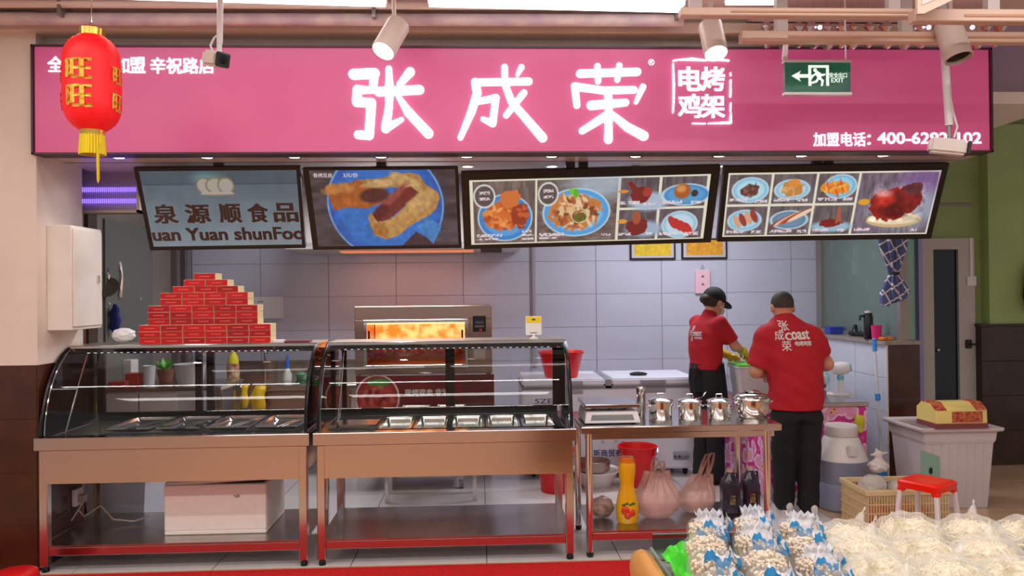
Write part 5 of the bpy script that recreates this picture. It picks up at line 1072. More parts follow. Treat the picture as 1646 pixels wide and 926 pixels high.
# wall with door behind (parallel to the shop front)
GRN = M('green_wall_paint', (150, 172, 112), 0.7, noise=0.08, nscale=3); YD = 7.05
dl = at(1480, 400, YD).x; dr_ = at(1566, 400, YD).x; ol, orr = at(1500, 400, YD).x, at(1540, 400, YD).x; dt = at(1520, 383, YD).z; ot = at(1520, 401, YD).z
wr = struct(MB().box(dr_, 7, YD+0.06, YD+0.2, 0, 3.42).box(LWX1+0.0, dr_, YD+0.06, YD+0.2, dt, 3.42).build('wall_right', GRN))
struct(MB().box(at(1584, 500, YD).x, 7, YD-0.06, YD+0.06, 1.305, 3.2).build('wall_right_face', M('green_wall_bright', (160, 184, 118), 0.7, noise=0.08, nscale=3)))
wn = struct(MB().box(dr_, 7, YD-0.075, YD+0.06, 0, 1.30).build('wall_wainscot', M('wainscot_grout', (60, 44, 30), 0.7)))
for i in range(4):
    for j in range(4): MB().box(dr_+0.002+i*0.42, dr_+0.418+i*0.42, YD-0.083, YD-0.075, j*0.325+0.002, j*0.325+0.322).build('wainscot_tile', M('dark_brown_tile', (56, 34, 22), 0.25, noise=0.3, nscale=5), wn, bevel=0.0015, angle=0)
MB().box(dr_-0.01, 7, YD-0.095, YD+0.06, 1.30, 1.322).build('wainscot_cap', M('cap_dark', (52, 40, 30), 0.4), wn)
d1 = struct(MB().box(dl, ol, YD, YD+0.06, 0, dt).box(orr, dr_, YD, YD+0.06, 0, dt).box(ol, orr, YD, YD+0.06, ot, dt).build('door_2', M('door_frame_white', (186, 178, 176), 0.4)))
MB().box(ol, orr, YD+0.03, YD+0.045, 0, ot).build('dark_pane', M('dark_door_glass', (16, 20, 26), 0.12), d1)
lk = at(1556, 553, YD); MB().box(lk.x-0.03, lk.x+0.03, YD-0.02, YD, lk.z-0.04, lk.z+0.04).build('lock', BLACK, d1, bevel=0.006); MB().tube([(lk.x, YD-0.02, lk.z), (lk.x+0.02, YD-0.05, lk.z), (lk.x+0.06, YD-0.05, lk.z)], 0.009, 8).build('handle', BLACK, lk and d1)
kb = at(1510, 563, YD); MB().ball((kb.x, YD+0.02, kb.z), 0.018, 10, 7).build('knob', CHROME, d1)
struct(MB().box(at(1456, 400, YD).x, dl, YD+0.02, YD+0.03, 0, 3.0).build('window_3', GG))
struct(MB().box(dl-0.035, dl+0.004, YD-0.02, YD+0.05, 0, 3.2).build('trim_5', M('purple_lit_profile', (150, 140, 186), 0.35, 0.4)))  # purple light falling on the post is painted into its colour
sw = at(1561, 452, YD); t = thing('light_switch', (sw.x, YD, sw.z-0.045), 'small white switch plate with conduit on the door frame', 'switch')
MB().box(sw.x-0.045, sw.x+0.045, YD-0.012, YD, sw.z-0.045, sw.z+0.045).build('plate', WHITEP, t, bevel=0.003); MB().box(sw.x-0.012, sw.x+0.012, YD-0.01, YD, sw.z+0.045, dt).build('conduit', WHITEP, t)
dk = at(1642, 460, YD); o = sdf_obj('hanging_bag', lambda P: sd_loft(P, [(-0.25, 0, 0, 0.05, 0.04), (-0.1, 0, 0, 0.10, 0.05), (0.1, 0, 0, 0.08, 0.05), (0.24, 0, 0, 0.03, 0.03)]), (-.13, -.08, -.27), (.13, .08, .26), 0.014, M('black_bag', (24, 24, 26), 0.6)); o.location = (dk.x+0.03, YD-0.12, dk.z); tag(o, 'black bag hanging on the green wall at the far right edge', 'bag')
# ------------------------------------------------------------------ preparation counter with patterned curtain
def M_floral():
    m = bpy.data.materials.new('floral_cloth'); m.use_nodes = True; nt = m.node_tree; b = nt.nodes['Principled BSDF']; b.inputs['Roughness'].default_value = 0.5
    tc = nt.nodes.new('ShaderNodeTexCoord'); v = nt.nodes.new('ShaderNodeTexVoronoi'); v.inputs['Scale'].default_value = 8.5; nt.links.new(tc.outputs['Object'], v.inputs['Vector'])
    cr = nt.nodes.new('ShaderNodeValToRGB'); e = cr.color_ramp; e.interpolation = 'CONSTANT'
    for pos, c in ((0.0, (206, 60, 70)), (0.10, (226, 190, 120)), (0.17, (226, 150, 190)), (0.42, (232, 196, 214)), (0.56, (206, 44, 140)), (0.80, (224, 120, 180))):
        el = e.elements.new(pos) if pos > 0 else e.elements[0]; el.position = pos; el.color = (*lin(c), 1)
    e.elements[-1].color = (*lin((206, 44, 140)), 1)
    nz = nt.nodes.new('ShaderNodeTexNoise'); nz.inputs['Scale'].default_value = 26; nt.links.new(tc.outputs['Object'], nz.inputs['Vector'])
    ad = nt.nodes.new('ShaderNodeMath'); ad.operation = 'MULTIPLY_ADD'; ad.inputs[1].default_value = 0.35; nt.links.new(nz.outputs[0], ad.inputs[0]); nt.links.new(v.outputs['Distance'], ad.inputs[2])
    sb_ = nt.nodes.new('ShaderNodeMath'); sb_.operation = 'SUBTRACT'; sb_.inputs[1].default_value = 0.17; nt.links.new(ad.outputs[0], sb_.inputs[0])
    nt.links.new(sb_.outputs[0], cr.inputs[0]); nt.links.new(cr.outputs[0], b.inputs['Base Color']); return m
FLO = M_floral(); PZ = 0.765; px0, px1, py0, py1 = 2.235, 3.08, 5.95, 8.05
t = thing('prep_counter', ((px0+px1)/2, 7.0, 0), 'steel topped preparation counter hung with pink flowered curtains', 'counter')
MB().box(px0, px1, py0, py1, PZ-0.035, PZ).build('top', STEEL_D, t, bevel=0.004)
for x in (px0+0.04, px1-0.04):
    for y in (py0+0.04, py1-0.04): MB().box(x-0.02, x+0.02, y-0.02, y+0.02, 0, PZ-0.035).build('leg', STEEL, t)
def curtain(p, q, z0, z1, name='curtain', amp=0.012, n=60):
    p, q = Vector(p), Vector(q); d = q-p; nrm = Vector((d.y, -d.x, 0)).normalized(); vs = []; R_ = 6
    for j in range(R_):
        zz = z1+(z0-z1)*j/(R_-1)
        for i in range(n+1): f = i/n; w_ = amp*math.sin(f*d.length*42+0.8*math.sin(j*0.6))*(0.3+0.7*j/(R_-1)); c_ = p+d*f+nrm*w_; vs.append((c_.x, c_.y, zz))
    fs = [(j*(n+1)+i, j*(n+1)+i+1, (j+1)*(n+1)+i+1, (j+1)*(n+1)+i) for j in range(R_-1) for i in range(n)]
    return MB().add(vs, fs).build(name, FLO, t, angle=180)
curtain((px0+0.01, py0+0.015, 0), (px1-0.01, py0+0.015, 0), 0.03, PZ-0.036); curtain((px0+0.012, py1-0.05, 0), (px0+0.012, py0+0.02, 0), 0.03, PZ-0.036, n=120)
# things on the preparation counter
p = atz(1216, 640, PZ); t = thing('storage_tub', (p.x+0.02, p.y+0.14, PZ), 'white rectangular storage tub with bright green lid between the two workers', 'tub'); c = t.location
rim = lambda w, d, z: [(c.x-w, c.y-d, PZ+z), (c.x+w, c.y-d, PZ+z), (c.x+w, c.y+d, PZ+z), (c.x-w, c.y+d, PZ+z)]
MB().loop_rings([rim(0.135, 0.11, 0.002), rim(0.16, 0.13, 0.24), rim(0.175, 0.145, 0.245), rim(0.175, 0.145, 0.262), rim(0.15, 0.12, 0.262), rim(0.128, 0.102, 0.01)]).build('body', M('tub_white', (214, 214, 216), 0.35), t, bevel=0.004, angle=30)
MB().loop_rings([rim(0.17, 0.14, 0.263), rim(0.17, 0.14, 0.275), rim(0.14, 0.11, 0.285)]).build('lid', M('lime_lid', (96, 214, 60), 0.35), t, bevel=0.004)
p = atz(1182, 598, PZ); t = thing('meat_tray', (p.x+0.12, 6.85, PZ), 'shallow tray of red meat below the yellow gloves', 'tray')
MB().loop_rings([[(t.location.x+sx*w, 6.85+sy*d, PZ+z) for sx, sy in ((-1, -1), (1, -1), (1, 1), (-1, 1))] for w, d, z in ((0.16, 0.12, 0.01), (0.19, 0.15, 0.10), (0.2, 0.16, 0.10), (0.2, 0.16, 0.11), (0.18, 0.14, 0.108), (0.15, 0.11, 0.02))]).build('dish', STEEL, t, angle=30)
rg = random.Random(4)
for k in range(9): MB().ball((t.location.x+rg.uniform(-.11, .11), 6.85+rg.uniform(-.08, .08), PZ+0.115), (rg.uniform(.03, .05), rg.uniform(.025, .04), 0.025), 10, 6).build('meat_piece', M('raw_meat', (190, 70, 66), 0.4, noise=0.3, nscale=20), t)
# desk fan
p = atz(1354, 636, PZ); fx, fy = p.x, p.y+0.05; t = thing('desk_fan', (fx, fy, PZ), 'small white desk fan with pale blue trim turned towards the wall', 'fan')
FWT = M('fan_white', (226, 226, 230), 0.35); FBL = M('fan_blue', (110, 190, 206), 0.35)
MB().lathe([(0, 0), (0.105, 0), (0.108, 0.012), (0.095, 0.026), (0.03, 0.034)], (fx, fy, PZ), 28, sx=1.0, sy=0.8).build('base', FWT, t)
MB().cyl((fx+0.01, fy, PZ+0.03), (fx+0.01, fy, PZ+0.17), 0.028, 0.022, 14).build('neck', FWT, t); MB().cyl((fx+0.01, fy, PZ+0.13), (fx+0.01, fy, PZ+0.165), 0.030, 0.029, 14).build('collar', FBL, t)
ax = Vector((0.93, -0.30, 0.10)).normalized(); R_ = ax.to_track_quat('Z', 'Y').to_matrix(); hc = Vector((fx, fy, PZ+0.225))
MB().lathe([(0.0, -0.06), (0.045, -0.055), (0.056, 0.0), (0.05, 0.06), (0.034, 0.085), (0, 0.09)], hc, 24, R_).build('motor', FWT, t); MB().lathe([(0.036, 0.083), (0.03, 0.094), (0, 0.097)], hc, 20, R_).build('rear_cap', FBL, t)
cg = MB(); gc = hc-ax*0.10
for zz, r_ in ((-0.045, 0.05), (-0.04, 0.10), (-0.012, 0.138), (0.0, 0.142), (0.012, 0.138), (0.04, 0.10), (0.045, 0.05)):
    cg.tube([gc+R_ @ Vector((r_*math.cos(a), r_*math.sin(a), zz)) for a in np.linspace(0, 2*math.pi, 33)[:-1]], 0.0022, 5, closed=True)
for k in range(36):
    a = 2*math.pi*k/36; cg.tube([gc+R_ @ Vector((r_*math.cos(a), r_*math.sin(a), zz)) for zz, r_ in ((-0.047, 0.02), (-0.04, 0.10), (-0.012, 0.138), (0.012, 0.138), (0.04, 0.10), (0.047, 0.02))], 0.0013, 4)
tag(cg.build('guard', FWT, t), kind='stuff')
for k in range(3):
    a = 2.1*k; bl = [(0.02*math.cos(a), 0.02*math.sin(a), 0), (0.12*math.cos(a-0.35), 0.12*math.sin(a-0.35), 0.015), (0.125*math.cos(a+0.3), 0.125*math.sin(a+0.3), -0.01), (0.03*math.cos(a+0.9), 0.03*math.sin(a+0.9), -0.012)]
    MB().add([gc+R_ @ Vector(v) for v in bl]+[gc+R_ @ (Vector(v)+Vector((0, 0, 0.003))) for v in bl], [(0, 1, 2, 3), (7, 6, 5, 4), (0, 4, 5, 1), (1, 5, 6, 2), (2, 6, 7, 3), (3, 7, 4, 0)]).build('blade', FBL, t)
# ------------------------------------------------------------------ on the ledge
LZ = 1.212; LX = 3.60
def ledge(px, py, Y): q = at(px, py, Y); return Vector((q.x, Y, LZ))
p = ledge(1396, 540, 6.75); t = thing('thermos', (LX, 6.72, LZ), 'tall black flask with a white cap standing on the ledge', 'flask'); X_ = at(1396, 540, 6.72).x
t.location.x = X_
MB().lathe([(0, 0), (0.038, 0), (0.04, 0.02), (0.04, 0.20), (0.034, 0.215), (0.034, 0.235)], (X_, 6.72, LZ), 20).build('body', BLACK, t); MB().lathe([(0.030, 0.235), (0.030, 0.25), (0, 0.255)], (X_, 6.72, LZ), 20).build('cap', WHITEP, t); MB().tube([(X_-0.036, 6.72, LZ+0.21), (X_-0.075, 6.72, LZ+0.205), (X_-0.075, 6.72, LZ+0.17)], 0.011, 8).build('spout', BLACK, t)
X_ = at(1409, 540, 6.58).x; tag(MB().lathe([(0, 0), (0.038, 0), (0.045, 0.13), (0.042, 0.13), (0.035, 0.006), (0, 0.006)], (X_, 6.58, LZ), 20).build('cup', M('hot_pink', (216, 34, 116), 0.4)), 'bright pink plastic cup standing on the ledge beside the flask', 'cup')
X_ = at(1338, 530, 7.6).x; tag(MB().box(X_-0.07, X_+0.07, 7.5, 7.62, LZ, LZ+0.075).build('blue_carton', M('deep_blue_box', (44, 66, 170), 0.4), bevel=0.004), 'small deep blue carton at the back of the ledge', 'box')
X_ = at(1362, 535, 7.2).x; o = sdf_obj('black_tool', lambda P: usm(0.02, sd_cap(P, (-0.1, 0, 0.03), (0.14, -0.03, 0.03), 0.025, 0.02), sd_cap(P, (-0.05, 0, 0.03), (-0.04, 0.0, 0.10), 0.03, 0.02)), (-.15, -.08, 0.0), (.2, .08, .14), 0.011, BLACK); o.location = (3.61, 7.15, LZ-0.003); o.rotation_euler = (0, 0, -1.3); tag(o, 'black hand tool lying on the ledge behind the flask', 'tool')
X_ = at(1424, 542, 6.52).x; tag(MB().obox((X_, 6.52, LZ+0.016), 0.12, 0.06, 0.03, Matrix.Rotation(0.3, 3, 'Z')).build('snack_packet', M('red_packet_print', (190, 40, 40), 0.35, noise=0.6, nscale=30, rgb2=(226, 160, 40)), bevel=0.006), 'small red and yellow packet at the front end of the ledge', 'packet')
X_ = at(1446, 540, 6.72).x; tag(MB().cyl((X_, 6.72, LZ), (X_, 6.72, 1.95), 0.045, n=18).build('pink_column', M('salmon_roll', (226, 110, 110), 0.5, noise=0.12, nscale=3, stretch=(12, 12, 0.3))), 'upright salmon pink roll on the ledge behind the tied curtain', 'roll')
# tied plaid curtain
def M_plaid():
    m = bpy.data.materials.new('plaid_cloth'); m.use_nodes = True; nt = m.node_tree; b = nt.nodes['Principled BSDF']; b.inputs['Roughness'].default_value = 0.8
    tc = nt.nodes.new('ShaderNodeTexCoord'); mp_ = nt.nodes.new('ShaderNodeMapping'); mp_.inputs['Rotation'].default_value = (0, math.radians(32), 0); nt.links.new(tc.outputs['Object'], mp_.inputs[0]); sx = nt.nodes.new('ShaderNodeSeparateXYZ'); nt.links.new(mp_.outputs[0], sx.inputs[0]); prev = None
    for ax_ in ('X', 'Z'):
        a_ = nt.nodes.new('ShaderNodeMath'); a_.operation = 'MULTIPLY'; a_.inputs[1].default_value = 11; nt.links.new(sx.outputs[ax_], a_.inputs[0])
        fr_ = nt.nodes.new('ShaderNodeMath'); fr_.operation = 'FRACT'; nt.links.new(a_.outputs[0], fr_.inputs[0]); g_ = nt.nodes.new('ShaderNodeMath'); g_.operation = 'LESS_THAN'; g_.inputs[1].default_value = 0.14; nt.links.new(fr_.outputs[0], g_.inputs[0])
        if prev: mx = nt.nodes.new('ShaderNodeMath'); mx.operation = 'MAXIMUM'; nt.links.new(prev, mx.inputs[0]); nt.links.new(g_.outputs[0], mx.inputs[1]); prev = mx.outputs[0]
        else: prev = g_.outputs[0]
    mi = nt.nodes.new('ShaderNodeMix'); mi.data_type = 'RGBA'; mi.inputs[6].default_value = (*lin((88, 98, 150)), 1); mi.inputs[7].default_value = (*lin((226, 222, 226)), 1); nt.links.new(prev, mi.inputs[0]); nt.links.new(mi.outputs[2], b.inputs['Base Color']); return m
p = at(1437, 440, 6.42)
def curt(P):
    Q = P.copy(); ang = np.arctan2(P[..., 1], P[..., 0]+1e-9); rf = 0.012*np.sin(ang*9+P[..., 2]*5)
    up = sd_loft(Q, [(-0.01, 0.0, 0, 0.03, 0.03), (0.10, -0.005, 0, 0.06, 0.04), (0.22, -0.005, 0, 0.10, 0.055), (0.62, 0, 0, 0.16, 0.07)])
    dn = sd_loft(Q, [(-0.27, -0.085, 0, 0.03, 0.025), (-0.22, -0.03, 0, 0.10, 0.045), (-0.15, 0.0, 0, 0.115, 0.055), (-0.06, 0.0, 0, 0.065, 0.045), (0.0, 0.0, 0, 0.03, 0.03)]); return smin(up, dn, 0.01)+rf
t = thing('tied_curtain', (p.x, 6.42, p.z), 'blue and white plaid curtain tied in a knot beside the glass partition', 'curtain')
sdf_obj('cloth', curt, (-.2, -.12, -.3), (.22, .12, .60), 0.0085, M_plaid(), t); MB().lathe([(0.03, -0.016), (0.045, -0.006), (0.045, 0.01), (0.03, 0.02)], (0, 0, 0), 18).build('tie', M('dark_tie', (50, 46, 60), 0.7), t, world=False)
tag(MB().cyl((3.55, 6.42, p.z+0.595), (4.25, 6.42, p.z+0.595), 0.012, n=10).build('curtain_rail', GREYM), 'thin rail carrying the tied plaid curtain behind the menu board', 'rail')
# ------------------------------------------------------------------ floor things on the right
p = at(1409, 548, 6.36); q = at(1401, 800, 6.28)
t = thing('mop', (q.x, 6.25, 0), 'white mop pole with blue grips leaning on the low wall', 'mop'); tp = Vector((p.x, 6.40, 1.24)); bt = Vector((p.x-0.04, 6.22, 0.16)); L_ = lambda f: bt+(tp-bt)*f
MB().tube([bt, tp], 0.012, 10).build('pole', M('mop_pole', (206, 210, 214), 0.3), t); MB().tube([L_(0.90), L_(0.995)], 0.019, 12).build('grip', M('mop_blue', (44, 140, 220), 0.4), t); MB().tube([L_(0.52), L_(0.57)], 0.021, 12).build('joint', MATS['mop_blue'], t)
MB().prism([(-0.06, 0.0), (0.06, 0.0), (0.02, 0.17), (-0.02, 0.17)], (bt.x, 6.19, 0.01), XA, ZA, (0, 0.05, 0)).build('brush_head', MATS['mop_blue'], t, bevel=0.006)
DX, DY = 2.74, 5.715
t = thing('plastic_drum', (DX, DY, 0), 'grey-blue plastic drum with white shoulder and screw lid', 'drum'); DG = M('drum_grey', (142, 146, 170), 0.45)
MB().lathe([(0, 0), (0.165, 0), (0.18, 0.02), (0.183, 0.20), (0.178, 0.21), (0.183, 0.22), (0.183, 0.36), (0.19, 0.37), (0.19, 0.38)], (DX, DY, 0), 40).build('body', DG, t)
DW = M('drum_white', (204, 200, 198), 0.4)
MB().lathe([(0.187, 0.38), (0.175, 0.41), (0.13, 0.53), (0.108, 0.555), (0.10, 0.56)], (DX, DY, 0), 40).build('shoulder', DW, t); ld = MB().lathe([(0.115, 0.555), (0.118, 0.56), (0.118, 0.625), (0.11, 0.635), (0, 0.64)], (DX, DY, 0), 40).build('lid', DW, t)
MB().box(DX-0.035, DX+0.035, DY-0.185, DY-0.135, 0.42, 0.50).build('grip', DW, t, bevel=0.01, seg=2)
X_ = at(1381, 702, 5.93).x; o = sdf_obj('yellow_glove', lambda P: sd_loft(P+0.005*np.sin(P[..., [1, 2, 0]]*50), [(-0.07, 0, 0, 0.02, 0.015), (0.0, 0, 0, 0.045, 0.02), (0.07, 0.0, 0, 0.03, 0.018)]), (-.07, -.05, -.09), (.07, .05, .09), 0.008, M('yellow_green_rubber', (196, 190, 50), 0.45)); o.location = (X_, 5.925, 0.6); tag(o, 'yellow rubber glove hanging on the pink curtain behind the drum', 'glove')
# lattice crate
CR = M('cream_crate_plastic', (222, 196, 150), 0.45, noise=0.08, nscale=6); cx0, cx1, cy0, cy1, cz = 2.60, 3.17, 5.06, 5.44, 0.30
t = thing('lattice_crate', ((cx0+cx1)/2, (cy0+cy1)/2, 0), 'cream plastic lattice crate filled with clear bags behind the red stool', 'crate')
MB().box(cx0, cx1, cy0, cy1, 0.0, 0.012).build('base', CR, t)
m = MB()
for (a, b, c_, d_) in ((cx0-0.01, cx1+0.01, cy0-0.01, cy0+0.012), (cx0-0.01, cx1+0.01, cy1-0.012, cy1+0.01), (cx0-0.01, cx0+0.012, cy0+0.012, cy1-0.012), (cx1-0.012, cx1+0.01, cy0+0.012, cy1-0.012)): m.box(a, b, c_, d_, cz-0.035, cz)
m.build('rim', CR, t, bevel=0.003)
def slats(n, fx, fy, dx, dy):
    me = MB().box(-dx/2, dx/2, -dy/2, dy/2, 0.012, cz-0.035).mesh('slat', angle=0); me.materials.append(CR)
    for k in range(n): o = bpy.data.objects.new('slat', me); COL.objects.link(o); o.parent = t; o.location = Vector((fx(k/(n-1)), fy(k/(n-1)), 0))-Vector(t.location)
slats(30, lambda f: cx0+0.008+f*(cx1-cx0-0.016), lambda f: cy0+0.004, 0.007, 0.006); slats(30, lambda f: cx0+0.008+f*(cx1-cx0-0.016), lambda f: cy1-0.004, 0.007, 0.006)
slats(18, lambda f: cx0+0.004, lambda f: cy0+0.02+f*(cy1-cy0-0.04), 0.006, 0.007); slats(18, lambda f: cx1-0.004, lambda f: cy0+0.02+f*(cy1-cy0-0.04), 0.006, 0.007)
for z_ in (0.07, 0.14, 0.20):
    for (a, b, c_, d_) in ((cx0, cx1, cy0-0.003, cy0+0.003), (cx0, cx1, cy1-0.003, cy1+0.003), (cx0-0.003, cx0+0.003, cy0, cy1), (cx1-0.003, cx1+0.003, cy0, cy1)): MB().box(a, b, c_, d_, z_, z_+0.008).build('band', CR, t)
FILM = M('clear_bag_film', (226, 222, 216), 0.15, alpha=0.42); PKT = M('orange_packets', (214, 130, 50), 0.4, noise=0.6, nscale=18, rgb2=(190, 60, 40))
for k, (bx, by, bz, r3, mt, lb) in enumerate(((2.74, 5.2, 0.10, (.10, .10, .08), PKT, 'orange and red packet bag at the left inside the crate'), (3.0, 5.22, 0.10, (.12, .11, .08), PKT, 'orange and red packet bag at the right inside the crate'),
        (2.76, 5.29, 0.27, (.10, .09, .085), FILM, 'clear crumpled bag piled at the left of the crate'), (2.915, 5.24, 0.26, (.06, .085, .065), FILM, 'clear crumpled bag piled in the middle of the crate'), (3.06, 5.25, 0.27, (.065, .10, .065), FILM, 'clear crumpled bag piled at the right of the crate'))):
    o = sdf_obj('produce_bag', crumple(20+k, (0, 0, 0), r3, 0.2, 8), tuple(-1.4*v for v in r3), tuple(1.4*v for v in r3), 0.011, mt, smooth=False); o.location = (bx, by, bz); tag(o, lb, 'bag', 'bags in the lattice crate')
o = sdf_obj('knotted_bag', lambda P: usm(0.02, crumple(31, (0, 0, 0), (.075, .06, .05), 0.32, 11)(P), sd_cap(P, (0, 0, .04), (0.0, 0, .085), .028, .02), sd_cap(P, (0, 0, .085), (0.09, 0, .10), .012, .004), sd_cap(P, (0, 0, .085), (-0.06, 0, .08), .014, .006), sd_cap(P, (0, 0, .085), (-0.02, 0, .125), .016, .006)), (-.12, -.1, -.09), (.14, .1, .15), 0.008, M('white_thin_bag', (222, 214, 208), 0.25, alpha=0.7), smooth=False); o.location = (2.83, 5.34, 0.40); tag(o, 'small knotted white bag on top of the crate heap', 'bag', 'bags in the lattice crate')
pc = at(1493, 740, 5.40); t = thing('clipboard', (pc.x, 5.36, 0.2), 'green and white board standing upright in the crate', 'board'); MB().prism([(-0.07, 0.0), (0.07, 0.0), (0.07, 0.25), (-0.07, 0.30)], (pc.x, 5.38, 0.2), XA, ZA, (0, 0.006, 0)).build('sheet', M('pale_green_board', (130, 166, 150), 0.3), t); MB().box(pc.x-0.068, pc.x+0.066, 5.378, 5.38, 0.2, 0.30).build('white_band', WHITEP, t); MB().ball((pc.x+0.0, 5.377, 0.35), (0.014, 0.004, 0.026), 10, 7).build('black_mark', BLACK, t)
# red stool
def stool(x, y, rz, label):
    t = thing('stool', (x, y, 0), label, 'stool', None, rz); h = 0.455; w = 0.13
    def rr(w, z, r=0.035, k=4):
        out = []
        for cx_, cy_, a0 in ((w-r, w-r, 0), (-w+r, w-r, 90), (-w+r, -w+r, 180), (w-r, -w+r, 270)):
            for q_ in range(k): a_ = math.radians(a0+90*q_/(k-1)); out.append((cx_+r*math.cos(a_), cy_+r*math.sin(a_), z))
        return out
    MB().loop_rings([rr(w, h-0.05), rr(w+0.004, h-0.012), rr(w-0.006, h-0.002), rr(w-0.03, h), rr(w-0.07, h-0.004)]).build('seat', M('orange_red_plastic', (240, 34, 10), 0.3), t, world=False, angle=40)
    for sx in (-1, 1):
        for sy in (-1, 1):
            MB().loop_rings([[(sx*(w-0.02+o)+a*0.013, sy*(w-0.02+o)+b*0.013, z) for a, b in ((-1, -1), (1, -1), (1, 1), (-1, 1))] for o, z in ((0.035, 0.0), (0.0, h-0.05))]).build('leg', WHITEP, t, world=False, bevel=0.004)
            MB().box(sx*(w-0.024)-0.022, sx*(w-0.024)+0.022, sy*(w-0.024)-0.022, sy*(w-0.024)+0.022, h-0.075, h-0.045).build('leg_socket', MATS['orange_red_plastic'], t, world=False, bevel=0.008)
    return t
p = atz(1493, 772, 0.455); stool(p.x, p.y+0.02, math.radians(33), 'red topped plastic stool with white legs in front of the crate')
# white bin with packed box
TB = M('bin_white', (206, 196, 200), 0.4, noise=0.05, nscale=3)
a, b = at(1484, 760, 5.58), at(1606, 760, 5.58); bx = (a.x+b.x)/2; by = 5.83; t = thing('storage_bin', (bx, by, 0), 'tall white ribbed plastic bin with a packed box on its rim', 'bin')
rect = lambda w, d, z: [(bx+sx*w, by+sy*d, z) for sx, sy in ((-1, -1), (1, -1), (1, 1), (-1, 1))]
MB().loop_rings([rect(0.235, 0.20, 0.0), rect(0.265, 0.235, 0.50), rect(0.275, 0.245, 0.505), rect(0.285, 0.25, 0.585), rect(0.315, 0.28, 0.59), rect(0.32, 0.285, 0.615), rect(0.30, 0.265, 0.62), rect(0.27, 0.235, 0.60), rect(0.22, 0.185, 0.02)]).build('shell', TB, t, bevel=0.008, seg=2, angle=30)
for k in range(7): xx = bx-0.20+k*0.066; MB().loop_rings([[(xx+dx*0.9, by-0.201-dy, 0.03), (xx+dx*0.9, by-0.201, 0.03), (xx+dx, by-0.236, 0.49), (xx+dx, by-0.236-dy, 0.49)] for dx, dy in ((-0.008, 0.004), (0.008, 0.004))]).build('rib', TB, t)
t = thing('gift_pack', (bx-0.02, by, 0.62), 'long red and yellow striped food pack lying across the white bin', 'pack'); x_, y_ = bx-0.02, by
MB().box(x_-0.20, x_+0.20, y_-0.30, y_-0.05, 0.621, 0.655).build('tray', M('wine_tray', (130, 60, 66), 0.4), t)
m = MB().prism([(-0.13, 0.0), (0.13, 0.0), (0.13, 0.10), (0.06, 0.15), (-0.05, 0.15), (-0.125, 0.10)], (x_-0.195, y_-0.17, 0.655), YA, ZA, (0.39, 0, 0)); m.build('pack_body', M('pack_yellow', (226, 206, 120), 0.4), t, bevel=0.004)
for (f0, f1, z0_, z1_) in ((0.15, 0.33, 0.665, 0.745),): MB().box(x_-0.195+f0-0.03, x_-0.195+f1+0.02, y_-0.303, y_-0.299, z0_, z1_).build('red_panel', M('pack_red', (150, 30, 44), 0.4, noise=0.5, nscale=40, rgb2=(206, 120, 70)), t)
for xx in (x_-0.197, x_+0.11): MB().prism([(-0.128, 0.10), (-0.051, 0.153), (0.06, 0.153), (0.06, 0.147), (-0.048, 0.147), (-0.122, 0.098)], (xx, y_-0.17, 0.655), YA, ZA, (0.085, 0, 0)).build('red_band', MATS['pack_red'], t)
# ------------------------------------------------------------------ on the worktable's lower shelf
SZ = 0.166
p = atz(1010, 842, SZ); X_, Y_ = p.x, p.y+0.03; t = thing('oil_bottle', (X_, Y_, SZ), 'yellow waisted bottle with red fruit label on the worktable shelf', 'bottle'); OY = M('oil_yellow', (232, 172, 14), 0.2)
MB().lathe([(0, 0), (0.058, 0), (0.07, 0.02), (0.074, 0.10), (0.064, 0.17), (0.046, 0.23), (0.046, 0.26), (0.056, 0.33), (0.058, 0.37), (0.05, 0.40), (0.03, 0.415), (0.024, 0.42)], (X_, Y_, SZ), 28, sx=1.0, sy=0.7).build('body', OY, t)
MB().lathe([(0.05, 0.385), (0.052, 0.40), (0.045, 0.425), (0.0, 0.43)], (X_, Y_, SZ), 20, sy=0.75).build('cap', M('orange_cap', (236, 130, 14), 0.3), t)
for k, (dx, dz, r_) in enumerate(((-0.02, 0.09, 0.028), (0.02, 0.075, 0.024), (-0.005, 0.055, 0.022))): MB().ball((X_+dx, Y_-0.047, SZ+dz), (r_, 0.012, r_), 12, 8).build('fruit_print', M('tomato_print', (216, 60, 20), 0.3), t)
for k in range(4): MB().ball((X_-0.03+k*0.02, Y_-0.046, SZ+0.125+0.008*(k % 2)), (0.014, 0.006, 0.008), 8, 6).build('leaf_print', M('green_print', (60, 110, 30), 0.4), t)
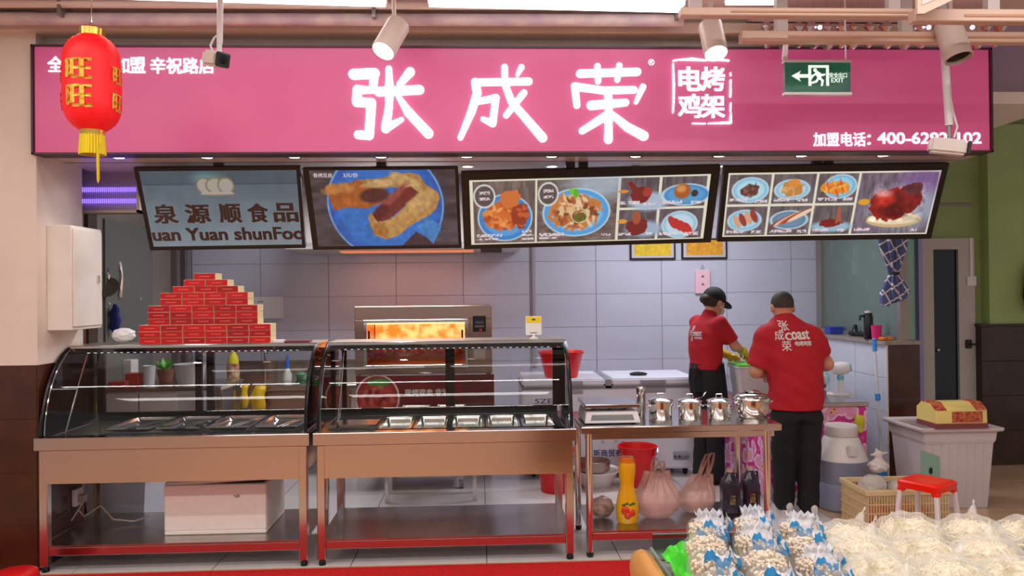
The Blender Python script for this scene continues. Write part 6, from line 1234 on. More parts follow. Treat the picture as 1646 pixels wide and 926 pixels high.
def carrier(px, Y, r3, label, top, seed, mat, tilt=0.0, name='carrier_bag'):
    """thin carrier bag: full rounded body, gathered neck, two looped handles"""
    p_ = at(px, 840, Y); t = thing(name, (p_.x, Y, SZ), label, 'bag', 'plastic bags on the worktable shelf'); rx, ry, hz = r3
    cr_ = crumple(seed, (0, 0, hz*0.5), (rx, ry, hz*0.56), 0.07, 6)
    def fn(P):
        ang = np.arctan2(P[..., 1], P[..., 0]-tilt*P[..., 2]); pl_ = np.clip((P[..., 2]-hz*0.45)/hz, 0, 1)
        neck = sd_loft(P, [(hz*0.5, 0, 0, rx*0.93, ry*0.9), (hz*0.9, tilt*0.05, 0, rx*0.90, ry*0.76), (hz*1.2, tilt*0.12, 0, rx*0.66, ry*0.45), (hz*1.5, tilt*0.2, 0, rx*0.50, ry*0.26)])
        return np.maximum(smin(np.maximum(cr_(P), P[..., 2]-hz*0.9), neck, 0.03)+0.010*pl_*np.sin(ang*11+P[..., 2]*8), 0.001-P[..., 2])
    sdf_obj('bag_body', fn, (-rx*1.4, -ry*1.5, -.011), (rx*1.6, ry*1.5, hz*1.6), 0.009, mat, t)
    for k, (dx, dz, sp_) in enumerate(top):
        b0 = Vector((tilt*0.2-sp_, 0.01*k, hz*1.42)); b1 = Vector((tilt*0.2+sp_, 0.01*k, hz*1.42)); tp_ = Vector((dx, 0.01*k, hz*1.42+dz))
        MB().tube([b0, b0*0.4+tp_*0.6-Vector((sp_*0.5, 0, 0)), tp_-Vector((sp_*0.35, 0, 0)), tp_+Vector((sp_*0.35, 0, 0.002)), b1*0.4+tp_*0.6+Vector((sp_*0.5, 0, 0)), b1], [0.026, 0.017, 0.012, 0.012, 0.017, 0.026], 8, flat=0.45).build('loop_handle', mat, t, world=False)
    return t
PB = M('pink_thin_plastic', (218, 172, 158), 0.22, alpha=0.6, noise=0.14, nscale=9)
carrier(1056, 5.03, (0.15, 0.12, 0.20), 'full translucent pink carrier bag next to the yellow bottle', [(-0.01, 0.10, 0.035), (0.045, 0.08, 0.03)], 41, PB, 0.05)
carrier(1119, 5.13, (0.125, 0.11, 0.165), 'pink carrier bag with two handles pointing up to the right', [(0.12, 0.16, 0.028), (0.085, 0.15, 0.025)], 47, PB, 0.25)
p = at(968, 845, 5.05); o = sdf_obj('crumpled_wrapper', crumple(52, (0, 0, 0.07), (0.085, 0.09, 0.08), 0.28, 9), (-.14, -.14, 0.0), (.14, .14, .2), 0.009, M('brown_clear_wrap', (186, 152, 134), 0.2, alpha=0.8, noise=0.5, nscale=16), smooth=False); o.location = (p.x, 5.06, SZ+0.004); o.scale = (0.95, 0.8, 0.9); tag(o, 'crumpled brownish wrapper on the left end of the worktable shelf', 'wrapper')
DJ = M('dark_sauce_plastic', (42, 34, 52), 0.2)
for k, px in enumerate((1174, 1206)):
    Y_ = 5.12+0.04*k; p = at(px, 835, Y_); X_ = p.x; t = thing('sauce_jug', (X_, Y_, SZ), 'dark square sauce jug with handle, %s of two on the worktable shelf' % ('left', 'right')[k], 'jug', 'dark sauce jugs')
    rc = lambda w, z: [(X_+sx*w, Y_+sy*w*0.9, SZ+z) for sx, sy in ((-1, -.6), (-.6, -1), (.6, -1), (1, -.6), (1, .6), (.6, 1), (-.6, 1), (-1, .6))]
    MB().loop_rings([rc(0.055, 0), rc(0.06, 0.01), rc(0.06, 0.17), rc(0.05, 0.22), rc(0.025, 0.255), rc(0.022, 0.27)]).build('body', DJ, t); MB().lathe([(0.024, 0.268), (0.024, 0.29), (0, 0.292)], (X_, Y_, SZ), 16).build('cap', M('jug_cap', (206, 176, 166), 0.4), t)
    MB().tube([(X_+0.02, Y_, SZ+0.25), (X_+0.05, Y_, SZ+0.26), (X_+0.055, Y_, SZ+0.2)], 0.009, 8).build('handle', DJ, t); MB().box(X_-0.018, X_+0.018, Y_-0.056, Y_-0.054, SZ+0.06, SZ+0.12).build('label_sticker', M('jug_label', (150, 130, 70), 0.4, noise=0.6, nscale=40, rgb2=(40, 40, 36)), t)

# upturned red basin at the lower left, only its top in view
p = at(28, 916, 4.42); t = thing('upturned_basin', (p.x, 4.4, 0.008), 'upturned red plastic basin on the carpet at the bottom left corner', 'basin'); zt_ = p.z
MB().lathe([(0, zt_), (0.10, zt_-0.001), (0.112, zt_-0.008), (0.135, 0.02), (0.15, 0.016), (0.15, 0.009), (0.13, 0.009), (0.105, zt_-0.012), (0, zt_-0.006)], (p.x, 4.4, 0), 36).build('shell', RED, t)
# ------------------------------------------------------------------ under the shop ceiling
def strip(xa, ya, xb, yb, label, extend=0.0, Zs=3.30):
    a, b = atz(xa, ya, Zs), atz(xb, yb, Zs); d = (b-a).normalized(); n = Vector((d.y, -d.x, 0)); a = a-d*extend
    t = thing('strip_light', (a+b)/2+n*0.06+Vector((0, 0, 0.0)), label, 'light', 'ceiling strip lights'); w = 0.13
    R_ = Matrix((d, -n, ZA)).transposed(); c = (a+b)/2+n*w/2; L_ = (b-a).length
    MB().obox(c+Vector((0, 0, 0.012)), L_, w, 0.02, R_).build('diffuser', STRIP, t); MB().obox(c+Vector((0, 0, 0.045)), L_+0.02, w+0.03, 0.046, R_).build('housing', WHITEP, t, bevel=0.004)
    MB().cyl(c+Vector((0, 0, 0.068)), (c.x, c.y, 3.42), 0.008, n=8).build('suspension_rod', GREYM, t); return t
strip(200, 0, 620, 12, 'long white strip light at the top left of the ceiling', 0.5); strip(690, 12, 1090, 21, 'long white strip light at the top middle of the ceiling'); strip(1166, 9, 1246, 9, 'short white strip light right of the middle strip')
PK = M('insulation_wrap', (214, 196, 192), 0.6, noise=0.12, nscale=9, rgb2=(188, 166, 178), bump=0.2, bscale=30)
p = at(300, 33, 4.58); t = thing('insulated_pipe', (0, 4.58, p.z-0.04), 'pale wrapped pipe running along the ceiling above the sign', 'pipe')
MB().cyl((-4, 4.58, p.z), (1.25, 4.58, p.z+0.015), 0.036, n=16).build('wrap', PK, t); p2 = at(300, 22, 4.6); MB().cyl((-4, 4.52, p2.z+0.02), (1.25, 4.52, p2.z+0.027), 0.022, n=12).build('thin_pipe', WARMW, t)
for x in (-2.4, -0.6, 1.2): MB().box(x-0.01, x+0.01, 4.50, 4.63, p.z+0.0, 3.42).build('pipe_strap', GREYM, t)
# track rails on the right
RAIL = M('rail_beige', (214, 184, 164), 0.45)
def rail(xa, ya, xb, yb, Y, h, label, posts=(), d=0.06):
    a, b = at(xa, ya, Y), at(xb, yb, Y); z1 = (a.z+at(xb, ya, Y).z)/2; z0 = (at(xa, yb, Y).z+b.z)/2
    t = thing('track_rail', ((a.x+b.x)/2, Y+d/2, z0), label, 'rail', 'beige lighting rails under the ceiling')
    MB().box(a.x, b.x, Y, Y+d, z0, z1).build('rail_body', RAIL, t, bevel=0.004); MB().box(a.x+0.25, b.x-0.001, Y-0.004, Y, z0+(z1-z0)*0.35, z0+(z1-z0)*0.55).build('slot', M('rail_slot', (190, 140, 110), 0.5), t)
    for x in posts: q = at(x, ya, Y); MB().box(q.x-0.03, q.x+0.03, Y+0.01, Y+0.05, z1, 3.42).build('drop_post', M('post_grey', (190, 180, 178), 0.5), t)
    return t, z0, z1
rail(1193, 50, 1690, 67, 4.0, 0, 'lower beige lighting rail at the upper right', (1259, 1460)); rail(1095, 12, 1470, 25, 3.75, 0, 'upper beige lighting rail at the top right edge', (1120, 1440)); rail(1470, 14, 1690, 34, 3.62, 0, 'rear beige lighting rail behind the dark spotlight', (1600,))
p = at(1456, 34, 3.6); q = at(1528, -2, 3.6); t = thing('slanted_fitting', (p.x, 3.6, p.z), 'slanted pale triangular lamp fitting at the top right edge', 'fitting')
MB().prism([(0, 0), (0.03, 0), (q.x-p.x, q.z-p.z-0.02), (q.x-p.x, q.z-p.z+0.06), (-0.0, q.z-p.z+0.06)], (p.x, 3.5, p.z), XA, ZA, (0, 0.02, 0)).build('frame', RAIL, t); MB().prism([(0.02, 0.04), (q.x-p.x-0.03, q.z-p.z+0.0), (q.x-p.x-0.03, q.z-p.z+0.04), (0.02, q.z-p.z+0.04)], (p.x, 3.496, p.z), XA, ZA, (0, 0.004, 0)).build('panel', M('fitting_panel', (206, 200, 190), 0.4), t); MB().cyl((p.x+0.05, 3.51, p.z+0.1), (p.x+0.05, 3.51, 3.42), 0.01, n=8).build('rod', GREYM, t)
# crystal bead light
t = thing('crystal_light', (2.2, 4.56, 2.9), 'bar light hung with rows of mirror-like crystal beads at the upper right', 'light')
CRY = M('crystal_bead', (206, 184, 186), 0.08, 0.85); y_ = 4.56
bm_ = MB().lathe([(0, -0.030), (0.018, -0.024), (0.036, -0.004), (0.036, 0.004), (0.018, 0.024), (0, 0.030)], (0, 0, 0), 8, sy=0.6).mesh('bead', angle=0); bm_.materials.append(CRY)
rods = {}
for (yy_, xs) in ((24, (1218, 1302, 1327, 1347, 1372, 1398, 1434)), (43, (1232, 1258, 1284, 1303, 1330, 1352, 1372, 1398, 1424, 1452, 1478, 1505, 1585, 1608)), (71, (1232, 1259, 1283, 1308, 1330, 1352, 1370, 1396, 1426, 1453, 1480, 1570, 1598))):
    for i, x in enumerate(xs):
        c = at(x, yy_, y_); o = bpy.data.objects.new('bead', bm_); COL.objects.link(o); o.parent = t; o.location = c-Vector(t.location); s_ = 0.8+0.45*((i*7+yy_) % 5)/4; o.scale = (s_, s_, s_)
        if yy_ == 71: MB().cyl((c.x, y_, c.z), (c.x, y_, 3.42), 0.0022, n=5).build('wire', CHROME, t)
        elif yy_ == 43 and i > 10: MB().cyl((c.x, y_, c.z), (c.x, y_, 3.42), 0.0022, n=5).build('wire', CHROME, t)
for x in (1318, 1461, 1493, 1563): c = at(x, 44, y_-0.03); MB().ball(c, 0.013, 10, 7).build('led_point', M('led_violet', (220, 200, 255), 0.4, emit=6.0), t)
a, b = at(1200, 36, y_), at(1640, 36, y_); MB().box(a.x, b.x, y_-0.012, y_+0.012, a.z, a.z+0.02).build('bar', CHROME, t)
# spotlights
def spot(top, lens, dep, axis, r, L_, lit, label):
    c = at(*lens, dep); ax = Vector(axis).normalized(); R_ = ax.to_track_quat('Z', 'Y').to_matrix(); b = c-ax*L_
    t = thing('spotlight', b, label, 'spotlight', 'cylindrical ceiling spotlights'); SPM = M('spot_white', (214, 200, 192), 0.4)
    MB().lathe([(0, 0), (r*0.97, 0), (r, 0.006), (r, L_), (r*0.93, L_+0.002), (r*0.90, L_-0.02), (0, L_-0.02)], b, 32, R_).build('barrel', SPM, t)
    MB().lathe([(0, L_-0.018), (r*0.89, L_-0.018)], b, 32, R_).build('lens', M('spot_lens_lit', (255, 250, 235), 0.4, emit=7) if lit else M('spot_lens_dark', (40, 34, 20), 0.25), t)
    e = at(*top, dep+0.02); MB().tube([b+ax*L_*0.25, Vector((e.x, b.y, b.z+0.03)), Vector((e.x, b.y, 3.42))], 0.011, 8).build('arm', SPM, t)
    if lit:
        l = bpy.data.lights.new('spot_beam', 'SPOT'); l.energy = 22; l.spot_size = 1.0; l.spot_blend = 0.7; l.color = (1, 0.93, 0.85); l.shadow_soft_size = 0.04
        o = bpy.data.objects.new('spot_beam', l); COL.objects.link(o); o.location = c+ax*0.02; o.rotation_euler = (-ax).to_track_quat('Z', 'Y').to_euler()
    return t
spot((631, 5), (616, 82), 4.0, (-0.36, -0.42, -0.83), 0.063, 0.20, True, 'lit white cylindrical spotlight above the first big character'); spot((1148, 15), (1151, 86), 4.05, (0.02, -0.42, -0.9), 0.064, 0.20, True, 'lit white cylindrical spotlight above the seal lettering'); spot((1535, 20), (1541, 94), 3.9, (0.10, -0.28, -0.95), 0.068, 0.21, False, 'unlit beige cylindrical spotlight near the right end of the sign')
# ------------------------------------------------------------------ lantern
LX_, LY_ = at(148, 130, 3.9).x, 3.9; zt, zb = at(148, 55, 3.9).z, at(148, 214, 3.9).z; LR = 0.133
t = thing('paper_lantern', (LX_, LY_, zb), 'red ribbed paper lantern with gold characters and yellow tassel', 'lantern')
prof = []
for i in range(61):
    f_ = i/60; z = zb+(zt-zb)*f_; e = abs(2*f_-1); r = LR*(1-max(0, (e-0.38)/0.62)**2.3)**0.5*0.97+0.004 if e < 0.999 else 0.05
    r = max(r, 0.052); prof.append((r+0.0022*math.cos(i*math.pi), z))
LRED = M('lantern_red', (232, 10, 24), 0.5, emit=0.22, ecol=(255, 10, 20)); GOLD = M('lantern_gold', (216, 160, 40), 0.35, 0.4, noise=0.3, nscale=30, rgb2=(240, 200, 80)); YT_ = M('tassel_yellow', (230, 206, 10), 0.6)
MB().lathe(prof, (LX_, LY_, 0), 48).build('shade', LRED, t, angle=80)
cr_ = MB().lathe([(0.058, zt-0.012), (0.060, zt+0.022), (0.052, zt+0.024), (0.050, zt-0.01)], (LX_, LY_, 0), 24).build('gold_cap', M('gold_foil', (232, 190, 90), 0.2, 0.9), t); MB().lathe([(0.056, zb-0.012), (0.058, zb+0.012), (0.05, zb+0.012), (0.05, zb-0.01)], (LX_, LY_, 0), 24).build('gold_ring', MATS['gold_foil'], t)
def lproj(q):
    h_ = min(max((q.z-zb)/(zt-zb), 0), 1); i = min(int(h_*60), 59); r = prof[i][0]+(prof[i+1][0]-prof[i][0])*(h_*60-i)+0.004; a_ = (q.x-LX_)/LR; return Vector((LX_+r*math.sin(a_), LY_-r*math.cos(a_), q.z))
for y0_, y1_ in ((93, 125), (136, 170)):
    a, b = at(124, y1_, LY_-LR), at(167, y0_, LY_-LR); text('旺', 'gold_character', GOLD, t, (LX_-0.062, LY_-LR, a.z), XA, ZA, 0.118, b.z-a.z, 0.04, 0.0, True, lproj)
    for sx_ in (-1.62, 1.18): text('旺', 'side_character', GOLD, t, (LX_+sx_*LR, LY_-LR, a.z), XA, ZA, 0.07, (b.z-a.z)*0.8, 0.03, 0.0, True, lproj)
zz0 = at(150, 249, 3.9).z
for k in range(26): a_ = 2*math.pi*k/26; MB().tube([(LX_+0.05*math.cos(a_), LY_+0.05*math.sin(a_), zb-0.005), (LX_+0.057*math.cos(a_), LY_+0.057*math.sin(a_), zz0)], 0.0068, 5).build('tassel_strand', YT_, t)
ze = at(166, 296, 3.9).z; MB().tube([(LX_+0.045, LY_-0.04, zz0+0.05), (LX_+0.046, LY_-0.04, ze+0.02), (LX_+0.045, LY_-0.04, ze)], [0.013, 0.011, 0.004], 6, flat=0.5).build('tail_ribbon', YT_, t)
MB().tube([(LX_-0.05, LY_, zt+0.02), (LX_, LY_, zt+0.06), (LX_+0.05, LY_, zt+0.02)], 0.0025, 6).build('wire_bail', CHROME, t); MB().cyl((LX_, LY_, zt+0.058), (LX_, LY_, 3.42), 0.0022, n=6).build('hanging_wire', CHROME, t)
# ------------------------------------------------------------------ surveillance cameras
def cctv(hc, back, dep, top, label, s=1.0):
    h = at(*hc, dep); b = at(*back, dep); t = thing('surveillance_camera', h, label, 'camera', 'white surveillance cameras'); return t, h, b
def cambody(t, c, ax, L_, w, hh):
    ax = Vector(ax).normalized(); R_ = ax.to_track_quat('Y', 'Z').to_matrix(); CW = M('camera_white', (222, 214, 208), 0.35)
    MB().obox(c, w, L_, hh, R_).build('housing', CW, t, bevel=0.014, seg=2); f_ = MB().obox(c+ax*(L_/2+0.006), w*0.94, 0.02, hh*0.94, R_).build('front_face', M('camera_dark', (42, 40, 44), 0.25), t, bevel=0.008)
    MB().lathe([(0, 0.002), (w*0.26, 0.0), (w*0.28, -0.006)], c+ax*(L_/2+0.018), 18, ax.to_track_quat('Z', 'Y').to_matrix()).build('lens', M('camera_lens', (12, 12, 16), 0.08), f_)
Y_ = 4.15; c = at(346, 95, Y_); t = thing('surveillance_camera', c, 'white box camera with dark face hanging at the upper left of the sign', 'camera', 'white surveillance cameras')
cambody(t, c, (0.70, -0.68, -0.26), 0.155, 0.085, 0.082)
a = at(352, 82, Y_); MB().tube([(a.x, Y_, a.z-0.02), (a.x+0.004, Y_, a.z+0.06)], 0.014, 10).build('swivel', WHITEP, t); MB().tube([(a.x+0.004, Y_, a.z+0.04), (a.x+0.012, Y_, 3.42)], 0.016, 10).build('drop_pole', WHITEP, t)
MB().tube([(a.x-0.03, Y_, a.z-0.01), (a.x-0.045, Y_, a.z+0.03), (a.x-0.025, Y_, a.z+0.07), (a.x+0.0, Y_, a.z+0.09)], 0.006, 8).build('cable', WHITEP, t)
c = at(1523, 236, Y_); t = thing('surveillance_camera', c, 'white box camera on a long white pole over the telephone number', 'camera', 'white surveillance cameras')
cambody(t, c, (0.90, -0.30, -0.16), 0.19, 0.08, 0.085)
a = at(1526, 222, Y_); b = at(1518, 80, Y_); MB().tube([(a.x, Y_, a.z-0.01), (a.x, Y_, a.z+0.1)], 0.012, 10).build('swivel', GREYM, t); MB().tube([(a.x, Y_, a.z+0.07), (b.x, Y_, b.z), (b.x-0.01, Y_, 3.42)], 0.021, 12).build('drop_pole', WHITEP, t); MB().tube([(a.x+0.02, Y_-0.01, a.z), (a.x+0.04, Y_-0.01, a.z+0.06), (a.x+0.015, Y_-0.01, a.z+0.15), (a.x, Y_-0.015, a.z+0.22)], 0.006, 8).build('cable', WHITEP, t)
# ------------------------------------------------------------------ exit sign
YE = 4.25; a, b = at(1262, 150, YE), at(1367, 99, YE); t = thing('exit_sign', ((a.x+b.x)/2, YE, a.z), 'green hanging exit sign with arrow and running figure', 'sign')
MB().box(a.x, b.x, YE, YE+0.025, a.z, b.z).build('panel', M('exit_green', (16, 92, 64), 0.25, emit=0.25, ecol=(20, 120, 80), noise=0.5, nscale=9, rgb2=(24, 50, 66)), t)
for (z0_, z1_) in ((a.z-0.008, a.z+0.006), (b.z-0.006, b.z+0.008)): MB().box(a.x-0.005, b.x+0.005, YE-0.004, YE+0.03, z0_, z1_).build('edge_rail', WHITEP, t)
EW = M('exit_white', (226, 246, 236), 0.4, emit=0.75)
def ex(x, y): q = at(x, y, YE); return (q.x, q.z)
def estroke(name, pts, r): MB().capsule_stroke([ex(*p_) for p_ in pts], [k/285.0 for k in (r if isinstance(r, list) else [r]*len(pts))], (0, YE-0.003, 0), XA, ZA, (0, 0.003, 0), 6).build(name, EW, t, angle=0)
MB().prism([ex(*p_) for p_ in ((1272, 122), (1287, 114), (1284, 119.5), (1300, 119.5), (1300, 125), (1284, 125), (1287, 131))], (0, YE-0.003, 0), XA, ZA, (0, 0.003, 0)).build('arrow', EW, t, angle=0)
def erect(name, x0_, y0_, x1_, y1_): p_, q_ = ex(x0_, y1_), ex(x1_, y0_); MB().box(p_[0], q_[0], YE-0.003, YE, p_[1], q_[1]).build(name, EW, t)
erect('door_frame', 1299.5, 105, 1303.5, 138); erect('door_frame', 1328, 105, 1332, 138); erect('door_frame', 1303.5, 105, 1328, 109)
MB().ball((ex(1310, 113)[0], YE-0.002, ex(1310, 113)[1]), (0.011, 0.002, 0.011), 12, 8).build('figure_head', EW, t)
estroke('figure', [(1313, 117), (1317, 125)], 3.0); estroke('figure_limb', [(1313, 118), (1306, 122), (1304, 126)], 1.5); estroke('figure_limb', [(1315, 117), (1321, 121), (1325, 120)], 1.5); estroke('figure_limb', [(1316, 125), (1312, 131), (1306, 133)], 1.7); estroke('figure_limb', [(1317, 125), (1322, 130), (1321, 137)], 1.7)
for body, (x0_, y0_, x1_, y1_) in (('安全出口', (1333, 117, 1361, 125)), ('EXIT', (1336, 126, 1356, 132.5))): p_, q_ = ex(x0_, y1_), ex(x1_, y0_); text(body, 'lettering', EW, t, (p_[0], YE-0.001, p_[1]), XA, ZA, q_[0]-p_[0], q_[1]-p_[1], 0.012, 0.001)
for x in (1266, 1361): q = at(x, 98, YE); MB().cyl((q.x, YE+0.012, q.z), (q.x, YE+0.012, 3.42), 0.005, n=8).build('hanger', WHITEP, t)
q = at(1263, 92, YE); MB().obox((q.x-0.0, YE+0.01, q.z+0.03), 0.024, 0.02, 0.085, Matrix.Rotation(0.1, 3, 'Y')).build('driver_box', WHITEP, t)
# ------------------------------------------------------------------ mushroom stand in the foreground
SX0, SX1, SY0, SY1, STZ = 0.50, 2.05, 1.15, 2.32, 0.84
t = thing('produce_stand', ((SX0+SX1)/2, (SY0+SY1)/2, 0), 'produce stand with rounded wooden side rail and low glass edge', 'stand')
WOOD = M('varnished_wood', (214, 160, 86), 0.3, noise=0.3, nscale=5, stretch=(1, 0.2, 1), rgb2=(186, 124, 58))
MB().box(SX0, SX1, SY0, SY1, STZ-0.04, STZ).build('deck', M('deck_grey', (150, 146, 140), 0.5), t); MB().box(SX0+0.03, SX1-0.03, SY0+0.03, SY1-0.06, 0.0, STZ-0.04).build('plinth', M('plinth_wood', (150, 100, 60), 0.5, noise=0.2, nscale=6), t)
MB().loop_rings([[(SX0-0.012+w_*math.cos(a)-0.02, y, STZ+0.0+hh_*math.sin(a)) for a in np.linspace(0, 2*math.pi, 17)[:-1]] for y, w_, hh_ in ((SY0, .036, .075), (SY1-0.16, .036, .075), (SY1-0.09, .034, .066), (SY1-0.05, .028, .05), (SY1-0.03, .016, .03))]).build('side_rail', WOOD, t)
MB().box(SX0+0.012, SX0+0.020, SY0, SY1, STZ, STZ+0.04).build('side_glass', M('side_acrylic', (150, 178, 168), 0.2, alpha=0.55), t); MB().box(SX0+0.02, SX1, SY1-0.01, SY1-0.002, STZ, STZ+0.08).build('back_glass', M_glass('edge_glass', (206, 226, 218), 1.45), t)
MB().box(SX0+0.02, SX1, SY1-0.0105, SY1-0.0015, STZ+0.08, STZ+0.082).build('glass_edge', M('glass_edge_dark', (90, 120, 110), 0.2), t)
# green sheet
vs = []; n_, m_ = 12, 26
for j in range(m_):
    for i in range(n_): x = SX0+0.022+i*0.0085; y = SY0+0.02+j*(SY1-SY0-0.10)/(m_-1); vs.append((x, y, STZ+0.052+0.0035*i+0.010*math.sin(i*1.3+j*0.9)*(1 if i < 9 else 0.4)+0.008*math.sin(j*2.1+i)))
o = MB().add(vs, [(j*n_+i, j*n_+i+1, (j+1)*n_+i+1, (j+1)*n_+i) for j in range(m_-1) for i in range(n_-1)]).build('green_sheet', M('green_net_plastic', (60, 206, 40), 0.4, noise=0.2, nscale=30), angle=20); tag(o, 'crumpled bright green plastic sheet along the left side of the produce stand', 'sheet')
# enoki bags
ENO = M('enoki_cream', (238, 222, 196), 0.5, sss=0.1); FILM2 = M('enoki_film', (236, 238, 246), 0.1, alpha=0.12); BLUEP = M('film_blue_print', (52, 152, 214), 0.35); FILM3 = M('white_film_edge', (232, 238, 248), 0.25, alpha=0.6)
def enoki(seed, style):
    rg = random.Random(seed); t = thing('enoki_bag', (0, 0, 0), 'x', 'mushrooms', 'bags of enoki mushrooms with blue print')
    mb = MB()
    for k in range(270):
        a = rg.uniform(0, 6.283); r = 0.062*math.sqrt(rg.random()); x, y = r*math.cos(a), r*math.sin(a); h = 0.148+rg.uniform(-.015, .015)-0.35*r; sp_ = 1.12
        mb.tube([(x*0.72, y*0.72, 0.005), (x*0.92+rg.uniform(-.003, .003), y*0.92, h*0.55), (x*sp_, y*sp_, h)], [0.0026, 0.0024, 0.0022], 4, caps=False); q = rg.uniform(0.0045, 0.0072); mb.ball((x*sp_, y*sp_, h+0.002), (q, q, q*0.85), 6, 4)
    tag(mb.build('mushroom_bunch', ENO, t, world=False, angle=60), kind='stuff')
    fn = lambda P: sd_loft(P+0.006*np.sin(P[..., [1, 2, 0]]*70+seed), [(0.007, 0, 0, 0.062, 0.062), (0.05, 0, 0, 0.070, 0.070), (0.13, 0, 0, 0.083, 0.083), (0.155, 0.0, 0, 0.074, 0.07), (0.168, 0, 0, 0.05, 0.045)])
    f_ = sdf_obj('bag_film', fn, (-.11, -.11, -.012), (.11, .11, .2), 0.0085, FILM2, t)
    for k in range(2):
        a0 = -1.9+k*1.4+rg.uniform(-.4, .4); ln = rg.uniform(0.9, 1.5); z0_ = (0.150, 0.120, 0.145)[k]+rg.uniform(-0.01, 0.015)
        n__ = 12; rad = 0.084-(0.02 if z0_ > 0.14 else 0.0); vs_ = []; hgt = rg.uniform(0.018, 0.028)
        for i in range(n__):
            a = a0+ln*i/(n__-1); rr_ = rad+0.006*math.sin(i*1.7+seed); zz = z0_+0.016*math.sin(i*0.6+k)+0.005*math.sin(i*2.3); up = 0.006+0.016*(style == 0)*(0.6+0.4*math.sin(i*1.9))
            for dz, dr in ((0, 0.003), (hgt, -0.002), (hgt+up, -0.012+0.006*math.sin(i*3))): vs_.append(((rr_+dr)*math.cos(a), (rr_+dr)*math.sin(a), zz+dz))
        MB().add(vs_, [(3*i, 3*i+1, 3*i+4, 3*i+3) for i in range(n__-1)]).build('blue_stripe', BLUEP, t, world=False, angle=30); MB().add(vs_, [(3*i+1, 3*i+2, 3*i+5, 3*i+4) for i in range(n__-1)]).build('film_frill', FILM3, t, world=False, angle=20)
    if style == 0:
        fr = MB(); vs_ = []; n__ = 24
        for j in range(3):
            for i in range(n__): a = 2*math.pi*i/n__; r = (0.050, 0.036, 0.050)[j]+0.008*math.sin(i*5+seed+j); vs_.append((r*math.cos(a)+0.01, 0.6*r*math.sin(a)+0.02, (0.155, 0.170, 0.184)[j]+0.007*math.sin(i*3.1+j)))
        fr.add(vs_, [(j*n__+i, j*n__+(i+1) % n__, (j+1)*n__+(i+1) % n__, (j+1)*n__+i) for j in range(2) for i in range(n__)]).build('gathered_top', FILM3, t, world=False, angle=15)
    return t
proto = [enoki(3, 0), enoki(8, 1), enoki(15, 2)]; used = [False]*3; place = []
rown = ['back', 'second', 'third', 'fourth', 'front']; spots_e = []
for r_, (Y, xs) in enumerate(((2.20, (1138, 1211, 1284)), (2.055, (1136, 1214, 1292)), (1.91, (1146, 1230, 1314)), (1.765, (1150, 1241, 1332)), (1.615, (1164, 1262, 1360)))):
    for i, px in enumerate(xs): spots_e.append((px, Y, '%s row, %s' % (rown[r_], ('leftmost', 'middle', 'rightmost')[i])))
STY = [0, 0, 0, 1, 0, 2, 2, 1, 0, 1, 2, 1, 0, 2, 1]
for k, (px, Y, lb) in enumerate(spots_e):
    i = STY[k]; x = at(px, 880, Y).x; lab = 'clear bag of enoki mushrooms with blue print, '+lb; rz = (0.0, 0.5, -0.4, 0.9)[k % 4]; sc = (0.76, 0.76, (0.90, 0.84, 0.94)[(k*2) % 3])
    if not used[i]: r = proto[i]; used[i] = True; r.location = (x, Y, STZ+0.009); r.rotation_euler = (0, 0, rz); r.scale = sc; r['label'] = lab
    else: dup(proto[i], (x, Y, STZ+0.009), rz, lab, scale=sc)
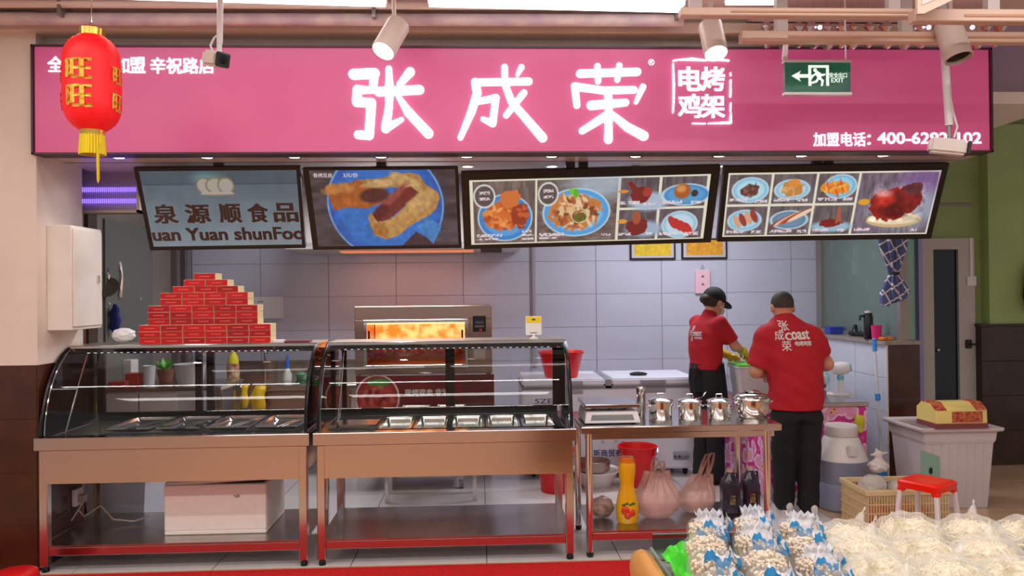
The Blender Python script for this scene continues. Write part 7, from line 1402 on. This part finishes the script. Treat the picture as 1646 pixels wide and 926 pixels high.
# bags of pale sprouts
SPR = M('sprout_cream', (240, 230, 200), 0.35, sss=0.08); FILM4 = M('sprout_film', (240, 238, 230), 0.1, alpha=0.28)
def sprouts(seed):
    rg = random.Random(seed); t = thing('sprout_bag', (0, 0, 0), 'x', 'vegetables', 'clear bags of pale sprouts'); mb = MB(); base = crumple(seed, (0, 0, 0.07), (0.115, 0.10, 0.065), 0.10, 5)
    for k in range(420):
        th = rg.uniform(0, 6.283); ph = math.acos(rg.uniform(-0.1, 1)); c = Vector((0.105*math.sin(ph)*math.cos(th), 0.09*math.sin(ph)*math.sin(th), 0.065+0.055*math.cos(ph)*rg.uniform(0.6, 1.05))); tn = Vector((-math.sin(th), math.cos(th), rg.uniform(-.6, .6))).normalized()
        if rg.random() < 0.4: tn = Vector((math.cos(th)*math.cos(ph), math.sin(th)*math.cos(ph), -math.sin(ph)))
        l_ = rg.uniform(0.02, 0.04); bd_ = Vector((rg.uniform(-1, 1), rg.uniform(-1, 1), rg.uniform(-1, 1)))*0.008; mb.tube([c-tn*l_, c+bd_, c+tn*l_+bd_*0.3], [0.002, 0.0028, 0.0022], 4)
    tag(mb.build('sprout_strands', SPR, t, world=False, angle=60), kind='stuff')
    sdf_obj('sprout_mass', crumple(seed+5, (0, 0, 0.066), (0.10, 0.088, 0.055), 0.10, 7), (-.14, -.13, 0.0), (.14, .13, .15), 0.011, SPR, t)
    def film(P): return np.minimum(np.maximum(base(P)-0.012, 0.002-P[..., 2]), sd_cap(P, (0.05, 0.04, 0.12), (0.10+0.01*(seed % 3), 0.09, 0.165), 0.02, 0.006))+0.005*np.sin(P[..., 0]*90+P[..., 1]*40)*np.sin(P[..., 1]*70-P[..., 2]*50)
    sdf_obj('bag_film', film, (-.17, -.15, -.01), (.18, .17, .2), 0.0085, FILM4, t, smooth=False); return t
pr = [sprouts(21), sprouts(34)]; ud = [False, False]
sp_list = []
for r_, (Y, xs) in enumerate(((2.20, (1366, 1462, 1560, 1654)), (2.035, (1382, 1484, 1586)), (1.87, (1416, 1526, 1636)), (1.71, (1446, 1562, 1676)), (1.55, (1486, 1612)))):
    for i, px in enumerate(xs): sp_list.append((px, Y, 'clear bag of pale sprouts, %s row of the heap, %s' % (['back', 'second', 'third', 'fourth', 'front'][r_], ['leftmost', 'second from the left', 'third from the left', 'rightmost'][i if i < len(xs)-1 else 3])))
for k, (px, Y, lb) in enumerate(sp_list):
    i = k % 2; x = at(px, 880, Y).x; loc = (x, Y, STZ+0.008); sc = (0.80, 0.76, (0.92, 1.05, 0.98)[k % 3]); rz = (0.0, 3.14, 0.2, 3.3)[k % 4]
    if not ud[i]: r = pr[i]; ud[i] = True; r.location = loc; r.rotation_euler = (0, 0, rz); r.scale = sc; r['label'] = lb
    else: dup(pr[i], loc, rz, lb, scale=sc)
x = at(1622, 860, 2.2).x; o = sdf_obj('clear_bag', crumple(61, (0, 0, 0.055), (0.085, 0.06, 0.05), 0.25, 9), (-.13, -.1, 0.0), (.13, .1, .13), 0.009, M('empty_film', (226, 220, 212), 0.1, alpha=0.5), smooth=False); o.location = (x, 2.2, STZ); tag(o, 'crumpled clear bag with bits in it at the far right of the stand', 'bag')
